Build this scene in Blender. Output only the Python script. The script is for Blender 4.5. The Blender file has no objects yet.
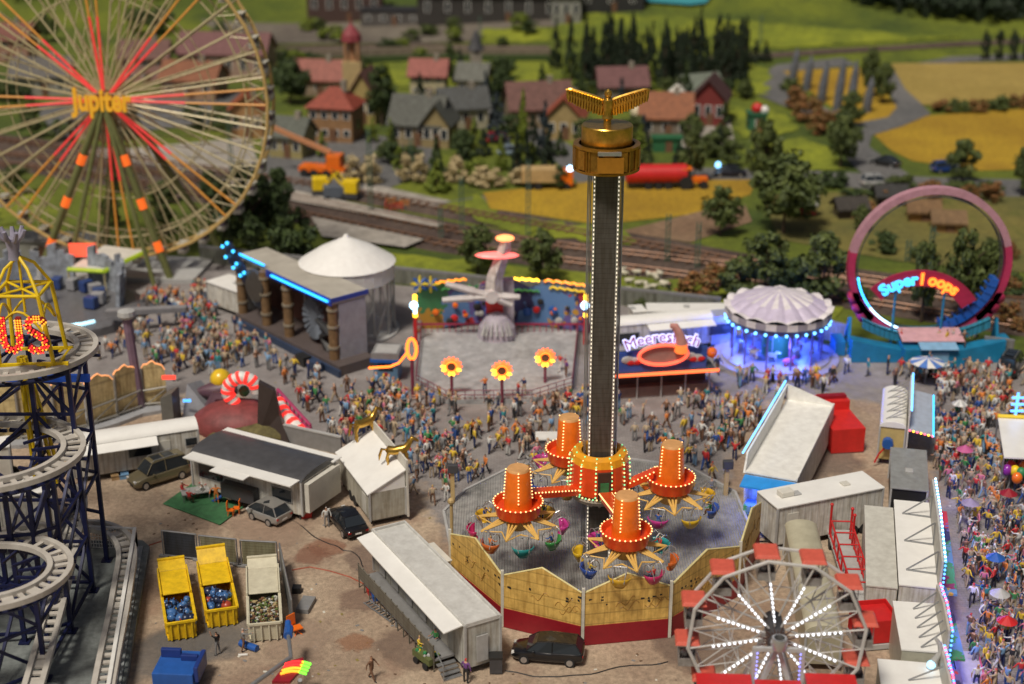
import bpy, math, random
import numpy as np
from mathutils import Vector, Matrix
from math import sin, cos, tan, atan, atan2, pi, radians as R, sqrt, hypot
random.seed(7); rnd = random.random
S = bpy.context.scene
COL = bpy.data.collections.new('fairground'); S.collection.children.link(COL)
# ---------------------------------------------------------------- camera maths (pinhole, metres)
H = 55.0; F = 1500.0; PITCH = R(21.5); SP, CP = sin(PITCH), cos(PITCH)
def uni(a, b): return a + (b-a)*rnd()
def ray(px, py):
    u = (px-512)/F; v = (py-342)/F
    return Vector((u, CP - v*SP, -(SP + v*CP)))
def sst(a, b, x):
    t = max(0, min(1, (x-a)/(b-a))); return t*t*(3-2*t)
def terr(x, y):
    h = 26*sst(285, 430, y + 0.22*(x-30) + 6*sin(x*.045))
    h += 20*sst(430, 620, y)
    h += 2.2*sin(x*.05+1.3)*sst(300, 350, y)
    h += 14*sst(150, 330, abs(x)-60)*sst(120, 300, y) if abs(x) > 210 else 0
    return h
def P(px, py, z=0.0):
    d = ray(px, py); t = (H-z)/(-d.z); return Vector((d.x*t, d.y*t, z))
def G(px, py):
    d = ray(px, py); t = 20.0
    for i in range(4000):
        x, y, z = d.x*t, d.y*t, H + d.z*t
        if z <= terr(x, y): break
        t += .5
    lo, hi = t-.5, t
    for i in range(14):
        m = (lo+hi)/2
        if H + d.z*m <= terr(d.x*m, d.y*m): hi = m
        else: lo = m
    x, y = d.x*hi, d.y*hi
    return Vector((x, y, terr(x, y)))
def Z(py, Y):
    v = (py-342)/F; return H - Y*(SP+v*CP)/(CP-v*SP)
def XAT(px, Y, z): return (px-512)/F*(Y*CP+(H-z)*SP)
def rectp(a, b, c, z):
    A, B, C_ = P(*a, z), P(*b, z), P(*c, z)
    d = (B-A); L = d.length; d.normalize(); n = Vector((-d.y, d.x, 0)); w = (C_-B).dot(n)
    cen = (A+B)/2 + n*w/2
    return cen.x, cen.y, L, abs(w), atan2(d.y, d.x)
def topix(p):
    y, dz = p[1], p[2]-H
    dep = y*CP - dz*SP; up = y*SP + dz*CP
    return 512 + F*p[0]/dep, 342 - F*up/dep
# ---------------------------------------------------------------- materials
MATS = {}
def mat(name, col, rough=.6, metal=0, var=.12, scale=1.5, bump=0, emit=0, ecol=None, trans=0, coat=0):
    if name in MATS: return MATS[name]
    m = bpy.data.materials.new(name); m.use_nodes = True; nt = m.node_tree; N = nt.nodes; K = nt.links
    b = N['Principled BSDF']; b.inputs['Roughness'].default_value = rough; b.inputs['Metallic'].default_value = metal
    c = (col[0], col[1], col[2], 1)
    b.inputs['Base Color'].default_value = c
    if coat: b.inputs['Coat Weight'].default_value = coat
    if var > 0:
        tc = N.new('ShaderNodeTexCoord'); no = N.new('ShaderNodeTexNoise'); no.inputs['Scale'].default_value = scale
        no.inputs['Detail'].default_value = 6; no.inputs['Roughness'].default_value = .65
        K.new(tc.outputs['Object'], no.inputs['Vector'])
        rp = N.new('ShaderNodeValToRGB'); e = rp.color_ramp.elements
        e[0].position = .3; e[1].position = .7
        e[0].color = (c[0]*(1-var*1.6), c[1]*(1-var*1.7), c[2]*(1-var*1.8), 1)
        e[1].color = (min(1, c[0]*(1+var*.6)), min(1, c[1]*(1+var*.6)), min(1, c[2]*(1+var*.6)), 1)
        K.new(no.outputs['Fac'], rp.inputs['Fac']); K.new(rp.outputs['Color'], b.inputs['Base Color'])
        if bump:
            n2 = N.new('ShaderNodeTexNoise'); n2.inputs['Scale'].default_value = scale*6; n2.inputs['Detail'].default_value = 5
            K.new(tc.outputs['Object'], n2.inputs['Vector'])
            bp = N.new('ShaderNodeBump'); bp.inputs['Strength'].default_value = bump; bp.inputs['Distance'].default_value = .1
            K.new(n2.outputs['Fac'], bp.inputs['Height']); K.new(bp.outputs['Normal'], b.inputs['Normal'])
    if emit:
        ec = ecol or col
        b.inputs['Emission Color'].default_value = (ec[0], ec[1], ec[2], 1); b.inputs['Emission Strength'].default_value = emit
    if trans: b.inputs['Transmission Weight'].default_value = trans
    MATS[name] = m; return m
def planks(name, col, period=.4, axis=2, dark=.6, rough=.6, metal=0, var=.15):
    """horizontal boards / ribbed sheet: thin dark grooves every period metres along an object axis"""
    if name in MATS: return MATS[name]
    m = mat(name, col, rough, metal, var); nt = m.node_tree; N = nt.nodes; K = nt.links; b = N['Principled BSDF']
    tc = N.new('ShaderNodeTexCoord'); sp = N.new('ShaderNodeSeparateXYZ'); K.new(tc.outputs['Object'], sp.inputs[0])
    d = N.new('ShaderNodeMath'); d.operation = 'DIVIDE'; d.inputs[1].default_value = period; K.new(sp.outputs[axis], d.inputs[0])
    fr = N.new('ShaderNodeMath'); fr.operation = 'FRACT'; K.new(d.outputs[0], fr.inputs[0])
    lt = N.new('ShaderNodeMath'); lt.operation = 'LESS_THAN'; lt.inputs[1].default_value = .12; K.new(fr.outputs[0], lt.inputs[0])
    mx = N.new('ShaderNodeMix'); mx.data_type = 'RGBA'; mx.blend_type = 'MULTIPLY'
    src = b.inputs['Base Color'].links[0].from_socket
    K.new(src, mx.inputs[6]); mx.inputs[7].default_value = (dark, dark, dark, 1); K.new(lt.outputs[0], mx.inputs[0])
    # rain streaks and grime running down the sheet
    mp = N.new('ShaderNodeMapping'); mp.inputs['Scale'].default_value = (5, 5, .45); K.new(tc.outputs['Object'], mp.inputs['Vector'])
    n3 = N.new('ShaderNodeTexNoise'); n3.inputs['Scale'].default_value = 1.0; n3.inputs['Detail'].default_value = 5; K.new(mp.outputs[0], n3.inputs['Vector'])
    r3 = N.new('ShaderNodeValToRGB'); r3.color_ramp.elements[0].position = .36; r3.color_ramp.elements[1].position = .56; r3.color_ramp.elements[0].color = (.66, .60, .52, 1); r3.color_ramp.elements[1].color = (1, 1, 1, 1); K.new(n3.outputs['Fac'], r3.inputs[0])
    m4 = N.new('ShaderNodeMix'); m4.data_type = 'RGBA'; m4.blend_type = 'MULTIPLY'; m4.inputs[0].default_value = .75; K.new(mx.outputs[2], m4.inputs[6]); K.new(r3.outputs[0], m4.inputs[7])
    K.new(m4.outputs[2], b.inputs['Base Color'])
    return m
def ground_mat(name, c1, c2, c3, s1=.06, s2=1.2, bump=.4, speck=0.0, rough=.9, stain=None):
    if name in MATS: return MATS[name]
    m = bpy.data.materials.new(name); m.use_nodes = True; nt = m.node_tree; N = nt.nodes; K = nt.links
    b = N['Principled BSDF']; b.inputs['Roughness'].default_value = rough
    tc = N.new('ShaderNodeTexCoord')
    def noise(s, det=6, ro=.6):
        n = N.new('ShaderNodeTexNoise'); n.inputs['Scale'].default_value = s; n.inputs['Detail'].default_value = det
        n.inputs['Roughness'].default_value = ro; K.new(tc.outputs['Object'], n.inputs['Vector']); return n
    def ramp(src, p0, p1, a, bb):
        r = N.new('ShaderNodeValToRGB'); r.color_ramp.elements[0].position = p0; r.color_ramp.elements[1].position = p1
        r.color_ramp.elements[0].color = (*a, 1); r.color_ramp.elements[1].color = (*bb, 1); K.new(src, r.inputs['Fac']); return r
    def mixc(fac, a, bb, blend='MIX'):
        x = N.new('ShaderNodeMix'); x.data_type = 'RGBA'; x.blend_type = blend
        if isinstance(fac, float): x.inputs[0].default_value = fac
        else: K.new(fac, x.inputs[0])
        K.new(a, x.inputs[6]); K.new(bb, x.inputs[7]); return x.outputs[2]
    A = ramp(noise(s1).outputs['Fac'], .38, .62, c1, c2)
    n2 = noise(s2, 8, .75); B = ramp(n2.outputs['Fac'], .35, .7, (.62, .62, .62), (1.25, 1.25, 1.25))
    c = mixc(1.0, A.outputs[0], B.outputs[0], 'MULTIPLY')
    n3 = noise(s1*3.3, 4); f3 = ramp(n3.outputs['Fac'], .56, .7, (0, 0, 0), (1, 1, 1))
    cc = N.new('ShaderNodeRGB'); cc.outputs[0].default_value = (*c3, 1)
    fm = N.new('ShaderNodeMath'); fm.operation = 'MULTIPLY'; fm.inputs[1].default_value = .6; K.new(f3.outputs[0], fm.inputs[0])
    c = mixc(fm.outputs[0], c, cc.outputs[0])
    if speck:
        v = N.new('ShaderNodeTexVoronoi'); v.inputs['Scale'].default_value = speck; K.new(tc.outputs['Object'], v.inputs['Vector'])
        r = ramp(v.outputs['Color'], 0, 1, (.6, .6, .6), (1.4, 1.4, 1.4)); c = mixc(1.0, c, r.outputs[0], 'MULTIPLY')
    K.new(c, b.inputs['Base Color'])
    bp = N.new('ShaderNodeBump'); bp.inputs['Strength'].default_value = bump; bp.inputs['Distance'].default_value = .15
    nb = noise(s2*4, 6, .7); K.new(nb.outputs['Fac'], bp.inputs['Height']); K.new(bp.outputs['Normal'], b.inputs['Normal'])
    MATS[name] = m; return m
def mural(name, scale=.8, sat=1.0, val=.5):
    """painted funfair scenery: irregular patches of many paints"""
    if name in MATS: return MATS[name]
    m = bpy.data.materials.new(name); m.use_nodes = True; nt = m.node_tree; N = nt.nodes; K = nt.links
    b = N['Principled BSDF']; b.inputs['Roughness'].default_value = .5
    tc = N.new('ShaderNodeTexCoord'); n = N.new('ShaderNodeTexNoise'); n.inputs['Scale'].default_value = scale*.8; n.inputs['Detail'].default_value = 3
    K.new(tc.outputs['Object'], n.inputs['Vector'])
    mx = N.new('ShaderNodeMix'); mx.data_type = 'VECTOR'; mx.inputs[0].default_value = .8
    K.new(tc.outputs['Object'], mx.inputs[4]); K.new(n.outputs['Color'], mx.inputs[5])
    v = N.new('ShaderNodeTexVoronoi'); v.inputs['Scale'].default_value = scale; K.new(mx.outputs[1], v.inputs['Vector'])
    sp = N.new('ShaderNodeSeparateColor'); K.new(v.outputs['Color'], sp.inputs[0])
    r = N.new('ShaderNodeValToRGB'); r.color_ramp.interpolation = 'CONSTANT'; el = r.color_ramp.elements
    cols = [(.05, .09, .3), (.5, .04, .05), (.12, .25, .5), (.55, .3, .04), (.25, .03, .1), (.06, .25, .1), (.5, .45, .4), (.04, .04, .12), (.15, .12, .35)]
    while len(el) < len(cols): el.new(.5)
    for i, c in enumerate(cols):
        el[i].position = i/len(cols); el[i].color = (*[k*val*2 for k in c], 1)
    K.new(sp.outputs[0], r.inputs['Fac']); K.new(r.outputs[0], b.inputs['Base Color'])
    MATS[name] = m; return m
def emi(name, col, s=6):
    if name in MATS: return MATS[name]
    m = bpy.data.materials.new(name); m.use_nodes = True; b = m.node_tree.nodes['Principled BSDF']
    b.inputs['Base Color'].default_value = (*[min(.8, k*.8) for k in col], 1); b.inputs['Emission Color'].default_value = (*col, 1)
    b.inputs['Emission Strength'].default_value = s; b.inputs['Roughness'].default_value = .4; MATS[name] = m; return m
W = mat('white_paint', (.74, .73, .69), .45, 0, .08, 1.2)
W2 = mat('warm_white_panel', (.64, .62, .55), .5, 0, .1, .9)
WR = mat('white_roof_sheet', (.80, .79, .75), .4, 0, .05, .7)
WB = planks('white_boards', (.62, .61, .56), .9, 0, .72)
GRB = planks('grey_boards', (.38, .38, .36), .9, 0, .7)
LG = mat('light_grey', (.42, .42, .41), .5, 0, .1)
MG = mat('mid_grey', (.22, .22, .22), .55, 0, .12)
DG = mat('dark_grey', (.06, .06, .065), .5, 0, .15)
BK = mat('black', (.02, .02, .02), .5, 0, .1)
RUB = mat('rubber', (.015, .015, .016), .8, 0, .1)
STEEL = mat('galvanised_steel', (.35, .36, .37), .35, .6, .12, 3)
ALU = mat('bare_aluminium', (.5, .5, .5), .3, .7, .1, 3)
GLASS = mat('dark_glass', (.02, .025, .03), .08, 0, 0, coat=.5)
RED = mat('red_paint', (.55, .02, .02), .4, 0, .1)
DRED = mat('dark_red_paint', (.28, .01, .02), .45, 0, .1)
SALM = mat('faded_red_canopy', (.62, .11, .07), .55, 0, .12, 3)
BLUE = mat('blue_paint', (.02, .10, .38), .4, 0, .12)
CYAN = mat('turquoise_blue_paint', (.015, .20, .38), .35, 0, .15, .8)
NAVY = mat('navy_steel', (.008, .012, .06), .45, .2, .15)
YEL = mat('yellow_paint', (.80, .56, .01), .4, 0, .1)
YEL2 = mat('skip_yellow', (.80, .52, .01), .45, 0, .18, 2)
CREAM = mat('cream_paint', (.62, .54, .36), .5, 0, .12)
IVORY = mat('ivory_plastic', (.60, .56, .42), .5, 0, .12, 1.5)
ORG = mat('orange_paint', (.85, .17, .01), .35, 0, .12, coat=.3)
ORG2 = mat('orange_red_paint', (.75, .07, .01), .35, 0, .12, coat=.3)
AMB = mat('amber_paint', (.78, .33, .01), .4, 0, .1, coat=.3)
GOLD = mat('brushed_gold', (.66, .40, .08), .28, .9, .2, 3)
GOLD2 = mat('dark_gold', (.42, .22, .04), .35, .8, .25, 3)
TRK = mat('track_grey', (.50, .47, .42), .5, 0, .12, 1)
PUR = mat('purple_grey_paint', (.20, .13, .18), .5, 0, .15)
PINKM = mat('pink_paint', (.55, .10, .20), .4, 0, .1)
GRN = mat('green_paint', (.03, .22, .08), .5, 0, .15)
BRN = mat('brown_wood', (.16, .08, .04), .7, 0, .25, 2)
TAN = mat('tan_wood', (.38, .25, .12), .65, 0, .25, 2)
STONE = mat('stone', (.28, .25, .2), .8, 0, .2, 1, .4)
E_W = emi('led_white', (.9, .93, 1), 1.9); E_WW = emi('bulb_warm', (1, .62, .25), 2.0); E_G = emi('bulb_green', (.25, .9, .4), 1.0)
E_B = emi('led_blue', (.03, .35, 1), 7); E_BW = emi('led_ice', (.45, .75, 1), 5); E_R = emi('neon_red', (1, .05, .03), 4)
E_O = emi('neon_orange', (1, .18, .02), 3); E_Y = emi('neon_yellow', (1, .55, .03), 4); E_C = emi('neon_cyan', (.05, .5, 1), 2.4)
E_P = emi('neon_pink', (1, .12, .2), 2.6); E_GR = emi('neon_lime', (.35, 1, .05), 3); E_V = emi('led_violet', (.25, .25, 1), 3)
# ---------------------------------------------------------------- mesh builder
class MB:
    def __init__(s): s.v = []; s.f = []; s.m = []; s.k = 0
    def add(s, vs, fs, k=None):
        o = len(s.v); s.v += [tuple(p) for p in vs]; s.f += [tuple(i+o for i in f) for f in fs]; s.m += [s.k if k is None else k]*len(fs); return s
    def box(s, x0, x1, y0, y1, z0, z1, k=None):
        return s.add([(x0,y0,z0),(x1,y0,z0),(x1,y1,z0),(x0,y1,z0),(x0,y0,z1),(x1,y0,z1),(x1,y1,z1),(x0,y1,z1)],
                     [(3,2,1,0),(4,5,6,7),(0,1,5,4),(1,2,6,5),(2,3,7,6),(3,0,4,7)], k)
    def cbox(s, c, sz, rz=0, k=None, M=None):
        hx, hy, hz = sz[0]/2, sz[1]/2, sz[2]/2; A = M or Matrix.Rotation(rz, 3, 'Z'); c = Vector(c)
        vs = [c + A @ Vector(p) for p in [(-hx,-hy,-hz),(hx,-hy,-hz),(hx,hy,-hz),(-hx,hy,-hz),(-hx,-hy,hz),(hx,-hy,hz),(hx,hy,hz),(-hx,hy,hz)]]
        return s.add(vs, [(3,2,1,0),(4,5,6,7),(0,1,5,4),(1,2,6,5),(2,3,7,6),(3,0,4,7)], k)
    def bar(s, p, q, r, n=6, k=None, r2=None):
        p, q = Vector(p), Vector(q); d = q-p
        if d.length < 1e-6: return s
        d.normalize(); u = d.cross(Vector((0,0,1)))
        if u.length < .05: u = Vector((1,0,0))
        u.normalize(); w = u.cross(d); r2 = r if r2 is None else r2; ph = pi/4 if n == 4 else 0
        vs = [p + (u*cos(ph+2*pi*i/n) + w*sin(ph+2*pi*i/n))*r for i in range(n)] + [q + (u*cos(ph+2*pi*i/n) + w*sin(ph+2*pi*i/n))*r2 for i in range(n)]
        fs = [(i, (i+1) % n, n+(i+1) % n, n+i) for i in range(n)] + [tuple(range(n-1, -1, -1)), tuple(range(n, 2*n))]
        return s.add(vs, fs, k)
    def tube(s, pts, r, n=6, closed=False, k=None):
        pts = [Vector(p) for p in pts]; m = len(pts); rs = r if isinstance(r, (list, tuple)) else [r]*m; vs = []
        pu = None
        for i, p in enumerate(pts):
            a = pts[(i-1) % m] if (i or closed) else p; b = pts[(i+1) % m] if (i < m-1 or closed) else p
            d = (b-a)
            if d.length < 1e-7: d = Vector((0,0,1))
            d.normalize()
            u = pu - d*pu.dot(d) if pu else (d.cross(Vector((0,0,1))) if abs(d.z) < .95 else Vector((1,0,0)))
            if u.length < 1e-4: u = Vector((1,0,0))
            u.normalize(); pu = u; w = u.cross(d)
            vs += [p + (u*cos(2*pi*j/n) + w*sin(2*pi*j/n))*rs[i] for j in range(n)]
        fs = []
        for i in range(m if closed else m-1):
            a, b = i*n, ((i+1) % m)*n
            fs += [(a+j, a+(j+1) % n, b+(j+1) % n, b+j) for j in range(n)]
        if not closed: fs += [tuple(range(n-1, -1, -1)), tuple(range((m-1)*n, m*n))]
        return s.add(vs, fs, k)
    def lathe(s, prof, n=24, c=(0,0,0), k=None, sx=1, sy=1):
        vs = []; fs = []; m = len(prof)
        for r, z in prof: vs += [(c[0]+r*sx*cos(2*pi*i/n), c[1]+r*sy*sin(2*pi*i/n), c[2]+z) for i in range(n)]
        for j in range(m-1):
            fs += [(j*n+i, j*n+(i+1) % n, (j+1)*n+(i+1) % n, (j+1)*n+i) for i in range(n)]
        fs += [tuple(range(n-1, -1, -1)), tuple(range((m-1)*n, m*n))]
        return s.add(vs, fs, k)
    def prism(s, pts, z0, z1, k=None):
        n = len(pts); A = sum(pts[i][0]*pts[(i+1) % n][1]-pts[(i+1) % n][0]*pts[i][1] for i in range(n))
        if A < 0: pts = pts[::-1]
        vs = [(x, y, z0) for x, y in pts] + [(x, y, z1) for x, y in pts]
        return s.add(vs, [tuple(range(n-1, -1, -1)), tuple(range(n, 2*n))] + [(i, (i+1) % n, n+(i+1) % n, n+i) for i in range(n)], k)
    def slab(s, pts, off, k=None):
        """closed solid: polygon pts (3D) swept by vector off"""
        n = len(pts); pts = [Vector(p) for p in pts]; off = Vector(off)
        vs = pts + [p+off for p in pts]
        return s.add(vs, [tuple(range(n-1, -1, -1)), tuple(range(n, 2*n))] + [(i, (i+1) % n, n+(i+1) % n, n+i) for i in range(n)], k)
    def ball(s, c, r, n=8, m=6, k=None, sc=(1,1,1)):
        vs = [(c[0], c[1], c[2]-r*sc[2])]
        for j in range(1, m):
            a = -pi/2 + pi*j/m
            vs += [(c[0]+r*sc[0]*cos(a)*cos(2*pi*i/n), c[1]+r*sc[1]*cos(a)*sin(2*pi*i/n), c[2]+r*sc[2]*sin(a)) for i in range(n)]
        vs.append((c[0], c[1], c[2]+r*sc[2])); T = len(vs)-1
        fs = [(0, 1+(i+1) % n, 1+i) for i in range(n)]
        for j in range(m-2): fs += [(1+j*n+i, 1+j*n+(i+1) % n, 1+(j+1)*n+(i+1) % n, 1+(j+1)*n+i) for i in range(n)]
        fs += [(T, 1+(m-2)*n+i, 1+(m-2)*n+(i+1) % n) for i in range(n)]
        return s.add(vs, fs, k)
    def build(s, name, mats, parent=None, smooth=False, bevel=0):
        me = bpy.data.meshes.new(name); me.from_pydata(s.v, [], s.f); me.update()
        if not isinstance(mats, (list, tuple)): mats = [mats]
        for m in mats: me.materials.append(m)
        if len(mats) > 1: me.polygons.foreach_set('material_index', [min(i, len(mats)-1) for i in s.m])
        import bmesh
        if len(s.f) < 20000:
            bm = bmesh.new(); bm.from_mesh(me); bmesh.ops.recalc_face_normals(bm, faces=bm.faces); bm.to_mesh(me); bm.free()
        o = bpy.data.objects.new(name, me); COL.objects.link(o)
        if parent: o.parent = parent
        if smooth:
            me.polygons.foreach_set('use_smooth', [True]*len(me.polygons))
            try: me.set_sharp_from_angle(angle=R(40))
            except Exception: pass
        if bevel:
            b = o.modifiers.new('bevel', 'BEVEL'); b.width = bevel; b.segments = 2; b.limit_method = 'ANGLE'; b.angle_limit = R(50)
        return o
FOOT = []
def foot(x, y, L, Wd, a, pad=.5): FOOT.append((x, y, L/2+pad, Wd/2+pad, cos(a), sin(a)))
def footc(x, y, r): FOOT.append((x, y, r, r, 1, 0))
LABELS = {}
def tag(o, label=None, cat=None, group=None, kind=None):
    if label: o['label'] = label
    if cat: o['category'] = cat
    if group: o['group'] = group
    if kind: o['kind'] = kind
    return o
def thing(name, label, cat, loc=(0,0,0), rz=0, group=None):
    o = bpy.data.objects.new(name, None); COL.objects.link(o); o.empty_display_size = .5
    o.location = loc; o.rotation_euler = (0, 0, rz); return tag(o, label, cat, group)
def kids(o): return [c for c in COL.objects if c.parent == o]
def clone(o, label=None, parent=None, _k=None):
    if _k is None:
        _k = {}
        for c in COL.objects:
            if c.parent: _k.setdefault(c.parent.name, []).append(c)
    c = o.copy(); COL.objects.link(c)
    if parent: c.parent = parent
    if label: c['label'] = label
    for ch in _k.get(o.name, []): clone(ch, None, c, _k)
    return c
def text_mesh(txt, size, extrude=.05, bold=0.0, space=1.0, seg=None):
    cu = bpy.data.curves.new('lettering', 'FONT'); cu.body = txt; cu.size = size; cu.extrude = extrude; cu.offset = bold
    cu.align_x = 'CENTER'; cu.align_y = 'CENTER'; cu.space_character = space; cu.resolution_u = 3
    o = bpy.data.objects.new('lettering', cu); COL.objects.link(o)
    dg = bpy.context.evaluated_depsgraph_get(); me = bpy.data.meshes.new_from_object(o.evaluated_get(dg))
    bpy.data.objects.remove(o); return me
def lettering(name, txt, size, m, parent, loc, rot=(pi/2,0,0), extrude=.05, bold=0.0, bend=None, k=None):
    me = text_mesh(txt, size, extrude, bold)
    if bend:
        for v in me.vertices:
            a = v.co.x/bend; rr = bend+v.co.y; v.co.x = rr*sin(a); v.co.y = rr*cos(a)-bend
    me.materials.clear(); me.materials.append(m)
    o = bpy.data.objects.new(name, me); COL.objects.link(o); o.parent = parent; o.location = loc; o.rotation_euler = rot; return o
def setting(o): o['kind'] = 'structure'; return o
def lamp(parent_loc, col, e, r=.4, name='lamp_light'):
    l = bpy.data.lights.new(name, 'POINT'); l.energy = e; l.color = col; l.shadow_soft_size = r
    o = bpy.data.objects.new(name, l); COL.objects.link(o); o.location = parent_loc; return o
# ---------------------------------------------------------------- the ground
GRAVEL = ground_mat('gravel', (.36, .255, .18), (.56, .435, .31), (.29, .18, .125), .09, 2.6, .8, 0)
PAVE = ground_mat('grey_paving', (.225, .205, .19), (.30, .275, .255), (.19, .15, .13), .08, 1.0, .3, 2.2)
GRASS = ground_mat('meadow_grass', (.055, .085, .007), (.15, .18, .010), (.03, .05, .007), .035, .8, .7)  # grass colour lowered to stand in for the dimmer light of the background
GRASS2 = ground_mat('dry_grass', (.12, .115, .028), (.19, .16, .035), (.09, .105, .015), .06, .8, .7)
BALL = ground_mat('ballast', (.07, .045, .035), (.115, .08, .06), (.05, .03, .025), .1, 1.5, .6, 2)
ROAD = ground_mat('asphalt', (.11, .11, .11), (.16, .155, .15), (.09, .09, .088), .05, 1.2, .2)
LROAD = ground_mat('pale_concrete', (.33, .30, .26), (.42, .38, .33), (.28, .25, .21), .06, .8, .2)
YFLD = ground_mat('ripe_field', (.34, .20, .010), (.46, .29, .015), (.28, .16, .012), .05, 1.5, .8)
TFLD = ground_mat('stubble_field', (.32, .23, .05), (.39, .28, .07), (.27, .18, .04), .04, 1.5, .8)
def grid_ground():
    xs = list(np.arange(-900, -160, 30)) + list(np.arange(-160, 200, 5)) + list(np.arange(200, 901, 30))
    ys = list(np.arange(-300, 270, 30)) + list(np.arange(270, 450, 5)) + list(np.arange(450, 1500, 40))
    vs = [(x, y, terr(x, y)) for y in ys for x in xs]; n = len(xs)
    fs = [(j*n+i, j*n+i+1, (j+1)*n+i+1, (j+1)*n+i) for j in range(len(ys)-1) for i in range(n-1)]
    b = MB(); b.add(vs, fs); o = b.build('ground', GRASS, None, True); setting(o)
grid_ground()
LV = [0]
def sheet(name, pix, m, lift=None, dens=0, rough_edge=0, world=False):
    """a sheet laid on the terrain; outline given as ground points"""
    LV[0] += 1; lift = lift if lift is not None else .004*LV[0]
    pts = [Vector(p) for p in pix] if world else [G(*p) for p in pix]
    if rough_edge:
        out = []
        for i, p in enumerate(pts):
            q = pts[(i+1) % len(pts)]; n = max(2, int((q-p).length/1.5))
            for j in range(n):
                t = p.lerp(q, j/n); out.append(Vector((t.x+uni(-1,1)*rough_edge, t.y+uni(-1,1)*rough_edge, 0)))
        pts = out
    import bmesh
    bm = bmesh.new(); vs = [bm.verts.new((p.x, p.y, 0)) for p in pts]; bm.faces.new(vs)
    maxy = max(p.y for p in pts)
    bmesh.ops.triangulate(bm, faces=bm.faces[:])
    if maxy > 268:
        x0, x1 = min(p.x for p in pts), max(p.x for p in pts); y0, y1 = min(p.y for p in pts), maxy
        for y in np.arange(math.floor(max(y0, 265)/5)*5, y1, 5.0):
            bmesh.ops.bisect_plane(bm, geom=bm.verts[:]+bm.edges[:]+bm.faces[:], plane_co=(0, y, 0), plane_no=(0, 1, 0))
        for x in np.arange(math.floor(x0/5)*5, x1, 5.0):
            bmesh.ops.bisect_plane(bm, geom=bm.verts[:]+bm.edges[:]+bm.faces[:], plane_co=(x, 0, 0), plane_no=(1, 0, 0))
        lift = max(lift, .12)+.01*LV[0]*.2
        bmesh.ops.triangulate(bm, faces=bm.faces[:])
    for v in bm.verts: v.co.z = terr(v.co.x, v.co.y) + lift
    bmesh.ops.recalc_face_normals(bm, faces=bm.faces[:])
    for f in bm.faces:
        if f.normal.z < 0: f.normal_flip()
    me = bpy.data.meshes.new(name); bm.to_mesh(me); bm.free(); me.materials.append(m)
    o = bpy.data.objects.new(name, me); COL.objects.link(o); return setting(o)
def band(name, pix, wid, m, lift=None):
    pts = [G(*p) for p in pix]; L = []; Rr = []
    for i, p in enumerate(pts):
        a = pts[max(0, i-1)]; b = pts[min(len(pts)-1, i+1)]; d = (b-a).normalized(); n = Vector((-d.y, d.x, 0)); w = wid[i] if isinstance(wid, list) else wid
        L.append(p+n*w/2); Rr.append(p-n*w/2)
    return sheet(name, L+Rr[::-1], m, lift, world=True)
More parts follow.
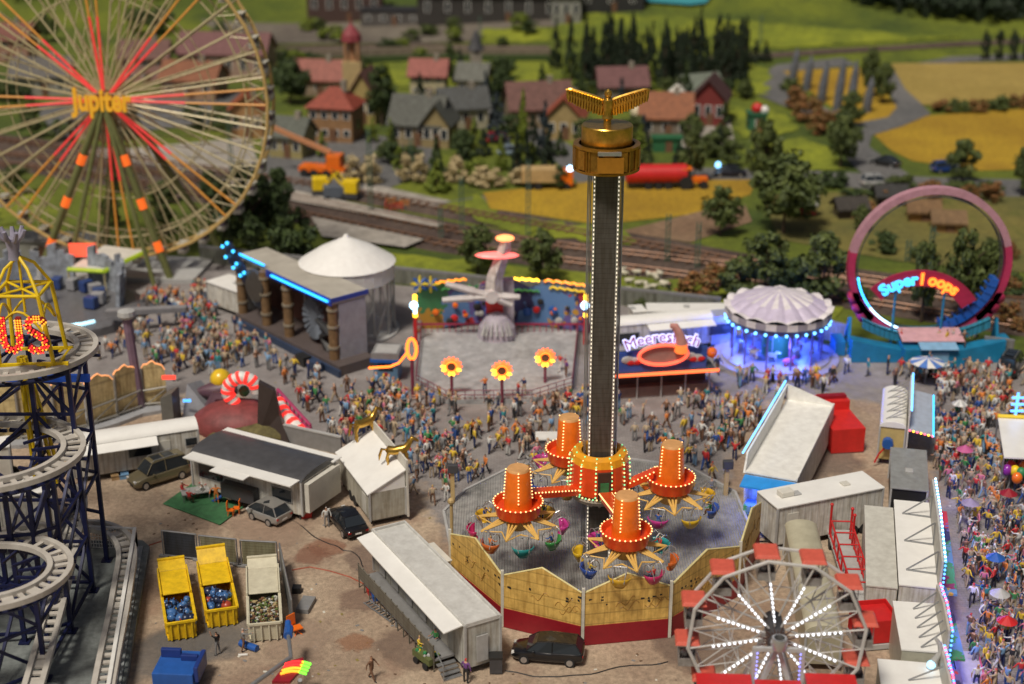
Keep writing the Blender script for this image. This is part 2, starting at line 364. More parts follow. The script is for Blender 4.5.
# fairground gravel: everything in front of the railway embankment
def inpoly(x, y, poly):
    c = False; n = len(poly)
    for i in range(n):
        x0, y0 = poly[i]; x1, y1 = poly[(i+1) % n]
        if (y0 > y) != (y1 > y) and x < (x1-x0)*(y-y0)/(y1-y0)+x0: c = not c
    return c
def fairground():
    edge = [P(*p) for p in [(-700, 300), (0, 268), (200, 262), (395, 285), (620, 305), (830, 345), (1500, 395)]]
    pv = [P(*p) for p in [(-200, 262), (395, 250), (830, 320), (1300, 384), (1500, 700), (1400, 1100), (985, 800), (972, 684), (948, 560), (935, 470), (925, 430), (890, 405), (830, 395), (780, 398), (735, 430), (720, 500), (700, 560), (520, 560), (440, 535), (425, 500), (405, 465), (330, 440), (285, 420), (235, 395), (215, 385), (170, 400), (60, 420), (-200, 440)]]
    pv = [(p.x, p.y) for p in pv]
    def ey(x):
        for a, b in zip(edge, edge[1:]):
            if a.x <= x <= b.x: return a.y+(b.y-a.y)*(x-a.x)/(b.x-a.x)
        return edge[0].y if x < edge[0].x else edge[-1].y
    xs = list(np.arange(edge[0].x, -62, 8)) + list(np.arange(-62, 62, 1.1)) + list(np.arange(62, edge[-1].x, 8)); ys = [i/105 for i in range(106)]
    vs = []; at = []
    for t in ys:
        for x in xs: y = 40+(ey(x)-40)*t; vs.append((x, y, .012)); at.append(1.0 if inpoly(x, y, pv) else 0.0)
    n = len(xs); A = np.array(at).reshape(len(ys), n)
    for k in range(4):
        A[1:-1, 1:-1] = (A[1:-1, 1:-1]*2+A[:-2, 1:-1]+A[2:, 1:-1]+A[1:-1, :-2]+A[1:-1, 2:])/6
    b = MB(); b.v = vs; b.f = [(j*n+i, j*n+i+1, (j+1)*n+i+1, (j+1)*n+i) for j in range(len(ys)-1) for i in range(n-1)]; b.m = [0]*len(b.f)
    m = GRAVEL; nt = m.node_tree; N = nt.nodes; K = nt.links; bs = N['Principled BSDF']
    src = bs.inputs['Base Color'].links[0].from_socket
    at_ = N.new('ShaderNodeAttribute'); at_.attribute_name = 'paved'
    tc = N.new('ShaderNodeTexCoord'); no = N.new('ShaderNodeTexNoise'); no.inputs['Scale'].default_value = .55; no.inputs['Detail'].default_value = 8; no.inputs['Roughness'].default_value = .7; K.new(tc.outputs['Object'], no.inputs['Vector'])
    ad = N.new('ShaderNodeMath'); ad.operation = 'MULTIPLY_ADD'; K.new(no.outputs['Fac'], ad.inputs[0]); ad.inputs[1].default_value = 1.3; ad.inputs[2].default_value = -.65
    a2 = N.new('ShaderNodeMath'); a2.operation = 'ADD'; K.new(ad.outputs[0], a2.inputs[0]); K.new(at_.outputs['Fac'], a2.inputs[1])
    rp = N.new('ShaderNodeValToRGB'); rp.color_ramp.elements[0].position = .32; rp.color_ramp.elements[1].position = .68; K.new(a2.outputs[0], rp.inputs[0])
    # paving: grey slabs with wear
    n2 = N.new('ShaderNodeTexNoise'); n2.inputs['Scale'].default_value = .25; n2.inputs['Detail'].default_value = 8; n2.inputs['Roughness'].default_value = .7; K.new(tc.outputs['Object'], n2.inputs['Vector'])
    r2 = N.new('ShaderNodeValToRGB'); e = r2.color_ramp.elements; e[0].position = .3; e[1].position = .7; e[0].color = (.21, .185, .18, 1); e[1].color = (.40, .37, .355, 1); K.new(n2.outputs['Fac'], r2.inputs[0])
    br = N.new('ShaderNodeTexBrick'); br.inputs['Scale'].default_value = 1.0; br.inputs['Mortar Size'].default_value = .03; br.inputs['Color1'].default_value = (1, 1, 1, 1); br.inputs['Color2'].default_value = (.85, .85, .85, 1); br.inputs['Mortar'].default_value = (.7, .7, .7, 1); K.new(tc.outputs['Object'], br.inputs['Vector'])
    mm = N.new('ShaderNodeMix'); mm.data_type = 'RGBA'; mm.blend_type = 'MULTIPLY'; mm.inputs[0].default_value = 1; K.new(r2.outputs[0], mm.inputs[6]); K.new(br.outputs[0], mm.inputs[7])
    mx = N.new('ShaderNodeMix'); mx.data_type = 'RGBA'; K.new(rp.outputs[0], mx.inputs[0]); K.new(src, mx.inputs[6]); K.new(mm.outputs[2], mx.inputs[7]); K.new(mx.outputs[2], bs.inputs['Base Color'])
    me = bpy.data.meshes.new('fairground_surface'); me.from_pydata(b.v, [], b.f); me.materials.append(m)
    a_ = me.attributes.new('paved', 'FLOAT', 'POINT'); a_.data.foreach_set('value', A.flatten().tolist())
    o = bpy.data.objects.new('fairground_surface', me); COL.objects.link(o); setting(o)
LV[0] = 6
fairground()
# railway corridor, platforms, roads, fields
band('railway_bed', [(-120, 145), (60, 165), (180, 184), (300, 207), (380, 224), (450, 238), (560, 254), (640, 263), (760, 278), (900, 300), (1100, 330)], 11, BALL)
band('railway_bed', [(-120, 128), (60, 148), (180, 166), (300, 183), (440, 208), (589, 235), (731, 261), (900, 285), (1100, 310)], 7, BALL)
sheet('station_platform', [(311, 220), (424, 243), (405, 251), (322, 240)], LROAD, .5)
sheet('station_platform', [(220, 180), (299, 193), (446, 226), (436, 229), (290, 202), (210, 186)], LROAD, .3)
sheet('village_yard', [(262, 135), (330, 130), (430, 142), (440, 168), (360, 200), (300, 192), (262, 186)], ROAD)
sheet('track_side_road', [(365, 184), (380, 186), (450, 201), (450, 210), (362, 192)], LROAD)
band('road', [(440, 208), (520, 196), (600, 186), (700, 174), (790, 177), (860, 181), (930, 186), (1040, 189), (1200, 194)], [4, 5, 6, 7, 7.5, 8, 9, 9, 9], ROAD)
band('road', [(902, 186), (876, 168), (852, 147), (856, 134), (885, 124), (912, 113), (905, 100), (893, 85), (900, 70), (955, 60), (1060, 55)], [7, 6, 5, 5, 6, 6, 4, 4, 4, 4, 4], ROAD)
band('road', [(870, 128), (815, 112), (775, 95), (765, 82), (790, 68), (850, 62)], 6, ROAD)
band('village_road', [(450, 100), (480, 110), (520, 125), (560, 150), (600, 186)], 5, ROAD)
sheet('field', [(483, 193), (600, 181), (700, 180), (757, 180), (750, 195), (690, 215), (600, 225), (490, 209)], YFLD)
sheet('field', [(891, 64), (1100, 62), (1100, 96), (1024, 98), (923, 106), (905, 90)], TFLD)
sheet('field', [(872, 133), (926, 116), (1024, 109), (1100, 108), (1100, 168), (979, 171), (912, 161), (890, 150)], YFLD)
sheet('field', [(783, 72), (859, 68), (880, 85), (897, 108), (888, 118), (856, 124), (818, 98)], YFLD)
sheet('paddock', [(760, 196), (850, 192), (1100, 200), (1100, 280), (900, 262), (780, 240)], GRASS2)
sheet('dirt_patch', [(620, 232), (700, 212), (745, 205), (752, 222), (690, 243)], ground_mat('brown_soil', (.2, .12, .07), (.26, .17, .1), (.15, .1, .05)))
sheet('dirt_track', [(655, 118), (730, 120), (735, 145), (690, 150), (655, 140)], LROAD)
sheet('railway_cutting', [(240, 47), (420, 44), (548, 46), (548, 51), (240, 56)], BALL)
sheet('industrial_yard', [(200, 20), (478, 18), (560, 20), (556, 27), (486, 30), (478, 42), (240, 44)], ground_mat('dark_yard', (.12, .10, .08), (.18, .155, .12), (.09, .07, .06)))
sheet('upper_railway', [(700, 58), (840, 49), (960, 42), (1080, 36), (1080, 40), (960, 47), (840, 54), (700, 63)], BALL)
BRIGHT = ground_mat('bright_grass', (.12, .155, .010), (.25, .28, .016), (.08, .11, .010), .08, .9, .7)  # lighter grass, also toned down in colour for the dim light far back
for pp_ in ([(392, 252), (440, 258), (530, 268), (620, 276), (760, 288), (840, 310), (840, 340), (620, 303), (395, 283)], [(360, 66), (430, 60), (548, 58), (552, 84), (500, 92), (400, 88)], [(480, 30), (550, 28), (552, 42), (486, 43)], [(0, 192), (40, 196), (70, 222), (0, 226)], [(560, 12), (700, 20), (960, 38), (700, 54), (560, 40)], [(740, 150), (800, 138), (835, 150), (845, 170), (760, 172)], [(730, 105), (775, 110), (800, 130), (740, 140)], [(640, 88), (740, 62), (770, 70), (765, 95), (700, 100)], [(440, 206), (480, 196), (500, 216), (620, 232), (640, 246), (520, 236)]): sheet('meadow', pp_, BRIGHT, rough_edge=.8)
# rails of the two lines
def rails(pix, offs):
    pts = [G(*p) for p in pix]
    for o in offs:
        b = MB()
        ln = []
        for i, p in enumerate(pts):
            a = pts[max(0, i-1)]; c = pts[min(len(pts)-1, i+1)]; d = (c-a).normalized(); n = Vector((-d.y, d.x, 0)); ln.append((p+n*o, n, d))
        for s_ in (-.72, .72): b.tube([q+n*s_+Vector((0,0,.32)) for q, n, d in ln], .09, 4, k=0)
        for i in range(len(ln)-1):
            L = (ln[i+1][0]-ln[i][0]).length
            for j in range(int(L/1.3)):
                q = ln[i][0].lerp(ln[i+1][0], j*1.3/L); a = atan2(ln[i][2].y, ln[i][2].x); b.cbox((q.x, q.y, .18), (.28, 2.4, .12), a, 1)
        o_ = b.build('railway_track', [mat('rusty_rail', (.2, .11, .07), .4, .5), BRN]); setting(o_)
rails([(-20, 158), (60, 165), (180, 184), (300, 207), (380, 224), (450, 238), (560, 254), (640, 263), (760, 278), (900, 300), (1030, 320)], [-2.6, 2.6])
rails([(-20, 138), (60, 148), (180, 166), (300, 183), (440, 208), (589, 235), (731, 261), (900, 285), (1030, 304)], [0])
# stains on the gravel
def stain_mat(i, c):
    m = mat('stain_%d' % i, c, .9, 0, .15, 2); nt = m.node_tree; N = nt.nodes; K = nt.links; b = N['Principled BSDF']
    tc = N.new('ShaderNodeTexCoord'); no = N.new('ShaderNodeTexNoise'); no.inputs['Scale'].default_value = .8; no.inputs['Detail'].default_value = 8; K.new(tc.outputs['Object'], no.inputs['Vector'])
    ln = N.new('ShaderNodeVectorMath'); ln.operation = 'LENGTH'; K.new(tc.outputs['Object'], ln.inputs[0])
    a = N.new('ShaderNodeMath'); a.operation = 'MULTIPLY_ADD'; K.new(no.outputs['Fac'], a.inputs[0]); a.inputs[1].default_value = -3.2; K.new(ln.outputs['Value'], a.inputs[2])
    r = N.new('ShaderNodeValToRGB'); r.color_ramp.elements[0].position = 0; r.color_ramp.elements[0].color = (.5, .5, .5, 1); r.color_ramp.elements[1].position = .9; r.color_ramp.elements[1].color = (0, 0, 0, 1); K.new(a.outputs[0], r.inputs[0]); K.new(r.outputs[0], b.inputs['Alpha']); return m
for i, (x, y, rr, c) in enumerate([(172, 652, 3.6, (.17, .165, .16)), (197, 642, 3.2, (.17, .165, .16)), (325, 548, 1.5, (.33, .15, .09)), (312, 556, 1.3, (.30, .14, .09)), (355, 643, 1.2, (.36, .17, .09)), (362, 600, 1.8, (.25, .16, .12)), (215, 628, 2.4, (.2, .185, .17)), (375, 560, 2.2, (.22, .15, .12)), (300, 640, 2.5, (.42, .31, .23)), (420, 650, 3.0, (.24, .17, .13)), (700, 650, 3.0, (.2, .14, .11)), (815, 460, 3.5, (.2, .15, .13)), (270, 530, 3.0, (.42, .30, .22))]):
    p = G(x, y); o = sheet('ground_stain', [Vector((4*cos(t*pi/12), 4*sin(t*pi/12), 0)) for t in range(24)], stain_mat(i, c), world=True, lift=0.03+.004*i); o.location = (p.x, p.y, 0); o.scale = (rr/2.2, rr/2.2*uni(.7, 1.2), 1); o.rotation_euler = (0, 0, uni(0, 3))
def led_row(b, p, q, step, r, k=0, k2=None):
    p, q = Vector(p), Vector(q); n = max(1, int((q-p).length/step))
    for i in range(n+1):
        c = p.lerp(q, i/n); b.ball(c, r, 6, 4, k if (k2 is None or i % 2) else k2)
# ================================================================= tower ride
TC = P(597, 561); TY = TC.y; TX = TC.x
zfence = Z(590, P(582, 646).y)
def tower():
    root = thing('tower_ride', 'tall dark tower ride with a golden eagle on top and four orange gondola arms', 'fairground ride', (TX, TY, 0))
    # platform
    fl = [(440, 520), (452, 583), (503, 626), (582, 645), (668, 637), (738, 590), (757, 545), (738, 500), (690, 474), (600, 462), (510, 474), (462, 498)]
    pts = [(P(*q).x-TX, P(*q).y-TY) for q in fl]
    cx = sum(p[0] for p in pts)/len(pts); cy = sum(p[1] for p in pts)/len(pts)
    inn = [(cx+(x-cx)*.975, cy+(y-cy)*.975) for x, y in pts]
    fm = ground_mat('ribbed_deck', (.24, .235, .22), (.36, .35, .33), (.13, .13, .12), .2, 1.4, .25)
    nt = fm.node_tree; N = nt.nodes; K = nt.links; bs = N['Principled BSDF']
    tc = N.new('ShaderNodeTexCoord'); wv = N.new('ShaderNodeTexWave'); wv.inputs['Scale'].default_value = 1.6; wv.inputs['Distortion'].default_value = .3
    K.new(tc.outputs['Object'], wv.inputs['Vector']); bp = N.new('ShaderNodeBump'); bp.inputs['Strength'].default_value = .6; bp.inputs['Distance'].default_value = .1
    K.new(wv.outputs['Fac'], bp.inputs['Height']); K.new(bp.outputs['Normal'], bs.inputs['Normal'])
    bs.inputs['Roughness'].default_value = .5
    b = MB(); b.prism(inn, 0.02, .75); b.build('platform', fm, root)
    b = MB()
    for i in (0, 6, 7, 8, 9, 10, 11):
        a, c = inn[i], inn[(i+1) % 12]; b.bar((a[0], a[1], .78), (c[0], c[1], .78), .14, 4)
    b.build('platform_edge', LG, root)
    # fence panels
    tops = [((452, 537), (474, 545), (501, 570)), ((504, 571), (541, 573), (582, 590)), ((584, 591), (627, 583), (668, 587)), ((671, 585), (705, 562), (735, 552)), ((735, 552), (741, 530), (749, 513))]
    bots = [((452, 583), (503, 626)), ((503, 626), (582, 645)), ((582, 645), (668, 637)), ((668, 637), (736, 596)), ((736, 596), (757, 550))]
    wood = planks('golden_boards', (.74, .48, .13), .78, 2, .72, .5, 0, .2)
    for (tp, (g0, g1)) in zip(tops, bots):
        A, Bp = P(*g0), P(*g1); A = Vector((A.x-TX, A.y-TY, 0)); Bp = Vector((Bp.x-TX, Bp.y-TY, 0)); d = (Bp-A).normalized(); n = Vector((-d.y, d.x, 0))
        if n.dot(A) > 0: n = -n
        n = -n  # outward
        zt = 3.95; zm = 5.15
        A2 = A + d*.08; B2 = Bp - d*.08; M2 = (A2+B2)/2
        up = lambda p, z, o=0: p + Vector((0, 0, z)) + n*o
        b = MB(); b.slab([up(A2, 1.5, 0), up(B2, 1.5, 0), up(B2, zt, 0), up(M2, zm, 0), up(A2, zt, 0)], n*.12)
        pn = b.build('fence_panel', wood, root)
        b = MB(); b.slab([up(A2, .05, .02), up(B2, .05, .02), up(B2, 1.496, .02), up(A2, 1.496, .02)], n*.14); b.build('skirt', DRED, pn)
        b = MB(); b.tube([up(A2, zt+.05, .06), up(M2, zm+.05, .06), up(B2, zt+.05, .06)], .07, 5); b.build('trim', mat('pale_trim', (.7, .62, .3), .4), pn)
        b = MB(); L = (B2-A2).length
        for e in (0, 1):
            for r_ in range(3):
                for c_ in range(5):
                    if rnd() < .72: continue
                    t = (.05+.07*c_+uni(-.01, .01)); t = t if e == 0 else 1-t; zz = 3.55 - .22*r_ + .9*min(t, 1-t) + uni(-.05, .05) - .12*c_; wl = uni(.1, .3)
                    p = A2.lerp(B2, t); b.slab([up(p, zz, .122), up(p+d*wl, zz+uni(-.08, .08), .122), up(p+d*wl*.9, zz+.12, .122), up(p, zz+.14, .122)], n*.01)
        b.build('dark_marking', BK, pn)
        b = MB()
        for e in range(4):
            t = uni(.2, .8); z0 = uni(2.2, 3.0); p = A2.lerp(B2, t); b.tube([up(p+d*(i*.16), z0+.25*sin(i*1.1+e)+i*.07, .13) for i in range(9)], .025, 4)
        b.build('scrollwork', mat('faded_brown_line', (.38, .2, .04), .5), pn)
        b = MB(); b.cbox(up(A, 2.2, .1), (.2, .2, 4.3)); b.build('fence_post', mat('pale_post', (.6, .58, .5), .5), root)
    # column
    b = MB(); b.k = 0
    hw = .78
    b.box(-hw, hw, -hw, hw, .7, 30)
    col = planks('tower_cladding', (.10, .092, .082), .35, 2, .72, .35, .3, .1); b.build('column', col, root)
    b = MB()
    for x in (-hw-.02, hw+.02):
        for y in (-hw-.02,): b.box(x-.09, x+.09, y-.07, y+.05, .8, 29.9)
    b.build('guide_rail', ALU, root)
    for x, y in ((-hw-.02, -hw-.14), (hw+.02, -hw-.14)):
        b = MB()
        for i in range(int(29/.3)):
            z = .9+i*.3; b.cbox((x, y, z), (.06, .05, .11))
        b.build('led_strip', emi('led_tower', (1, .88, .68), 1.0), root)
    b = MB()
    for x, y in ((-1.12, -.5), (-1.0, -.2), (1.12, -.5), (1.0, -.2), (-1.15, .7), (1.15, .7)): b.bar((x, y, .8), (x, y, 30), .04, 5)
    b.build('cable', STEEL, root)
    # crown drum
    b = MB(); b.lathe([(1.62, 30.9), (1.68, 31.0), (1.68, 32.35), (1.62, 32.42), (0, 32.42)], 40); b.lathe([(1.3, 29.8), (1.3, 30.9)], 24); b.build('crown_drum', GOLD, root, True)
    b = MB()
    for i in range(14):
        a = 2*pi*(i+.5)/14; Mx = Matrix.Rotation(a-pi/2, 3, 'Z')
        if i % 7 in (0, 1, 3, 4, 6) : b.cbox((2.14*cos(a), 2.14*sin(a), 30.35), (.62, .14, 1.25), M=Mx, k=0)
        b.cbox((1.98*cos(a), 1.98*sin(a), 30.35), (.9, .1, 1.5), M=Mx, k=1)
        for j in (-1, 1):
            b.bar((2.1*cos(a+j*.17), 2.1*sin(a+j*.17), 29.6), (2.1*cos(a+j*.17), 2.1*sin(a+j*.17), 31.1), .07, 6, k=0)
    b.cbox((.12, -2.3, 30.25), (1.7, .25, 1.0), k=2); b.cbox((.05, -2.25, 31.0), (1.5, .3, .22), k=3)
    for z in (29.55, 31.1): b.lathe([(1.85, z-.08), (2.2, z-.08), (2.2, z+.08), (1.85, z+.08), (1.85, z-.08)], 28, k=0)
    b.build('crown_ring', [mat('bronze_panel', (.5, .25, .04), .3, .8, .2, 3), GOLD2, mat('gold_plate', (.5, .22, .025), .35, .4), ALU], root)
    # eagle
    e = thing('eagle', 'x', 'x'); e.parent = root
    for k in ('label', 'category'): del e[k]
    bpy.data.objects.remove(e)
    b = MB(); b.tube([(0, 0, 32.4), (0, 0, 32.7), (0, 0, 32.8), (0, 0, 32.95), (0, -.05, 33.1), (0, -.08, 33.6), (0, -.05, 34.0), (0, -.03, 34.2), (0, -.08, 34.4), (0, -.1, 34.6), (0, -.1, 34.75)], [.27, .24, .36, .36, .24, .36, .38, .2, .25, .24, .05], 10)
    b.tube([(0, -.25, 34.5), (0, -.45, 34.42)], [.08, .02], 6)
    b.tube([(0, .1, 33.6), (0, .35, 33.1), (0, .4, 32.8)], [.2, .3, .1], 6)
    eg = b.build('eagle_statue', GOLD, root, True)
    for s_ in (-1, 1):
        b = MB(); nf = 14
        top = [(s_*(.2+t*2.5), -.03+.25*t*t, 33.95 + .78*t**.75 - .35*max(0, t-.9)*4) for t in [i/nf for i in range(nf+1)]]
        bot = [(s_*(.2+t*2.45), .05+.2*t*t, 33.0 + 1.0*t**1.35 + .03*sin(t*40)) for t in [i/nf for i in range(nf+1)]]
        for i in range(nf):
            b.slab([top[i], top[i+1], bot[i+1], bot[i]], (0, .14, 0))
            # feathers
            q = Vector(bot[i]); t_ = Vector(top[i]); b.tube([t_.lerp(q, .35)+Vector((0, -.06, 0)), q+Vector((s_*.05, -.03, -.03))], [.11, .08], 5)
            b.tube([t_.lerp(q, .05)+Vector((0, -.09, 0)), t_.lerp(q, .5)+Vector((s_*.08, -.09, 0))], [.09, .05], 5)
        b.tube([Vector(p)+Vector((0, .05, 0)) for p in top], .11, 6)
        b.build('wing', GOLD, eg)
    # carriage
    hz = 6.0; nf = 12
    b = MB()
    prof = [(1.9, hz), (2.2, hz+.25), (2.08, hz+2.4), (1.95, hz+2.9), (1.55, hz+3.1), (1.3, hz+3.0), (1.25, hz+2.3), (1.6, hz)]
    b.lathe(prof, nf*2, k=0); fsz = len(b.f)
    for i in range(len(b.f)):
        vz = sum(b.v[j][2] for j in b.f[i])/len(b.f[i])
        if vz > hz+2.5: b.m[i] = 1
    hub = b.build('carriage', [ORG2, AMB], root)
    b = MB()
    for i in range(nf):
        a = 2*pi*i/nf + pi/12 + .1
        led_row(b, (2.26*cos(a), 2.26*sin(a), hz+.3), (2.14*cos(a), 2.14*sin(a), hz+2.45), .27, .07, 0, 1)
        led_row(b, (2.1*cos(a), 2.1*sin(a), hz+2.6), (1.75*cos(a), 1.75*sin(a), hz+3.08), .22, .06, 0, 1)
    for i in range(52): a = 2*pi*i/52; b.ball((2.2*cos(a), 2.2*sin(a), hz+.1), .065, 6, 4, i % 2)
    b.build('bulb', [E_WW, E_G], hub)
    b = MB(); da = -pi/2+.12
    b.cbox((2.06*cos(da), 2.06*sin(da), hz+1.15), (.95, .35, 2.1), da+pi/2, 0); b.cbox((2.22*cos(da), 2.22*sin(da), hz+.8), (.6, .1, 1.3), da+pi/2, 1)
    b.build('carriage_door', [mat('door_dark', (.05, .03, .02), .5), GRN], hub)
    b = MB(); b.lathe([(1.2, hz-.55), (2.0, hz-.5), (2.15, hz-.2), (2.1, hz-.02), (1.0, hz-.02)], 24)
    for i in range(12): a = pi*i/6; b.bar((1.1*cos(a), 1.1*sin(a), hz-1.0), (1.6*cos(a), 1.6*sin(a), hz-.5), .09)
    b.build('carriage_underside', mat('underside_grey', (.4, .36, .3), .5), hub)
    # arms and gondolas
    gz = 6.1
    seatc = [(.02, .25, .25), (.65, .42, .02), (.5, .02, .12), (.04, .25, .06), (.03, .08, .35), (.55, .12, .02), (.5, .04, .25), (.6, .35, .02)]
    smats = [mat('seat_shell_%s' % n, c, .3, 0, .1, 3, coat=.4) for n, c in zip(('teal', 'yellow', 'crimson', 'green', 'blue', 'orange', 'magenta', 'amber'), seatc)]
    seats = []
    for gi, (px, py) in enumerate([(626, 531), (518, 503), (671, 478), (569, 450)]):
        g = P(px, py, gz+1.1); x, y = g.x-TX, g.y-TY; a = atan2(y, x); rr = hypot(x, y); d = Vector((cos(a), sin(a), 0)); n = Vector((-d.y, d.x, 0))
        b = MB(); w0 = .42
        P0 = d*2.0+Vector((0, 0, hz+.15)); P1 = d*(rr-1.2)+Vector((0, 0, gz+1.15))
        b.slab([P0+n*w0, P0-n*w0, P1-n*w0, P1+n*w0], (0, 0, .55)); arm = b.build('arm', [ORG2], root, bevel=.04)
        b = MB()
        for s_ in (-1, 1): led_row(b, P0+n*w0*s_*1.05+Vector((0, 0, .45)), P1+n*w0*s_*1.05+Vector((0, 0, .5)), .3, .06)
        b.build('arm_bulb', E_WW, arm)
        c = Vector((x, y, 0))
        b = MB(); b.lathe([(.98, gz+.7), (.95, gz+1.4), (.80, gz+3.65), (.70, gz+3.8), (0, gz+3.8)], 24, c); 
        for i in range(len(b.f)):
            if sum(b.v[j][2] for j in b.f[i])/len(b.f[i]) > gz+3.7: b.m[i] = 1
        gd = b.build('gondola_turret', [ORG, mat('turret_cap', (.68, .36, .14), .4)], root, True)
        b = MB()
        for i in range(4):
            t = i*pi/2 + 1.1 + gi*.5; led_row(b, c+Vector((.99*cos(t), .99*sin(t), gz+1.5)), c+Vector((.83*cos(t), .83*sin(t), gz+3.7)), .24, .055)
        b.build('turret_bulb', E_WW, gd)
        b = MB(); b.lathe([(.9, gz+.3), (1.5, gz+.35), (1.72, gz+1.25), (1.6, gz+1.3), (1.42, gz+.9), (.9, gz+.85), (.9, gz+.3)], 32, c); rim = b.build('rim', ORG2, gd, True)
        b = MB()
        for i in range(30): t = 2*pi*i/30; b.ball(c+Vector((1.7*cos(t), 1.7*sin(t), gz+1.27)), .06, 6, 4)
        b.build('rim_bulb', E_WW, rim)
        b = MB(); b.lathe([(.3, gz-.9), (.75, gz-.7), (1.05, gz+.2), (1.05, gz+.5), (.2, gz+.5)], 20, c)
        R1 = 2.85; ns = 8; zs = gz-.35
        for i in range(ns):
            t = 2*pi*i/ns+.2+gi*.3; tip = c+Vector((R1*cos(t), R1*sin(t), zs))
            for q in (-.35, 0, .35): b.bar(c+Vector((.95*cos(t+q), .95*sin(t+q), gz+.15)), tip, .085, 6)
            t2 = t+2*pi/ns; mid = c+Vector((1.75*cos(t+pi/ns), 1.75*sin(t+pi/ns), zs-.05)); b.bar(tip, mid, .05, 5); b.bar(c+Vector((R1*cos(t2), R1*sin(t2), zs)), mid, .05, 5)
        b.build('spoke_frame', mat('spoke_yellow', (.72, .45, .12), .4), gd)
        for i in range(ns):
            t = 2*pi*(i+.5)/ns+.2+gi*.3; cc = c+Vector((3.0*cos(t), 3.0*sin(t), zs-.55)); b = MB()
            # tub facing inwards : half-bowl shell with high back, hoop above
            ro = Matrix.Rotation(t, 3, 'Z')
            vs = []; fs = []; NU, NV = 8, 5
            for v_ in range(NV):
                ph = v_/(NV-1)
                for u_ in range(NU+1):
                    th = -pi/2*1.1 + pi*1.1*u_/NU; r_ = .24+.34*ph; vs.append(cc + ro@Vector((r_*cos(th)*1.0, r_*1.35*sin(th), -.42+.72*ph**1.6)))
            for v_ in range(NV-1):
                for u_ in range(NU): q = v_*(NU+1)+u_; fs.append((q, q+1, q+NU+2, q+NU+1))
            b.add(vs, fs); b.add([cc+ro@Vector((.25*cos(k_*pi/4), .35*sin(k_*pi/4), -.44)) for k_ in range(8)], [tuple(range(8))])
            st = b.build('seat', smats[(i*3+gi) % 8], gd, True)
            sol = st.modifiers.new('thickness', 'SOLIDIFY'); sol.thickness = .05
            b = MB()
            for s_ in (-1, 1):
                hoop = [cc+ro@Vector((.55*cos(k_*pi/6)-.05, s_*(.35+.12*sin(k_*pi/6)), .05+.95*sin(k_*pi/6))) for k_ in range(7)]
                b.tube(hoop, .035, 5)
            b.tube([cc+ro@Vector((-.1, s2, .95)) for s2 in (-.45, 0, .45)], .04, 5)
            b.bar(cc+ro@Vector((-.1, 0, .95)), c+Vector((R1*.9*cos(t), R1*.9*sin(t), zs+.1)), .05, 5)
            b.build('hoop', ALU, st)
            seats.append((cc+Vector((TX, TY, 0)), t))
    footc(TX, TY, 11.2)
    return root, seats
TOWER, SEATS = tower()
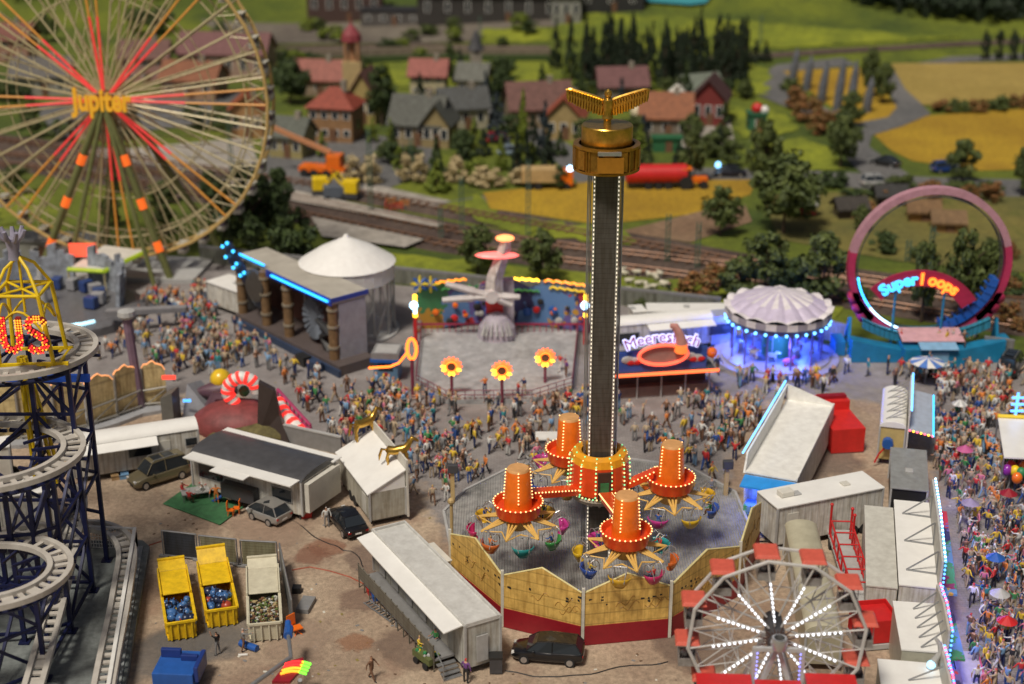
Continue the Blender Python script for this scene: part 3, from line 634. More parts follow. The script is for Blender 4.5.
# ================================================================= small ferris wheel (front right)
def small_wheel():
    Y = 74.0; hz = Z(631, Y); X = XAT(775, Y, hz)
    root = thing('small_ferris_wheel', 'small white ferris wheel with red canopies and white lit spokes at the front right', 'ferris wheel', (X, Y, 0), R(-3))
    n = 12; Rr = 5.05; dp = .85; ph = R(9)
    def pt(i, r, y): a = ph+2*pi*i/n; return Vector((r*cos(a), y, hz+r*sin(a)))
    white = mat('wheel_white', (.55, .54, .52), .35, .1, .1)
    b = MB()
    for y in (-dp, dp): b.tube([pt(i, Rr, y) for i in range(n)], .11, 6, True)
    b.build('rim', white, root)
    b = MB()
    for i in range(n):
        for y in (-dp, dp):
            b.bar(pt(i, .7, y*.7), pt(i, Rr, y), .06); b.bar(pt(i, 2.6, y*.85), pt(i+.5, Rr*.97, y), .035, 5); b.bar(pt(i, 2.6, y*.85), pt(i-.5, Rr*.97, y), .035, 5)
            b.bar(pt(i, 2.6, y*.85), pt(i+1, 2.6, y*.85), .035, 5)
        b.bar(pt(i, 2.6, -dp*.85), pt(i, 2.6, dp*.85), .035, 5); b.bar(pt(i, Rr*.7, -dp), pt(i, Rr*.7, dp), .035, 5)
        b.bar(pt(i, 2.6, -dp*.85), pt(i, Rr*.7, dp), .03, 5)
    b.build('spoke_frame', white, root)
    for i in range(n):
        b = MB(); p, q = pt(i, 1.0, -dp*.75-.12), pt(i, 3.75, -dp*.95-.1); m = 9
        Mx = (q-p).to_track_quat('X', 'Y').to_matrix()
        for j in range(m): b.cbox(p.lerp(q, (j+.5)/m), (.13, .08, .11), M=Mx)
        b.build('light_strip', E_W, root)
    b = MB()
    for i in range(24):
        a = 2*pi*i/24; r0, r1 = .5, 1.15 if i % 2 else .8
        b.slab([(r0*cos(a-.1), -dp-.3, hz+r0*sin(a-.1)), (r0*cos(a+.1), -dp-.3, hz+r0*sin(a+.1)), (r1*cos(a), -dp-.3, hz+r1*sin(a))], (0, .1, 0), 0)
    b.bar((0, -dp-.5, hz), (0, dp+.5, hz), .55, 16, 1); b.bar((0, -dp-.55, hz), (0, -dp-.4, hz), .38, 12, 2)
    b.build('hub', [mat('hub_dark', (.09, .05, .04), .5), DG, BRN], root)
    for i in range(n):
        p = pt(i, Rr, 0); r_ = bpy.data.objects.new('cabin', None)
        b = MB(); b.box(p.x-.5, p.x+.5, -.62, .62, p.z-1.35, p.z-1.28)
        for y0 in (-.62, .56): b.box(p.x-.5, p.x+.5, y0, y0+.06, p.z-1.28, p.z-.85)
        for x0 in (-.5, .44):
            b.box(p.x+x0, p.x+x0+.06, -.56, .56, p.z-1.28, p.z-.78)
        b.ball((p.x-.15, -.1, p.z-.75), .24, 7, 5); b.ball((p.x+.2, .1, p.z-.78), .24, 7, 5)
        for s_ in (-.46, .46):
            for t_ in (-.58, .58): b.bar((p.x+s_, t_, p.z-1.3), (p.x+s_, t_, p.z+.14), .03, 5)
        cb = b.build('cabin', [mat('cabin_grey', (.30, .29, .28), .4, .2, .25, 4)], root)
        b = MB(); x0, x1, y0, y1, z0 = p.x-.72, p.x+.72, -.82, .82, p.z+.12
        b.add([(x0, y0, z0), (x1, y0, z0), (x1, y1, z0), (x0, y1, z0), (x0+.12, y0+.12, z0+.2), (x1-.12, y0+.12, z0+.2), (x1-.12, y1-.12, z0+.2), (x0+.12, y1-.12, z0+.2)], [(3,2,1,0),(4,5,6,7),(0,1,5,4),(1,2,6,5),(2,3,7,6),(3,0,4,7)])
        b.build('canopy', SALM, cb, bevel=.03)
    for s_ in (-1, 1):
        b = MB()
        for e in (-1, 1):
            b.bar((0, s_*(dp+.6), hz), (e*2.3, s_*(dp+1.0), .9), .2, 4)
            b.bar((e*.9, s_*(dp+.8), hz*.6), (e*-.9, s_*(dp+.8), hz*.6), .08, 5)
        b.build('support_leg', mat('pale_leg', (.5, .5, .5), .3, .2), root, bevel=.03)
    b = MB(); b.box(-3.2, 3.4, -2.6, 2.6, .15, .9); b.build('deck', LG, root)
    b = MB(); b.box(-4.6, -1.5, -3.4, -2.2, 6.3, 6.55); b.box(1.5, 4.3, -3.4, -2.2, 6.5, 6.75); b.box(-1.3, 1.3, -3.2, -2.3, 6.1, 6.3); b.build('front_roof', RED, root, bevel=.05)
    b = MB()
    for q in (-4.4, -1.7, 1.7, 4.1): b.bar((q, -2.8, .15), (q, -2.8, 6.4), .09, 6)
    b.build('roof_post', STEEL, root)
    b = MB(); b.cbox((-1.35, -2.0, 4.3), (.24, .24, 7.6)); b.cbox((1.35, -2.0, 4.3), (.24, .24, 7.6)); b.cbox((0, -2.0, 8.1), (2.9, .22, .22)); b.build('entrance_arch', mat('pale_leg', (.5, .5, .5)), root)
    b = MB(); led_row(b, (-1.2, -2.16, 5.2), (-1.2, -2.16, 7.9), .25, .05); led_row(b, (1.2, -2.16, 5.2), (1.2, -2.16, 7.9), .25, .05); b.build('arch_led', E_V, root)
    b = MB(); b.lathe([(.42, 8.1), (.5, 8.5), (.42, 8.8), (.3, 8.8), (.36, 8.5), (.42, 8.1)], 14, (0, -1.9, 0)); b.build('arch_ornament', ALU, root, True)
    footc(X, Y, 4)
small_wheel()
# ================================================================= big ferris wheel
def big_wheel():
    Y = 162.0; hz = Z(97, Y); X = XAT(110, Y, hz); Rr = 17.9; n = 40; dp = 1.3
    root = thing('giant_ferris_wheel', 'huge ferris wheel with red and orange neon spokes and a Jupiter sign at its hub', 'ferris wheel', (X, Y, 0), R(-6))
    kh = mat('khaki_steel', (.52, .45, .26), .4, .1, .15); ol = mat('olive_steel', (.16, .17, .06), .45, .1, .15)
    def pt(i, r, y): a = 2*pi*i/n; return Vector((r*cos(a), y, hz+r*sin(a)))
    b = MB()
    for y in (-dp, dp): b.tube([pt(i, Rr, y) for i in range(n)], .2, 6, True)
    b.build('outer_rim', mat('rim_ochre', (.58, .40, .15), .4, .1), root)
    b = MB()
    for y in (-dp, dp): b.tube([pt(i, Rr*.87, y) for i in range(n)], .1, 5, True); b.tube([pt(i, Rr*.62, y) for i in range(n)], .07, 5, True)
    for i in range(n):
        b.bar(pt(i, Rr, -dp), pt(i, Rr, dp), .09, 5); b.bar(pt(i, Rr*.87, -dp), pt(i, Rr*.87, dp), .05, 5)
        for y in (-dp, dp): b.bar(pt(i, Rr*.87, y), pt(i+.5, Rr, y), .05, 5); b.bar(pt(i+1, Rr*.87, y), pt(i+.5, Rr, y), .05, 5)
    b.build('rim_lattice', kh, root)
    for i in range(n):
        if i % 5 == 0: continue
        b = MB()
        for y in (-dp, dp):
            b.bar(pt(i, 1.2, y*1.2), pt(i, Rr, y), .115, 5)
        for j in range(6): r0 = Rr*(.25+.11*j); b.bar(pt(i, r0, -dp), pt(i, r0+Rr*.08, dp), .055, 4)
        b.build('spoke', kh, root)
    for k in range(8):
        for o in (-.32, .32):
            i = k*5 + o + .25
            b = MB(); b.bar(pt(i, 1.0, -dp-.35), pt(i*1.0, Rr*.5, -dp-.3), .14, 6, 0); b.bar(pt(i, Rr*.5, -dp-.3), pt(i, Rr*.99, -dp-.1), .13, 6, 1)
            b.build('neon_spoke', [mat('spoke_red', (.6, .05, .05), .4, emit=.42, ecol=(1, .06, .05)), mat('spoke_orange', (.6, .28, .05), .4, emit=.12, ecol=(1, .35, .05))], root)
    for i in range(n):
        p = pt(i+.5, Rr-.1, 0); b = MB(); b.box(p.x-.42, p.x+.42, -.75, .75, p.z-1.1, p.z-.6, 0); b.box(p.x-.38, p.x+.38, -.7, .7, p.z-.6, p.z+.0, 1); b.box(p.x-.48, p.x+.48, -.8, .8, p.z, p.z+.14, 0)
        b.bar((p.x, -.9, p.z+.1), (p.x, .9, p.z+.1), .06, 5, 0)
        b.build('cabin', [mat('cabin_pale', (.55, .53, .45), .4), mat('cabin_dark', (.08, .06, .09), .3)], root)
    b = MB(); b.bar((0, -dp-.6, hz), (0, dp+.6, hz), 1.1, 20); b.build('hub', mat('hub_brown', (.2, .08, .05), .4), root)
    feet = [(-8.6, -3.4), (6.0, -3.4), (-4.0, 4.0), (10.2, 4.0)]
    for fx, fy in feet:
        s_ = 1 if fy > 0 else -1
        b = MB(); b.bar((0, s_*(dp+.9), hz), (fx*1.05, fy, 0), .42, 8); lg = b.build('leg', ol, root, True)
        if s_ < 0:
            b = MB()
            for t in (.32, .56, .8):
                c = Vector((0, s_*(dp+.9), hz)).lerp(Vector((fx*1.05, fy, 0)), t); d = Vector((fx*1.05, fy, 0))-Vector((0, s_*(dp+.9), hz)); d.normalize()
                b.bar(c-d*.6, c+d*.6, .46, 8)
            b.build('leg_lamp', emi('lamp_orange', (1, .16, .02), .6), lg)
    for fx in (-9, 9.5):
        b = MB(); b.bar((0, -dp-.9, hz-.5), (fx*.55, -5.8, 0), .26, 8); b.build('brace', ol, root, True)
    b = MB(); b.box(-9, 9, -4, 4, .02, .5); b.build('base_deck', LG, root)
    t = lettering('name_sign', 'Jupiter', 3.0, mat('sign_amber', (.7, .38, .03), .4, emit=.25, ecol=(1, .45, .02)), root, (0, -dp-1.3, hz+.1), extrude=.15, bold=.09); t.scale = (.8, 1.12, 1)
    b = MB(); b.box(-2.9, 2.9, -dp-1.1, -dp-1.0, hz-.9, hz-.8); b.box(-2.9, 2.9, -dp-1.1, -dp-1.0, hz+.85, hz+.95); b.build('sign_frame', kh, root)
    # entrance roof with lime neon edge in front of the wheel base
    c = P(95, 268, 3); r2 = thing('entrance_canopy', 'white sloping entrance canopy edged in lime green neon, below the giant ferris wheel', 'canopy', (c.x, c.y, 0))
    A, B_, C_, D_ = [P(*q, 3.6)-Vector((c.x, c.y, 0)) for q in ((68, 269), (104, 271), (147, 251), (104, 245))]
    b = MB(); b.slab([A, B_, C_, D_], (0, 0, -.2)); b.build('roof', W2, r2)
    b = MB(); b.bar(A+Vector((0, -.1, 0)), B_+Vector((0, -.1, 0)), .25, 6); b.bar(B_+Vector((0, -.1, 0)), C_+Vector((0, -.1, 0)), .25, 6); b.build('neon_edge', mat('lime_edge', (.4, .5, .03), .4, emit=.15, ecol=(.5, .8, .02)), r2)
    b = MB()
    for q in (A, B_, C_, D_): b.bar(q-Vector((0, 0, 3.58)), q-Vector((0, 0, .2)), .12)
    b.build('post', kh, r2)
    b = MB(); m = (A+D_)/2; b.cbox((m.x, m.y-1, 4.7), (3.0, .15, 1.5)); b.build('sign_board', emi('sign_coral', (1, .12, .06), .9), r2)
    footc(X, Y, 9)
big_wheel()
# ================================================================= loop ride
def loops():
    Y = 137.0; hz = Z(264, Y); X = XAT(929, Y, hz); Rr = 7.55
    root = thing('loop_ride', 'pink and red vertical loop ride with a blue train, reading Super Loops', 'fairground ride', (X, Y, 0))
    def pt(a, r, y=0): return Vector((r*cos(a), y, hz+r*.98*sin(a)))
    b = MB(); N = 72
    for i in range(N):
        a0, a1 = 2*pi*i/N, 2*pi*(i+1)/N; k = 0 if 0.06*pi < (a0 % (2*pi)) < .94*pi else 1
        ring = []
        for r_, y in ((Rr-.35, -.5), (Rr+.3, -.5), (Rr+.3, .5), (Rr-.35, .5)): ring += [pt(a0, r_, y), pt(a1, r_, y)]
        b.add(ring, [(0, 1, 3, 2), (2, 3, 5, 4), (4, 5, 7, 6), (6, 7, 1, 0)], k)
    b.build('loop_track', [mat('faded_pink', (.48, .25, .30), .4), mat('raspberry', (.45, .03, .10), .4)], root)
    b = MB(); b.tube([pt(2*pi*i/60, Rr-.6, -.4) for i in range(60)], .06, 5, True); b.tube([pt(2*pi*i/60, Rr-.6, .4) for i in range(60)], .06, 5, True); b.build('rail', DG, root)
    # train
    for j in range(9):
        a = R(-72+j*7.0); b = MB(); rad = pt(a, 1)-pt(a, 0); tan_ = Vector((-sin(a), 0, cos(a))); rr = Vector((cos(a), 0, sin(a)))
        M3 = Matrix((tan_, Vector((0, 1, 0)), rr)).transposed()
        b.cbox(pt(a, Rr-.95), (.95, 1.5, .55), M=M3, k=0); b.cbox(pt(a, Rr-1.35)-tan_*.3, (.16, 1.4, .4), M=M3, k=0); b.cbox(pt(a, Rr-1.3, -.72), (.9, .08, .5), M=M3, k=0)
        b.ball(pt(a, Rr-1.45, -.3)+tan_*.05, .22, 7, 5, 1)
        b.build('train_car', [mat('train_blue', (.01, .10, .45), .35, coat=.4), BK], root, bevel=.03)
    b = MB()
    for i in range(8): a = R(190+i*3.6); b.bar(pt(a, Rr-.6, -.6), pt(a+R(3), Rr-.6, -.6), .08, 5)
    b.build('blue_neon', E_B, root)
    b = MB()
    for i in range(9): a = R(219+i*3.6); b.bar(pt(a, Rr-.6, -.6), pt(a+R(3), Rr-.6, -.6), .09, 5)
    b.build('white_neon', E_BW, root)
    # swept side wings near the bottom of the loop
    for s_ in (-1, 1):
        b = MB(); a = R(-90+s_*56)
        for k in range(3): b.bar(pt(a+s_*R(-8+8*k), Rr+.2, -.5), pt(a+s_*R(-8+8*k), Rr+.2, .5), .85-.12*k, 14)
        b.build('side_boss', mat('raspberry', (.45, .03, .10)), root, True)
    # sign: arc
    sy = -1.2; Ra = 5.9; czs = hz-2.1-Ra+1.0
    b = MB(); A = [R(86+48-100*i/16) for i in range(17)]
    cxs = -1.0
    vs = [(cxs+(Ra+.85)*cos(a), sy, czs+(Ra+.85)*sin(a)) for a in A] + [(cxs+(Ra-.75)*cos(a), sy, czs+(Ra-.75)*sin(a)) for a in A[::-1]]
    for i in range(16): b.slab([vs[i], vs[i+1], vs[33-i-1], vs[33-i]], (0, .25, 0))
    sb = b.build('sign_board', mat('sign_raspberry', (.4, .02, .07), .4), root)
    for word, m, a0, sgn in (('Super', E_C, R(90+21), 1), ('l oops', E_O, R(90-19), 1)):
        me = text_mesh(word, 1.6, .04, .06)
        for v in me.vertices:
            a = a0 - v.co.x/Ra; r_ = Ra+v.co.y-.05; v.co.x, v.co.y, v.co.z = cxs+r_*cos(a), sy-.08-v.co.z, czs+r_*sin(a)
        me.materials.clear(); me.materials.append(m); o = bpy.data.objects.new('lettering', me); COL.objects.link(o); o.parent = sb
    b = MB()
    for x in (-3.2, 1.5): b.bar((x, sy+.2, .8), (x, sy+.2, czs+sqrt(Ra*Ra-(x-cxs)**2)-.6), .12)
    b.build('sign_post', CYAN, root)
    # base: curved catwalk, ramps, control house
    b = MB(); cw = []
    for i in range(17):
        t = -1+2*i/16; cw.append((t*6.2, -1.3, 1.4+1.7*t*t+.8))
    for i in range(16):
        p, q = Vector(cw[i]), Vector(cw[i+1]); b.slab([p, q, q-Vector((0, 0, .9)), p-Vector((0, 0, .9))], (0, .12, 0)); b.slab([p, q, q+Vector((0, 2.6, 0)), p+Vector((0, 2.6, 0))], (0, 0, -.12))
    b.build('catwalk', planks('catwalk_blue', (.03, .24, .36), .5, 0, .5), root)
    b = MB()
    b.slab([(-7.4, -2.9, 0.05), (-2.6, -2.9, 0.05), (-2.6, -2.9, 1.3), (-7.4, -2.9, 2.3)], (0, 1.5, 0)); b.build('ramp', CYAN, root); b = MB(); b.slab([(7.4, -2.9, 0.05), (3.2, -2.9, 0.05), (3.2, -2.9, 1.3), (7.4, -2.9, 2.3)], (0, 1.5, 0)); b.build('ramp', CYAN, root)
    b = MB(); b.box(-2.6, 3.2, -4.2, -1.0, .05, 1.9); b.build('control_house', CYAN, root, bevel=.05)
    b = MB(); b.slab([(-2.7, -3.2, 2.3), (3.3, -3.2, 2.3), (3.3, -.8, 2.8), (-2.7, -.8, 2.8)], (0, 0, .08)); b.build('roof_screen', mat('pale_pink_roof', (.6, .35, .38), .4), root)
    b = MB(); b.slab([(-1.2, -4.6, 1.98), (2.4, -4.6, 1.98), (2.4, -3.3, 2.25), (-1.2, -3.3, 2.25)], (0, 0, .08)); b.box(-.3, 1.6, -4.25, -4.2, .1, 1.6); b.build('front_roof', mat('sky_blue_panel', (.22, .42, .62), .4), root)
    for x in (-8.1, 8.1):
        b = MB(); b.box(x-.5, x+.5, -1.2, 1.2, .05, 1.5); b.bar((x*.9, -1.2, 0), (x*.88, 0, hz-5.5), .2, 4); b.bar((x*.9, 1.2, 0), (x*.88, 0, hz-5.5), .2, 4); b.build('side_support', CYAN, root)
    foot(X, Y-1, 17, 8, 0)
loops()
# ================================================================= carousel
def carousel():
    c = P(775, 358); X, Y = c.x, c.y; zr = Z(310, Y)
    root = thing('carousel', 'round carousel with a scalloped lilac and white roof, glowing blue inside', 'carousel', (X, Y, 0))
    n = 16; Rr = 5.0; vs = []; fs = []; M = n*4
    rings = [(.25, 2.0), (1.6, 1.75), (3.2, 1.15), (4.5, .35), (5.1, .35)]
    b = MB()
    for j, (r_, z) in enumerate(rings):
        for i in range(M):
            a = 2*pi*i/M; sc = abs(sin(n*a/2)); w_ = (r_/5)**2
            vs.append((r_*(1+.03*sc*w_)*cos(a), r_*(1+.03*sc*w_)*sin(a), zr+z+.35*sc*w_))
    for j in range(len(rings)-1):
        for i in range(M): fs.append((j*M+i, j*M+(i+1) % M, (j+1)*M+(i+1) % M, (j+1)*M+i))
    for q, f in enumerate(fs):
        i = q % M; k = 0
        b.add([vs[j] for j in f], [(0, 1, 2, 3)], k if q < 2*M and i % 4 < 2 else (1 if q < 3*M else 0))
    b.lathe([(.3, zr+1.7), (.25, zr+2.0), (.05, zr+2.1)], 12, k=0)
    rf = b.build('roof', [mat('roof_cream', (.74, .70, .72), .45), mat('roof_lilac', (.56, .50, .64), .45)], root)
    b = MB()
    for i in range(n*2):
        a0, a1 = pi*i/n, pi*(i+1)/n; d0 = .35 if i % 2 else .1; 
        p = [(5.1*cos(a0), 5.1*sin(a0)), (5.1*cos(a1), 5.1*sin(a1))]
        b.slab([(p[0][0], p[0][1], zr+.3), (p[1][0], p[1][1], zr+.3), (p[1][0], p[1][1], zr-.35), (p[0][0], p[0][1], zr-.35)], (-.06*cos(a0), -.06*sin(a0), 0), i % 2)
    b.lathe([(4.85, zr-.9), (4.85, zr+.1), (4.75, zr+.1), (4.75, zr-.9), (4.85, zr-.9)], 32, k=2)
    b.build('valance', [mat('roof_cream', (.55, .52, .55)), mat('valance_grey', (.35, .32, .38), .5), mat('rounding_board', (.12, .10, .2), .5)], root)
    b = MB()
    for i in range(32): a = 2*pi*i/32; b.ball((5.0*cos(a), 5.0*sin(a), zr-.8), .15, 7, 5)
    b.build('bulb', emi('bulb_blue', (.15, .5, 1), 4), root)
    for i in range(12):
        a = 2*pi*(i+.3)/12; b = MB(); b.bar((4.4*cos(a), 4.4*sin(a), .4), (4.4*cos(a), 4.4*sin(a), zr), .1, 8); b.build('post', mat('post_violet', (.2, .18, .4), .3, .3), root)
    b = MB(); b.lathe([(1.4, .5), (1.4, zr+.3)], 16); b.build('centre_drum', mural('carousel_mural', 1.2), root)
    b = MB(); b.lathe([(6.1, .02), (6.1, .3), (5.2, .32), (5.2, .5), (0, .5)], 40); b.build('deck', mat('lilac_deck', (.35, .33, .42), .4), root)
    hm = mat('toy_horse', (.6, .55, .5), .4)
    for i in range(12):
        a = 2*pi*i/12+.2; r_ = 3.4 if i % 2 else 2.4; z = 1.3+.3*sin(i*2); t = Vector((-sin(a), cos(a), 0)); c_ = Vector((r_*cos(a), r_*sin(a), z)); b = MB()
        b.tube([c_-t*.6, c_-t*.3, c_+t*.3, c_+t*.5+Vector((0, 0, .35)), c_+t*.85+Vector((0, 0, .3))], [.1, .27, .25, .15, .07], 7)
        for q in (-.35, .35):
            for s_ in (-.12, .12): n_ = Vector((cos(a), sin(a), 0))*s_; b.tube([c_+t*q+n_, c_+t*(q+.1)+n_-Vector((0, 0, .65))], [.09, .05], 5)
        b.bar((c_.x, c_.y, .5), (c_.x, c_.y, zr), .035, 5); b.build('carousel_horse', [hm, PINKM][i % 3 == 0], root, True)
    for a in (0, 2.1, 4.2):
        l = lamp((X+3.6*cos(a-1.5), Y+3.6*sin(a-1.5), 2.6), (.06, .14, 1), 1300, .3); 
    footc(X, Y, 6)
carousel()
# ================================================================= swinging arm ride (floor, backdrop, arm)
def arm_ride():
    c = P(500, 365); X, Y = c.x, c.y
    o = Vector((X, Y, 0))
    root = thing('swinging_arm_ride', 'swinging arm ride with white propeller arms on a pale fenced floor before painted scenery', 'fairground ride', (X, Y, 0))
    fl = [P(*q)-o for q in ((422, 333), (578, 334), (572, 391), (532, 404), (446, 404), (416, 388))]
    b = MB(); b.prism([(p.x, p.y) for p in fl], .02, .45)
    b.build('floor', ground_mat('pale_floor', (.36, .36, .36), (.44, .44, .44), (.30, .30, .31), .12, .9, .1, rough=.4), root)
    b = MB()
    for i in (1, 2, 3, 4, 5):
        p, q = fl[i], fl[(i+1) % 6]; n = int((q-p).length/.8)
        for z in (.9, 1.35): b.bar(p+Vector((0, 0, z)), q+Vector((0, 0, z)), .04, 5)
        for j in range(n+1): t = p.lerp(q, j/n); b.bar(t+Vector((0, 0, .4)), t+Vector((0, 0, 1.35)), .035, 5)
    b.build('railing', mat('maroon_rail', (.22, .05, .08), .4), root)
    for i, k in ((2, 0), (3, 0), (4, 0)):
        p, q = fl[i], fl[i+1]; d = (q-p).normalized(); n = Vector((d.y, -d.x, 0)); b = MB()
        for s_ in range(3): b.slab([p+n*(.02+.5*s_), q+n*(.02+.5*s_), q+n*(.5+.5*s_), p+n*(.5+.5*s_)], (0, 0, .42-.13*s_), 0)
        L = (q-p).length
        for s_ in range(3):
            for j in range(int(L/.5)): t = p+d*(j*.5+.1)+n*(.25+.5*s_); b.cbox(t+Vector((0, 0, .44-.13*s_)), (.25, .22, .03), atan2(d.y, d.x), 1)
        b.build('steps', [LG, BRN], root)
    # backdrop, bowed
    p0, p1 = P(414, 334)-o, P(588, 334)-o; hz = Z(286, P(500, 334).y); N = 24; b = MB()
    mu = mural('backdrop_mural', 1.5, 1, .42)
    bow = lambda t: p0.lerp(p1, t)+Vector((0, 2.6*sin(pi*t), 0))
    hh = lambda t: hz - 1.0 + .9*abs(sin(pi*t*3))
    for i in range(N):
        a, c_ = bow(i/N), bow((i+1)/N); b.slab([a+Vector((0, 0, .2)), c_+Vector((0, 0, .2)), c_+Vector((0, 0, hh((i+1)/N))), a+Vector((0, 0, hh(i/N)))], (0, .25, 0))
    bd = b.build('backdrop', mu, root)
    def strip(t0, t1, z0, m, nm):
        b = MB(); K_ = 14; b.tube([bow(t0+(t1-t0)*i/K_)+Vector((0, -.2, z0+.25*abs(sin(i*1.1)))) for i in range(K_+1)], .13, 5); b.build(nm, m, bd)
    strip(.52, .72, hz-.2, E_Y, 'neon_flame'); strip(.75, .98, hz-.1, emi('neon_amber', (1, .3, .02), 1.6), 'neon_flame'); strip(.78, .98, hz-.8, mat('yellow_flame', (.7, .5, .02), emit=.4), 'yellow_flame'); strip(.1, .3, hz-.1, emi('neon_amber', (1, .3, .02)), 'neon_flame')
    strip(.55, .72, hz-1.4, mat('green_dragon', (.05, .3, .08)), 'green_dragon'); strip(.16, .33, hz-.9, mat('green_dragon', (.05, .3, .08)), 'green_dragon')
    b = MB()
    for i in range(26):
        p = bow(uni(.03, .97)); b.ball(p+Vector((0, -.35, uni(.9, 3.0))), uni(.2, .5), 7, 5, i % 5, (1, .5, 1))
    b.build('scenery_figure', [ORG, RED, BLUE, LG, BK], bd)
    for t, z in ((.04, hz+.5), (.1, hz+.3)):
        b = MB(); c_ = bow(t)+Vector((0, -.3, z-.3))
        for j in range(8): a = j*pi/4; b.tube([c_, c_+Vector((.9*cos(a), 0, .9*sin(a)))], [.3, .08], 5, k=j % 2)
        b.build('star', [mat('star_yellow', (.7, .55, .03)), BLUE], bd)
    b = MB(); b.box(p0.x, p1.x, p0.y-.6, p0.y-.55, 1.2, 1.4)
    for i in range(30): x = p0.x+(p1.x-p0.x)*i/29; b.bar((x, p0.y-.58, .4), (x, p0.y-.58, 1.4), .05, 4)
    b.build('inner_rail', mat('crimson_rail', (.35, .03, .08), .4), root)
    for px, wd in ((416, 1), (585, 1)):
        g = P(px, 345)-o; b = MB(); b.bar((g.x, g.y, .1), (g.x, g.y, 3.0), .2, 8, 0); b.bar((g.x, g.y, 3.0), (g.x, g.y, 3.4), .22, 8, 1); b.bar((g.x, g.y, 3.4), (g.x, g.y, 4.6), .17, 8, 2 if px < 500 else 3); b.bar((g.x, g.y, 4.6), (g.x, g.y, 5.3), .2, 8, 1)
        b.ball((g.x-.1, g.y-.3, 4.3), .42, 8, 6, 2)
        b.build('lamp_post', [RED, E_Y, E_BW, BLUE], root)
    # arm
    Yb = P(500, 338).y; zt = Z(237, Yb); X0 = XAT(500, Yb, 2)-X; yb = Yb-Y+.3
    am = mat('arm_white', (.6, .57, .56), .35)
    b = MB(); ztop = zt+.2; xt = XAT(506, Yb, ztop)-X; xm = XAT(494, Yb, 5.2)-X
    b.tube([(xm, yb-1.0, Z(292, Yb)), (xm+.1, yb-1.0, Z(275, Yb)), (xt-.1, yb-1.0, Z(245, Yb)), (xt, yb-1.0, ztop)], [.95, .8, .6, .5], 4)
    arm = b.build('arm', planks('arm_panels', (.6, .57, .55), .8, 2, .8), root)
    b = MB(); z_ = Z(253, Yb); b.ball((XAT(497, Yb, z_)-X, yb-1.0, z_), 1, 16, 6, 0, (2.2, .8, .3)); z2 = Z(236, Yb); b.ball((XAT(505, Yb, z2)-X, yb-1.0, z2), 1, 14, 6, 1, (.95, .7, .32))
    b.build('neon_collar', [emi('neon_coral', (1, .16, .14), 1.8), emi('neon_peach', (1, .3, .1), 2.4)], arm)
    b = MB(); b.box(X0-1.2, X0+1.4, yb, yb+1.2, .45, 6.0, 0); b.lathe([(2.0, .45), (1.8, 1.6), (1.1, 2.6), (.3, 3.0)], 18, (X0-.3, yb-.9, 0), 0)
    b.box(X0-1.4, X0+.3, yb-.6, yb, 2.8, 3.9, 1); b.box(X0-1.5, X0+.3, yb-.65, yb-.02, 5.0, 6.0, 2)
    b.build('pedestal', [mat('pedestal_lilac', (.4, .36, .42), .4), RED, PUR], root)
    b = MB()
    for j in range(9): a = pi+j*pi/8; b.tube([(X0-.3+1.5*cos(a), yb-2.6+.4*sin(a), 1.2), (X0-.3+1.1*cos(a), yb-2.5, 2.6)], [.14, .03], 5)
    b.build('spike', LG, root)
    hub = Vector((XAT(492, Yb, 5)-X, yb-1.8, Z(291, Yb)))
    b = MB(); b.bar(hub+Vector((0, -.5, 0)), hub+Vector((0, 1.8, 0)), .65, 12)
    b.build('propeller_hub', am, root, True)
    for (px, py) in ((446, 279), (443, 295), (520, 292), (512, 300)):
        z = Z(py, Yb); q = Vector((XAT(px, Yb, z)-X, yb-1.8, z)); b = MB(); b.tube([hub, hub.lerp(q, .35), hub.lerp(q, .4), q], [.5, .32, .42, .28], 6); b.build('propeller_blade', am, root, True)
    foot(X, Y-1, 17, 14, 0); foot(X, Y+4, 18, 6, 0)
    # sunflowers
    flowers = [('left of the three in the front row', 452, 366, 398), ('in the middle of the front row', 502, 370, 403), ('right of the three in the front row', 545, 357, 385)]
    for lab, px, pyt, pyb in flowers:
        g = P(px, pyb+2); z = Z(pyt, g.y); t = thing('sunflower_lamp', 'glowing neon sunflower on a maroon post, %s' % lab, 'lamp', (g.x, g.y, 0), 0, 'sunflower lamps before the pale ride floor')
        b = MB(); b.bar((0, 0, .1), (0, 0, z-.5), .14, 6); b.build('post', mat('maroon_post', (.2, .03, .06), .4), t)
        for i in range(14):
            a = 2*pi*i/14; b = MB(); b.tube([(.42*cos(a), -.1, z+.42*sin(a)), (.72*cos(a), -.14, z+.72*sin(a)), (.98*cos(a), -.1, z+.95*sin(a))], [.14, .2, .05], 6); b.build('petal', [E_Y, emi('petal_red', (1, .1, .02), 3)][1 if sin(a) > .3 or i % 3 == 0 else 0], t, True)
        b = MB(); b.bar((0, -.22, z), (0, .05, z), .42, 14, 0); b.build('disc', BRN, t); b = MB(); b.tube([(.48*cos(2*pi*i/16), -.25, z+.48*sin(2*pi*i/16)) for i in range(16)], .08, 5, True); b.build('neon_ring', E_O, t)
    # archway neon beside ticket booth
    g = P(413, 397); z = Z(349, g.y); t = thing('neon_ring_post', 'maroon post topped with an orange neon ring and ribbon, beside the blue ticket booth', 'lamp', (g.x, g.y, 0))
    b = MB(); b.bar((0, 0, 0), (0, 0, z-1), .16, 6); b.build('post', mat('maroon_post', (.2, .03, .06)), t)
    b = MB(); b.tube([(.42*cos(2*pi*i/16), 0, z+1.0*sin(2*pi*i/16)) for i in range(16)], .15, 6, True); b.build('neon_ring', E_O, t)
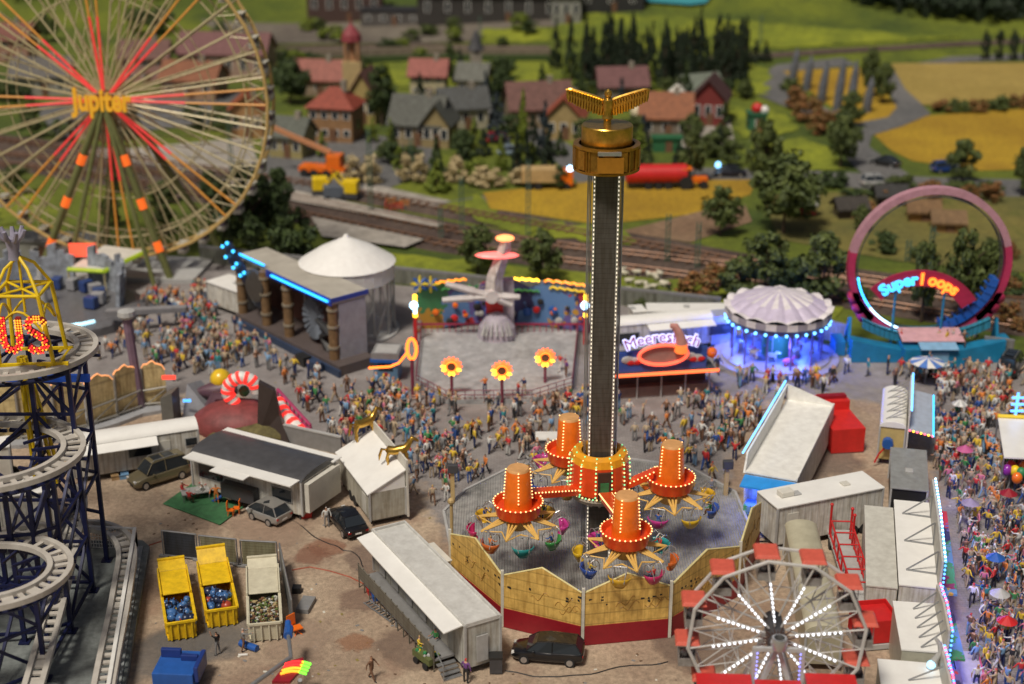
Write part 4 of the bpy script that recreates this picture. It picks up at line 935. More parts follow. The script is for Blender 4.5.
    b = MB(); b.tube([(-.4, -.1, z-.3), (-1.2, -.2, z-1.3), (-2.0, -.3, z-1.6), (-3.9, -.6, z-1.6)], .11, 6); b.build('neon_ribbon', E_O, t)
    # ticket booth
    g = P(386, 382); t = thing('ticket_booth', 'small blue ticket booth with an open flat roof left of the pale ride floor', 'kiosk', (g.x, g.y, 0), R(-6)); h = Z(349, g.y+1)
    b = MB(); b.box(-1.15, 1.15, 0, 2.2, 0, h-.9); b.build('cabin', mat('booth_blue', (.10, .20, .32), .4), t, bevel=.04)
    b = MB(); b.box(-1.4, 1.4, -.3, 2.5, h-.9, h-.6, 0); b.box(-1.3, 1.3, -.2, 2.4, h-.6, h, 1); b.box(-1.05, 1.05, .05, 2.15, h-.58, h+.01, 2); b.build('roof', [BLUE, MG, LG], t)
    b = MB(); b.box(-.7, .7, -.03, 0, 1.1, 2.0); b.build('window', GLASS, t)
    b = MB(); b.ball((0, -.08, .7), .32, 8, 6, sc=(1, .2, 1)); b.build('emblem', DRED, t)
    foot(g.x, g.y+1, 3, 3, 0)
arm_ride()
# ================================================================= steel roller coaster (left)
def coaster():
    ox, oy = -28.0, 88.0
    root = thing('roller_coaster', 'roller coaster with pale looping track on dark blue steel supports at the left edge', 'roller coaster', (ox, oy, 0))
    loc = lambda p: Vector((p[0]-ox, p[1]-oy, p[2]))
    def track(pts, name='track', wd=.62):
        """ladder track: two box rails with ties"""
        pts = [Vector(p) for p in pts]; b = MB(); L = []; Rr = []; m = len(pts)
        for i, p in enumerate(pts):
            a = pts[max(0, i-1)]; c = pts[min(m-1, i+1)]; d = (c-a).normalized(); n = Vector((-d.y, d.x, 0)).normalized(); L.append(p+n*wd); Rr.append(p-n*wd)
        for S_ in (L, Rr):
            for i in range(m-1):
                a, c = S_[i], S_[i+1]; n1 = (L[i]-Rr[i]).normalized()*.17; n2 = (L[i+1]-Rr[i+1]).normalized()*.17; up = Vector((0, 0, .36))
                b.add([a-n1, a+n1, a+n1+up, a-n1+up, c-n2, c+n2, c+n2+up, c-n2+up], [(0, 1, 5, 4), (1, 2, 6, 5), (2, 3, 7, 6), (3, 0, 4, 7)] + ([(3, 2, 1, 0)] if i == 0 else []) + ([(4, 5, 6, 7)] if i == m-2 else []))
        acc = 0; last = pts[0]
        for i in range(m-1):
            seg = pts[i+1]-pts[i]; l = seg.length; t = (.85-acc) if acc else .4
            while t < l:
                q = pts[i]+seg*(t/l); d = seg.normalized(); n = Vector((-d.y, d.x, 0)).normalized()
                w_ = .16 if rnd() < .8 else .34
                b.slab([q-n*(wd-.15)-d*w_, q+n*(wd-.15)-d*w_, q+n*(wd-.15)+d*w_, q-n*(wd-.15)+d*w_], (0, 0, .14)); t += .85
            acc = (acc+l) % .85
        return b.build(name, TRK, root)
    def uturn(px_r, row_t, row_b, z, n=26, drop=0, left=-48):
        Yt, Yb = P(0, row_t, z).y, P(0, row_b, z).y; r = (Yt-Yb)/2-.75; cy = (Yt+Yb)/2; xr = XAT(px_r, cy, z)-.8; cx = xr-r*1.15
        pts = [(left, cy+r, z)] + [(left+(cx-left)*k/6, cy+r, z) for k in range(1, 6)]
        for k in range(n+1):
            a = pi/2-pi*k/n; pts.append((cx+r*1.15*cos(a), cy+r*sin(a), z-drop*k/n))
        pts += [(cx+(left-cx)*k/6, cy-r, z-drop) for k in range(1, 7)]
        track([loc(p) for p in pts]); return cx, cy, r, xr
    A = uturn(97, 325, 382, 17.4); B = uturn(84, 418, 497, 12.6); C = uturn(72, 537, 615, 7.9)
    # low track with the grid fence
    zl = 1.9
    low = [P(*q, zl) for q in ((-30, 545), (20, 533), (60, 530), (88, 528), (104, 530), (117, 536), (125, 546), (127, 560), (124, 580), (119, 610), (113, 640), (106, 675), (100, 710), (92, 760))]
    def smooth(pts, n=4):
        out = []
        for i in range(len(pts)-1):
            p0 = pts[max(0, i-1)]; p1 = pts[i]; p2 = pts[i+1]; p3 = pts[min(len(pts)-1, i+2)]
            for k in range(n):
                t = k/n; out.append(.5*((2*p1)+(p2-p0)*t+(2*p0-5*p1+4*p2-p3)*t*t+(3*p1-p0-3*p2+p3)*t**3))
        return out+[pts[-1]]
    track([loc(p) for p in smooth(low)], wd=.55)
    inn = [P(px, py, z) for px, py, z in ((72, 490, 4.6), (78, 500, 4.3), (77, 515, 4.0), (70, 545, 3.6), (60, 590, 3.0), (47, 640, 2.4), (33, 690, 2.0), (15, 750, 1.9))]
    track([loc(p) for p in smooth(inn)], wd=.5)
    # columns with bracing: rows of columns at ground points, each up to the track above
    cols = []
    def col(px, py, row_top=None, z=None, r=.15):
        g = P(px, py); zt = z if z is not None else Z(row_top, g.y); b = MB(); b.bar(loc((g.x, g.y, .5)), loc((g.x, g.y, zt)), r, 4); b.cbox(loc((g.x, g.y, .55)), (.7, .7, .12)); b.build('column', NAVY, root); return Vector((g.x, g.y, zt))
    def colw(x, y, zt, r=.2):
        b = MB(); b.bar(loc((x, y, .5)), loc((x, y, zt)), r, 4); b.cbox(loc((x, y, .55)), (.7, .7, .12)); b.build('column', NAVY, root)
    def brace(p, q, r=.13):
        b = MB(); b.bar(loc(p), loc(q), r, 4); b.build('brace', NAVY, root)
    xa = A[3]
    rowsA = [(xa-.5, 91), (xa-3.0, 91), (xa-6.5, 91), (xa-10, 91), (xa-14, 91)]
    for (x, y) in rowsA: colw(x, y, 17.2)
    rowsA2 = [(xa-.6, 95.2), (xa-2.8, 96.2), (xa-5, 97.0), (xa-10, 97.0)]
    for (x, y) in rowsA2: colw(x, y, 17.2)
    rowsB = [(xa-.6, 85.8), (xa-1.9, 84.8), (xa-3.3, 84.5), (xa-7.5, 84.0), (xa-12, 84.0)]
    for (x, y) in rowsB: colw(x, y, 12.4)
    rowsC = [(xa-.7, 80.3), (xa-3.2, 78.0), (xa-7, 77.5)]
    for (x, y) in rowsC: colw(x, y, 7.7)
    zs = [1.2, 4.4, 7.6, 10.8, 14.0, 17.0]
    for ri, row in enumerate((rowsA, rowsB, rowsC)):
        top = (17.0, 12.2, 7.6)[ri]; zz = [z for z in zs if z <= top+.4] 
        if ri == 1: zz = [1.2, 4.8, 8.4, 12.1]
        for i in range(len(row)-1):
            (x0, y0), (x1, y1) = row[i], row[i+1]
            for j, z in enumerate(zz):
                brace((x0, y0, z), (x1, y1, z))
                if j < len(zz)-1: brace((x1, y1, zz[j+1]), (x0, y0, z)) if (i+ri) % 2 == 0 else brace((x1, y1, z), (x0, y0, zz[j+1]))
    for k, z in enumerate((1.2, 4.8, 8.4, 12.1)):
        brace((xa-.5, 91, z), (xa-.6, 85.8, z)); brace((xa-6.5, 91, z), (xa-7.5, 84, z))
        if k < 3: brace((xa-.5, 91, (1.2, 4.8, 8.4, 12.1)[k+1]), (xa-.6, 85.8, z))
    for z in (1.2, 4.4, 7.5): brace((xa-.6, 85.8, z), (xa-.7, 80.3, z)); brace((xa-7.5, 84, z), (xa-7, 77.5, z))
    for z in (7.6, 10.8, 14.0, 17.0): brace((xa-.5, 91, z), (xa-.6, 95.2, z)); brace((xa-6.5, 91, z), (xa-5, 97, z))
    brace((xa-.5, 91, 14), (xa-.6, 95.2, 17)); brace((xa-.5, 91, 7.6), (xa-.6, 95.2, 10.8))
    for (x0, y0, z0, x1, y1, z1) in ((xa-.5, 91, 4.4, xa-2.8, 96.2, 7.6), (xa-3, 91, 7.6, xa-2.8, 96.2, 10.8), (xa-2.8, 96.2, 4.4, xa-5, 97, 7.6), (xa-2.8, 96.2, 10.8, xa-5, 97, 14), (xa-5, 97, 4.4, xa-10, 97, 7.6), (xa-3.3, 84.5, 4.8, xa-3, 91, 8.4), (xa-3, 91, 1.2, xa-3.3, 84.5, 4.8), (xa-3.3, 84.5, 8.4, xa-3, 91, 12.1), (xa-.6, 85.8, 4.8, xa-.5, 91, 8.4), (xa-3.2, 78, 1.2, xa-3.3, 84.5, 4.4), (xa-.7, 80.3, 4.4, xa-.6, 85.8, 7.5), (xa-7.5, 84, 1.2, xa-6.5, 91, 4.8), (xa-6.5, 91, 4.8, xa-7.5, 84, 8.4), (xa-1.9, 84.8, 4.8, xa-1.9, 84.8, 12.0)): brace((x0, y0, z0), (x1, y1, z1))
    for z in (4.4, 7.6, 10.8, 14.0): brace((xa-2.8, 96.2, z), (xa-3, 91, z)); brace((xa-.6, 95.2, z), (xa-5, 97, z))
    # brackets beneath the curves, with dark gussets
    for (cx, cy, r, xr), z in ((A, 17.3), (B, 12.5), (C, 7.8)):
        for k in range(7):
            a = R(-80+k*26); e = Vector((cx+(r+.9)*1.15*cos(a), cy+(r+.6)*sin(a), z-.06)); i_ = Vector((cx+(r-2.2)*cos(a)*1.1, cy+(r-2.2)*sin(a), z-.1)); brace(i_, e, .12)
        b = MB(); b.tube([loc((cx+(r)*1.15*cos(R(-88+k*11)), cy+r*sin(R(-88+k*11)), z-.45)) for k in range(17)], .16, 5); b.build('curved_beam', NAVY, root)
        brace((cx-6, cy-r, z-.5), (cx, cy-r, z-.5), .14); brace((cx-6, cy+r, z-.5), (cx, cy+r, z-.5), .14); brace((cx-3, cy-r, z-.4), (cx-3, cy+r, z-.4), .12); brace((cx, cy-r, z-.4), (cx-.5, cy+r, z-.4), .12)
    # ground deck and white railing
    dk = [P(*q) for q in ((-60, 548), (143, 546), (150, 552), (118, 740), (-60, 740))]
    b = MB(); b.prism([loc(p).to_2d() for p in dk], .02, .5); b.build('deck', ground_mat('green_grey_deck', (.17, .19, .185), (.23, .25, .24), (.12, .135, .13), .2, 1.0, .2), root)
    e = [P(*q, .52) for q in ((143, 547), (128, 640), (113, 735))]; b = MB()
    b.slab([loc(e[0]), loc(e[2]), loc(e[2])-Vector((.8, 0, 0)), loc(e[0])-Vector((.8, 0, 0))], (0, 0, .1)); b.build('kerb', mat('kerb_grey', (.3, .32, .32), .6), root)
    q0, q1 = P(137, 549, .6), P(107, 735, .6); b = MB(); n = 9
    for z in (.1, 1.7): b.bar(loc(q0+Vector((0, 0, z))), loc(q1+Vector((0, 0, z))), .17, 4)
    for i in range(n+1):
        t = q0.lerp(q1, i/n); b.bar(loc(t), loc(t+Vector((0, 0, 1.7))), .12, 4)
        if i < n: t2 = q0.lerp(q1, (i+1)/n); b.bar(loc(t), loc(t2+Vector((0, 0, 1.7))), .09, 4)
    q2 = P(70, 546, .6); b.bar(loc(q0+Vector((0, 0, 1.7))), loc(q2+Vector((0, 0, 1.7))), .09, 4); b.bar(loc(q0), loc(q0+Vector((0, 0, 1.7))), .12, 4)
    for i in range(26):
        t = q0.lerp(q2, i/25); b.bar(loc(t), loc(t+Vector((0, 0, 1.7))), .025, 4)
    for j in range(5): b.bar(loc(q0+Vector((0, 0, .3*j))), loc(q2+Vector((0, 0, .3*j))), .025, 4)
    b.build('railing', W, root)
    for i, q in enumerate(low[2:-1]):
        b = MB(); b.bar(loc((q.x, q.y, .5)), loc((q.x, q.y, zl)), .1, 4); b.bar(loc((q.x-.5, q.y, zl-.1)), loc((q.x+.5, q.y, zl-.1)), .08, 4); b.build('short_post', NAVY, root)
    # yellow crown tower with the illuminated letters
    X, Y = XAT(25, 92, 21)-ox, 92-oy; zb, zt, za = Z(357, 92), Z(289, 92), Z(256, 92)
    yt = bpy.data.objects.new('x', None); bpy.data.objects.remove(yt)
    b = MB(); h = 1.45; cs = [(X-h, Y-h), (X+h, Y-h), (X+h, Y+h), (X-h, Y+h)]
    for i, (x, y) in enumerate(cs):
        x2, y2 = cs[(i+1) % 4]; b.bar((x, y, zt), (x2, y2, zt), .12, 8); b.bar((x, y, zb-.2), (x+(.25 if x > X else -.1), y, zb+.0), .12, 8)
        b.bar((x, y, zt), (x+(.5 if x > X else -.15), y, zb), .15, 8); b.tube([(x, y, zt), ((x*.5+X*.5), (y*.5+Y*.5), zt+1.6), (X, Y, za)], .11, 8)
        b.tube([(x+(x2-x)*t_, y+(y2-y)*t_, zt-2.4+1.35*sin(pi*t_)) for t_ in [k/8 for k in range(9)]], .09, 6)
    b.bar((cs[0][0], cs[0][1], zt), (cs[2][0], cs[2][1], zt), .09, 6); b.bar((cs[1][0], cs[1][1], zt), (cs[3][0], cs[3][1], zt), .09, 6)
    b.bar((X-1.5, Y-h, zb), (X+2.9, Y-h, zb+.15), .15, 4); b.bar((X-1.5, Y+h, zb), (X+2.4, Y+h, zb+.1), .13, 4); b.bar((X+2.2, Y-h, zb), (X+2.2, Y+h, zb), .12, 4); b.bar((X, Y, za), (X, Y, zt-1.6), .1, 6)
    tw = b.build('crown_tower', YEL, root, True)
    b = MB()
    for i in range(9):
        a = 2*pi*i/9; b.bar((X-.6+.25*cos(a), Y+.25*sin(a), zb), (X+.15+.9*cos(a), Y+.7*sin(a), Z(480, 92)), .13, 6)
    b.build('rod_bundle', YEL, tw)
    b = MB(); b.lathe([(.42, za-.2), (.36, za+.3), (.5, za+1.1), (.2, za+1.3)], 10, (X-.25, Y, 0))
    for i in range(7): a = 2*pi*i/7; b.tube([(X-.25+.3*cos(a), Y+.3*sin(a), za+1.0), (X-.25+.65*cos(a), Y+.65*sin(a), za+1.35), (X-.25+.85*cos(a), Y+.8*sin(a), za+1.75+.1*(i % 2))], [.16, .17, .13], 7)
    b.build('finial', mat('lilac_grey', (.30, .28, .36), .5), tw, True)
    # letters from bulbs: red outline board with bulbs
    import bmesh
    for ch, cxp in (('U', 12), ('S', 37)):
        yl = Y-h-1.0; zc = Z(334, yl+oy); xc = XAT(cxp, yl+oy, zc)-ox
        if ch == 'U': path = [(-.52, 1.15), (-.52, .3), (-.52, -.5), (-.35, -.95), (0, -1.12), (.35, -.95), (.52, -.5), (.52, .3), (.52, 1.15)]
        else: path = [(.6, .75), (.3, 1.08), (-.2, 1.08), (-.55, .72), (-.4, .3), (0, .05), (.4, -.25), (.58, -.65), (.3, -1.05), (-.2, -1.12), (-.6, -.8)]
        b = MB()
        for (a_, c_) in zip(path, path[1:]): b.bar((xc+a_[0], yl, zc+a_[1]), (xc+c_[0], yl, zc+c_[1]), .22, 4)
        lt = b.build('sign_letter', DRED, root); b = MB()
        for (a_, c_) in zip(path, path[1:]):
            d = Vector((c_[0]-a_[0], 0, c_[1]-a_[1])); n = Vector((-d.z, 0, d.x)).normalized(); m = max(1, int(d.length/.16))
            for i in range(m):
                for o in (-.17, 0, .17):
                    q = Vector((xc+a_[0], yl-.2, zc+a_[1]))+d*(i/m)+n*o; b.ball(q, .068, 6, 4, 1 if (c_[1] > .9 or (i+int(o*9)) % 3 == 0) else 0)
        b.build('bulb', [emi('bulb_red', (1, .03, .03), 1.4), emi('bulb_amber', (1, .4, .03), 1.4)], lt)
    # electric blue light rail and blue box under the top curve
    b = MB(); z_ = 15.2; b.box(X-4, X+3.2, Y+1.6, Y+1.9, z_, z_+.5); b.build('blue_panel', mat('electric_blue', (.02, .08, .4), emit=.06, ecol=(.02, .15, 1)), root)
    foot(-33, 86, 16, 26, 0)
coaster()
# ================================================================= vehicles
def car(name, label, px, py, ang, body, kind='sedan', L=4.6, group=None, gz=None, sc=1.0):
    g = G(px, py); t = thing(name, label, 'car', (g.x, g.y, g.z), ang, group); t.scale = (1, 1.05, 1.2) if kind == 'suv' else (1, 1.03, 1.06)
    paint = mat('car_paint_%s' % name+str(px), body, .28, .35, .03, 1, coat=.8)
    h = L/2; Wd = .92
    if kind == 'suv': zb, zr, st = .98, 1.74, [(-h+.12, .97), (-h+.35, 1.68), (-.1, 1.76), (.75, 1.68), (1.35, 1.06)]
    elif kind == 'hatch': zb, zr, st = .92, 1.52, [(-h+.1, .95), (-h+.5, 1.47), (-.1, 1.55), (.65, 1.45), (1.35, .95)]
    else: zb, zr, st = .86, 1.40, [(-h+.55, .92), (-h+1.25, 1.36), (-.2, 1.43), (.45, 1.36), (1.25, .9)]
    # lower body: stations (x, half width, bottom, shoulder, top)
    sta = [(-h, .78, .42, .66, .80 if kind == 'sedan' else zb-.02), (-h+.12, .87, .30, .70, zb+.0), (-h+.7, Wd, .24, .74, zb+.02), (-.3, Wd+.01, .22, .74, zb), (.9, Wd, .22, .74, zb-.01), (1.35, Wd, .24, .72, zb-.04), (h-.35, .88, .26, .66, zb-.16), (h-.06, .74, .34, .56, zb-.28), (h, .66, .4, .52, zb-.34)]
    vs = []; M = 10
    for x, w, z0, z1, z2 in sta:
        pr = [(-w*.86, z0), (-w, z0+.14), (-w, z1), (-w*.95, z2-.05), (-w*.80, z2), (w*.80, z2), (w*.95, z2-.05), (w, z1), (w, z0+.14), (w*.86, z0)]
        vs += [(x, y, z) for y, z in pr]
    fs = []
    for i in range(len(sta)-1):
        for j in range(M): fs.append((i*M+j, i*M+(j+1) % M, (i+1)*M+(j+1) % M, (i+1)*M+j))
    fs += [tuple(range(M)), tuple(range((len(sta)-1)*M, len(sta)*M))[::-1]]
    b = MB(); b.add(vs, fs); bd = b.build('body', paint, t, True, .02)
    vs = []
    for i, (x, z) in enumerate(st):
        w = .80 if i in (0, 4) else .64; 
        if i in (0, 4): vs += [(x, -.80, z-.06), (x, -.78, z), (x, .78, z), (x, .80, z-.06)]
        else: vs += [(x, -.84, zb-.05), (x, -.62, z), (x, .62, z), (x, .84, zb-.05)]
    fs = []
    for i in range(4):
        for j in range(3): fs.append((i*4+j, i*4+j+1, (i+1)*4+j+1, (i+1)*4+j))
    b = MB(); b.add(vs, fs+[(0, 1, 2, 3), (19, 18, 17, 16)]); b.build('windows', GLASS, t, False)
    b = MB(); r0, r1 = st[1], st[3]; b.slab([(r0[0]-.02, -.6, r0[1]+.005), (st[2][0], -.61, st[2][1]+.01), (r1[0]+.02, -.6, r1[1]+.005), (r1[0]+.02, .6, r1[1]+.005), (st[2][0], .61, st[2][1]+.01), (r0[0]-.02, .6, r0[1]+.005)], (0, 0, .035))
    for s_ in (-1, 1):
        b.bar((st[3][0], s_*.63, st[3][1]), (st[4][0], s_*.82, st[4][1]), .035, 5); b.bar((st[1][0], s_*.63, st[1][1]), (st[0][0], s_*.8, st[0][1]), .05, 5); b.bar((-.35, s_*.64, st[2][1]), (-.35, s_*.86, zb), .035, 5)
        b.bar((r0[0], s_*.63, r0[1]), (st[2][0], s_*.64, st[2][1]), .03, 5); b.bar((st[2][0], s_*.64, st[2][1]), (r1[0], s_*.63, r1[1]), .03, 5)
    b.build('roof', paint, t, bevel=.01)
    if kind == 'suv':
        for s_ in (-.52, .52): b = MB(); b.tube([(-1.6, s_, 1.74), (-1.5, s_, 1.84), (.5, s_, 1.84), (.6, s_, 1.74)], .03, 5); b.build('roof_rail', ALU, t)
        b = MB(); b.box(-1.3, -.5, -.4, .4, 1.80, 1.81); b.box(-.35, .45, -.4, .4, 1.80, 1.81); b.build('sunroof', GLASS, t)
    for x in (-h+.85, h-.88):
        for s_ in (-1, 1):
            b = MB(); b.bar((x, s_*.66, .33), (x, s_*.945, .33), .33, 18); wh = b.build('wheel', RUB, t, True); b = MB(); b.bar((x, s_*.93, .33), (x, s_*.955, .33), .21, 12); b.build('rim', ALU, wh)
    for s_ in (-1, 1):
        b = MB(); b.cbox((h-.14, s_*.60, zb-.3), (.22, .3, .14)); b.build('headlight', mat('headlight_glass', (.6, .6, .58), .15), t, bevel=.02)
        b = MB(); b.cbox((-h+.07, s_*.66, zb-.2), (.14, .26, .18)); b.build('tail_light', mat('tail_red', (.45, .01, .01), .25, emit=.3), t, bevel=.02)
        b = MB(); b.cbox((.85, s_*1.0, zb+.02), (.16, .18, .12)); b.build('mirror', paint, t, bevel=.02)
    b = MB(); b.cbox((-h-.0, 0, .55), (.03, .5, .12)); b.build('number_plate', W, t)
    b = MB(); b.cbox((h-.02, 0, .46), (.06, .9, .16)); b.build('grille', BK, t)
    foot(g.x, g.y, L, 2, ang, .3); return t
car('parked_car', 'tan off-road car with roof rails parked beside the long white trailer', 159, 481, R(219), (.20, .17, .10), 'suv', 4.9)
car('parked_car', 'small silver hatchback parked by the dark-roofed caravan', 269, 519, R(143), (.33, .32, .30), 'hatch', 3.5)
car('parked_car', 'black saloon car parked beside the white trailer with golden horses', 347, 527, R(118), (.012, .012, .014), 'sedan', 4.7)
car('parked_car', 'black estate car parked in front of the golden fence of the tower ride', 548, 658, R(172), (.01, .01, .012), 'hatch', 4.7)
car('parked_car', 'dark car parked at the right edge beside the loop ride', 1010, 372, R(60), (.02, .02, .02), 'suv', 4.4)
car('parked_car', 'black car driving on the grey road junction left of the yellow field', 885, 166, R(140), (.02, .02, .02), 'sedan', 4.4)
car('parked_car', 'blue car on the grey road below the yellow field', 946, 172, R(10), (.02, .06, .25), 'hatch', 4.4)
car('parked_car', 'small white car on the grey road left of the blue car', 875, 186, R(5), (.5, .5, .48), 'hatch', 4.0)
pc = car('police_car', 'dark car with a blue flashing light on the road behind the red tanker', 729, 176, R(180), (.02, .02, .03), 'sedan', 4.6)
b = MB(); b.ball((1.6, 0, 1.5), .4, 10, 8); b.build('blue_light', emi('beacon_blue', (.25, .6, 1), 3), pc)
car('parked_car', 'red car parked in the village in front of the round conifers', 497, 142, R(20), (.5, .01, .03), 'hatch', 3.8)
car('parked_car', 'pale blue car parked in the village to the right of the red car', 510, 155, R(5), (.25, .33, .4), 'sedan', 3.8)
car('parked_car', 'white car parked beside the red barn', 682, 135, R(15), (.5, .5, .48), 'hatch', 3.8)
# ================================================================= trailers
def trailer(name, label, a, b_, c, z, wall=WB, roof=WR, kind='flat', group=None, cat='trailer', awn=0, windows=(), ledge=.25, low=.55, wheels=True, door=None):
    x, y, L, Wd, ang = rectp(a, b_, c, z); t = thing(name, label, cat, (x, y, 0), ang, group); hx, hy = L/2, Wd/2
    e = .06
    bb = MB(); bb.box(-hx+e, hx-e, -hy+e, hy-e, low, z-(.32 if kind == 'tray' else .12)); body = bb.build('body', wall, t, bevel=.03)
    bb = MB()
    for xx in (-hx+.03, hx-.03):
        for yy in (-hy+.03, hy-.03): bb.box(xx-.07, xx+.07, yy-.07, yy+.07, low, z-.1)
    bb.build('corner_post', LG, body)
    if kind == 'flat':
        bb = MB(); bb.box(-hx-.05, hx+.05, -hy-.05, hy+.05, z-.12, z)
    elif kind == 'tray':
        bb = MB(); bb.box(-hx, hx, -hy, hy, z-.3, z-.2); 
        for (x0, x1, y0, y1) in ((-hx, hx, -hy, -hy+.12), (-hx, hx, hy-.12, hy), (-hx, -hx+.12, -hy+.12, hy-.12), (hx-.12, hx, -hy+.12, hy-.12)): bb.box(x0, x1, y0, y1, z-.2, z)
    elif kind == 'round':
        bb = MB(); n = 8; pr = [(hy*1.02*cos(pi*i/n), z-.12+.55*sin(pi*i/n)) for i in range(n+1)]
        bb.slab([(-hx-.04, yy, zz) for yy, zz in pr], (L+.08, 0, 0))
    rf = bb.build('roof', roof, t, kind == 'round', .02)
    if awn:
        s_ = 1 if awn > 0 else -1; w_ = abs(awn); bb = MB(); bb.slab([(-hx+.3, s_*hy, z-.1), (hx-.1, s_*hy, z-.1), (hx-.1, s_*(hy+w_), z-.28), (-hx+.3, s_*(hy+w_), z-.28)], (0, 0, -.07)); bb.build('awning', WR, t)
    if wheels:
        bb = MB(); bb.box(-hx+.2, hx-.2, -hy+.25, hy-.25, .4, low); bb.build('chassis', DG, t)
        for xx in ((hx*.45, hx*.45+1.0) if wheels is True else wheels):
            for s_ in (-1, 1): bb = MB(); bb.bar((xx, s_*(hy-.32), .45), (xx, s_*(hy-.05), .45), .44, 16); bb.build('wheel', RUB, t, True)
        for xx in (-hx+.6, hx-.5):
            for s_ in (-1, 1): bb = MB(); bb.bar((xx, s_*(hy-.3), 0), (xx, s_*(hy-.3), .5), .07, 5); bb.build('jack', DG, t)
    for (s_, x0, x1, z0, z1) in windows:
        yy = s_*hy; bb = MB(); bb.box(x0-.07, x1+.07, min(yy, yy+s_*.03), max(yy, yy+s_*.03), z0-.07, z1+.07); w_ = bb.build('window', LG, body)
        bb = MB(); bb.box(x0, x1, min(yy+s_*.03, yy+s_*.05), max(yy+s_*.03, yy+s_*.05), z0, z1); bb.build('pane', GLASS, w_)
    rr_ = random.Random(int(x*13)); nv = max(1, int(L/4))
    for k in range(nv):
        q = -hx+L*(k+.5)/nv+rr_.uniform(-.6, .6)
        if kind == 'flat': bb = MB(); bb.box(q-.3, q+.3, -.3, .3, z+.0, z+.14); bb.build('roof_vent', W2 if k % 2 else LG, t, bevel=.03)
    for s_ in (-1, 1):
        q = rr_.uniform(-hx*.7, hx*.7); bb = MB(); y0 = s_*(hy-e); bb.box(q-.45, q+.45, min(y0, y0+s_*.04), max(y0, y0+s_*.04), low+.15, z-.7); bb.build('side_door', W2, body); bb = MB(); bb.box(q+.3, q+.36, min(y0+s_*.04, y0+s_*.1), max(y0+s_*.04, y0+s_*.1), 1.6, 1.9); bb.build('door_handle', DG, body) if False else None
    foot(x, y, L, Wd, ang); return t, hx, hy, z
# big grey-white trailer bottom centre
t, hx, hy, z = trailer('showman_trailer', 'long grey-white showman trailer with flat tray roof and a walkway, left of the golden fence', (405, 520), (501, 614), (470, 630), 3.9, planks('pale_grey_boards', (.48, .48, .44), 1.1, 0, .75), mat('tray_roof', (.60, .60, .57), .45, .05), 'tray', windows=())
b = MB(); b.slab([(-hx+.1, -hy-.0, z-.2), (hx-.3, -hy-.0, z-.2), (hx-.3, -hy-1.35, z-.38), (-hx+.1, -hy-1.2, z-.38)], (0, 0, -.08)); b.build('side_roof', WR, t)
b = MB(); b.box(-hx+.9, hx-1.5, -hy-1.5, -hy-.02, .75, .9); b.build('walkway', MG, t)
b = MB(); b.box(-hx+.9, hx-1.5, -hy-1.55, -hy-1.48, .9, 1.9); 
for i in range(14): xx = -hx+.9+(2*hx-2.4)*i/13; b.bar((xx, -hy-1.5, 0), (xx, -hy-1.5, 2.0), .05, 4)
b.build('balustrade', planks('bronze_grey_slats', (.16, .15, .12), .3, 2, .6), t)
b = MB()
for i in range(4): b.box(hx-1.4+.3*i, hx-1.1+.3*i, -hy-1.4, -hy-.1, .55-.18*i, .62-.18*i)
b.bar((hx-1.5, -hy-1.45, 1.9), (hx-.2, -hy-1.45, 1.1), .04, 5); b.bar((hx-.2, -hy-1.45, 1.1), (hx-.2, -hy-1.45, 0), .04, 5); b.build('steps', STEEL, t)
for i in range(5): b = MB(); x0 = -hx+1.2+i*2.2; b.box(x0, x0+.9, -hy-.05, -hy, 1.0, 3.0); b.build('door', LG, t)
b = MB(); b.box(-hx+2.5, -hx+5.2, hy+.02, hy+1.0, 1.0, 2.9); b.box(-hx+2.4, -hx+5.3, hy+.02, hy+1.1, 2.9, 3.0); b.build('side_annexe', W2, t, bevel=.03)
b = MB(); b.box(hx+.02, hx+.1, -.5, .3, .9, 2.8); b.build('end_hatch', LG, t)
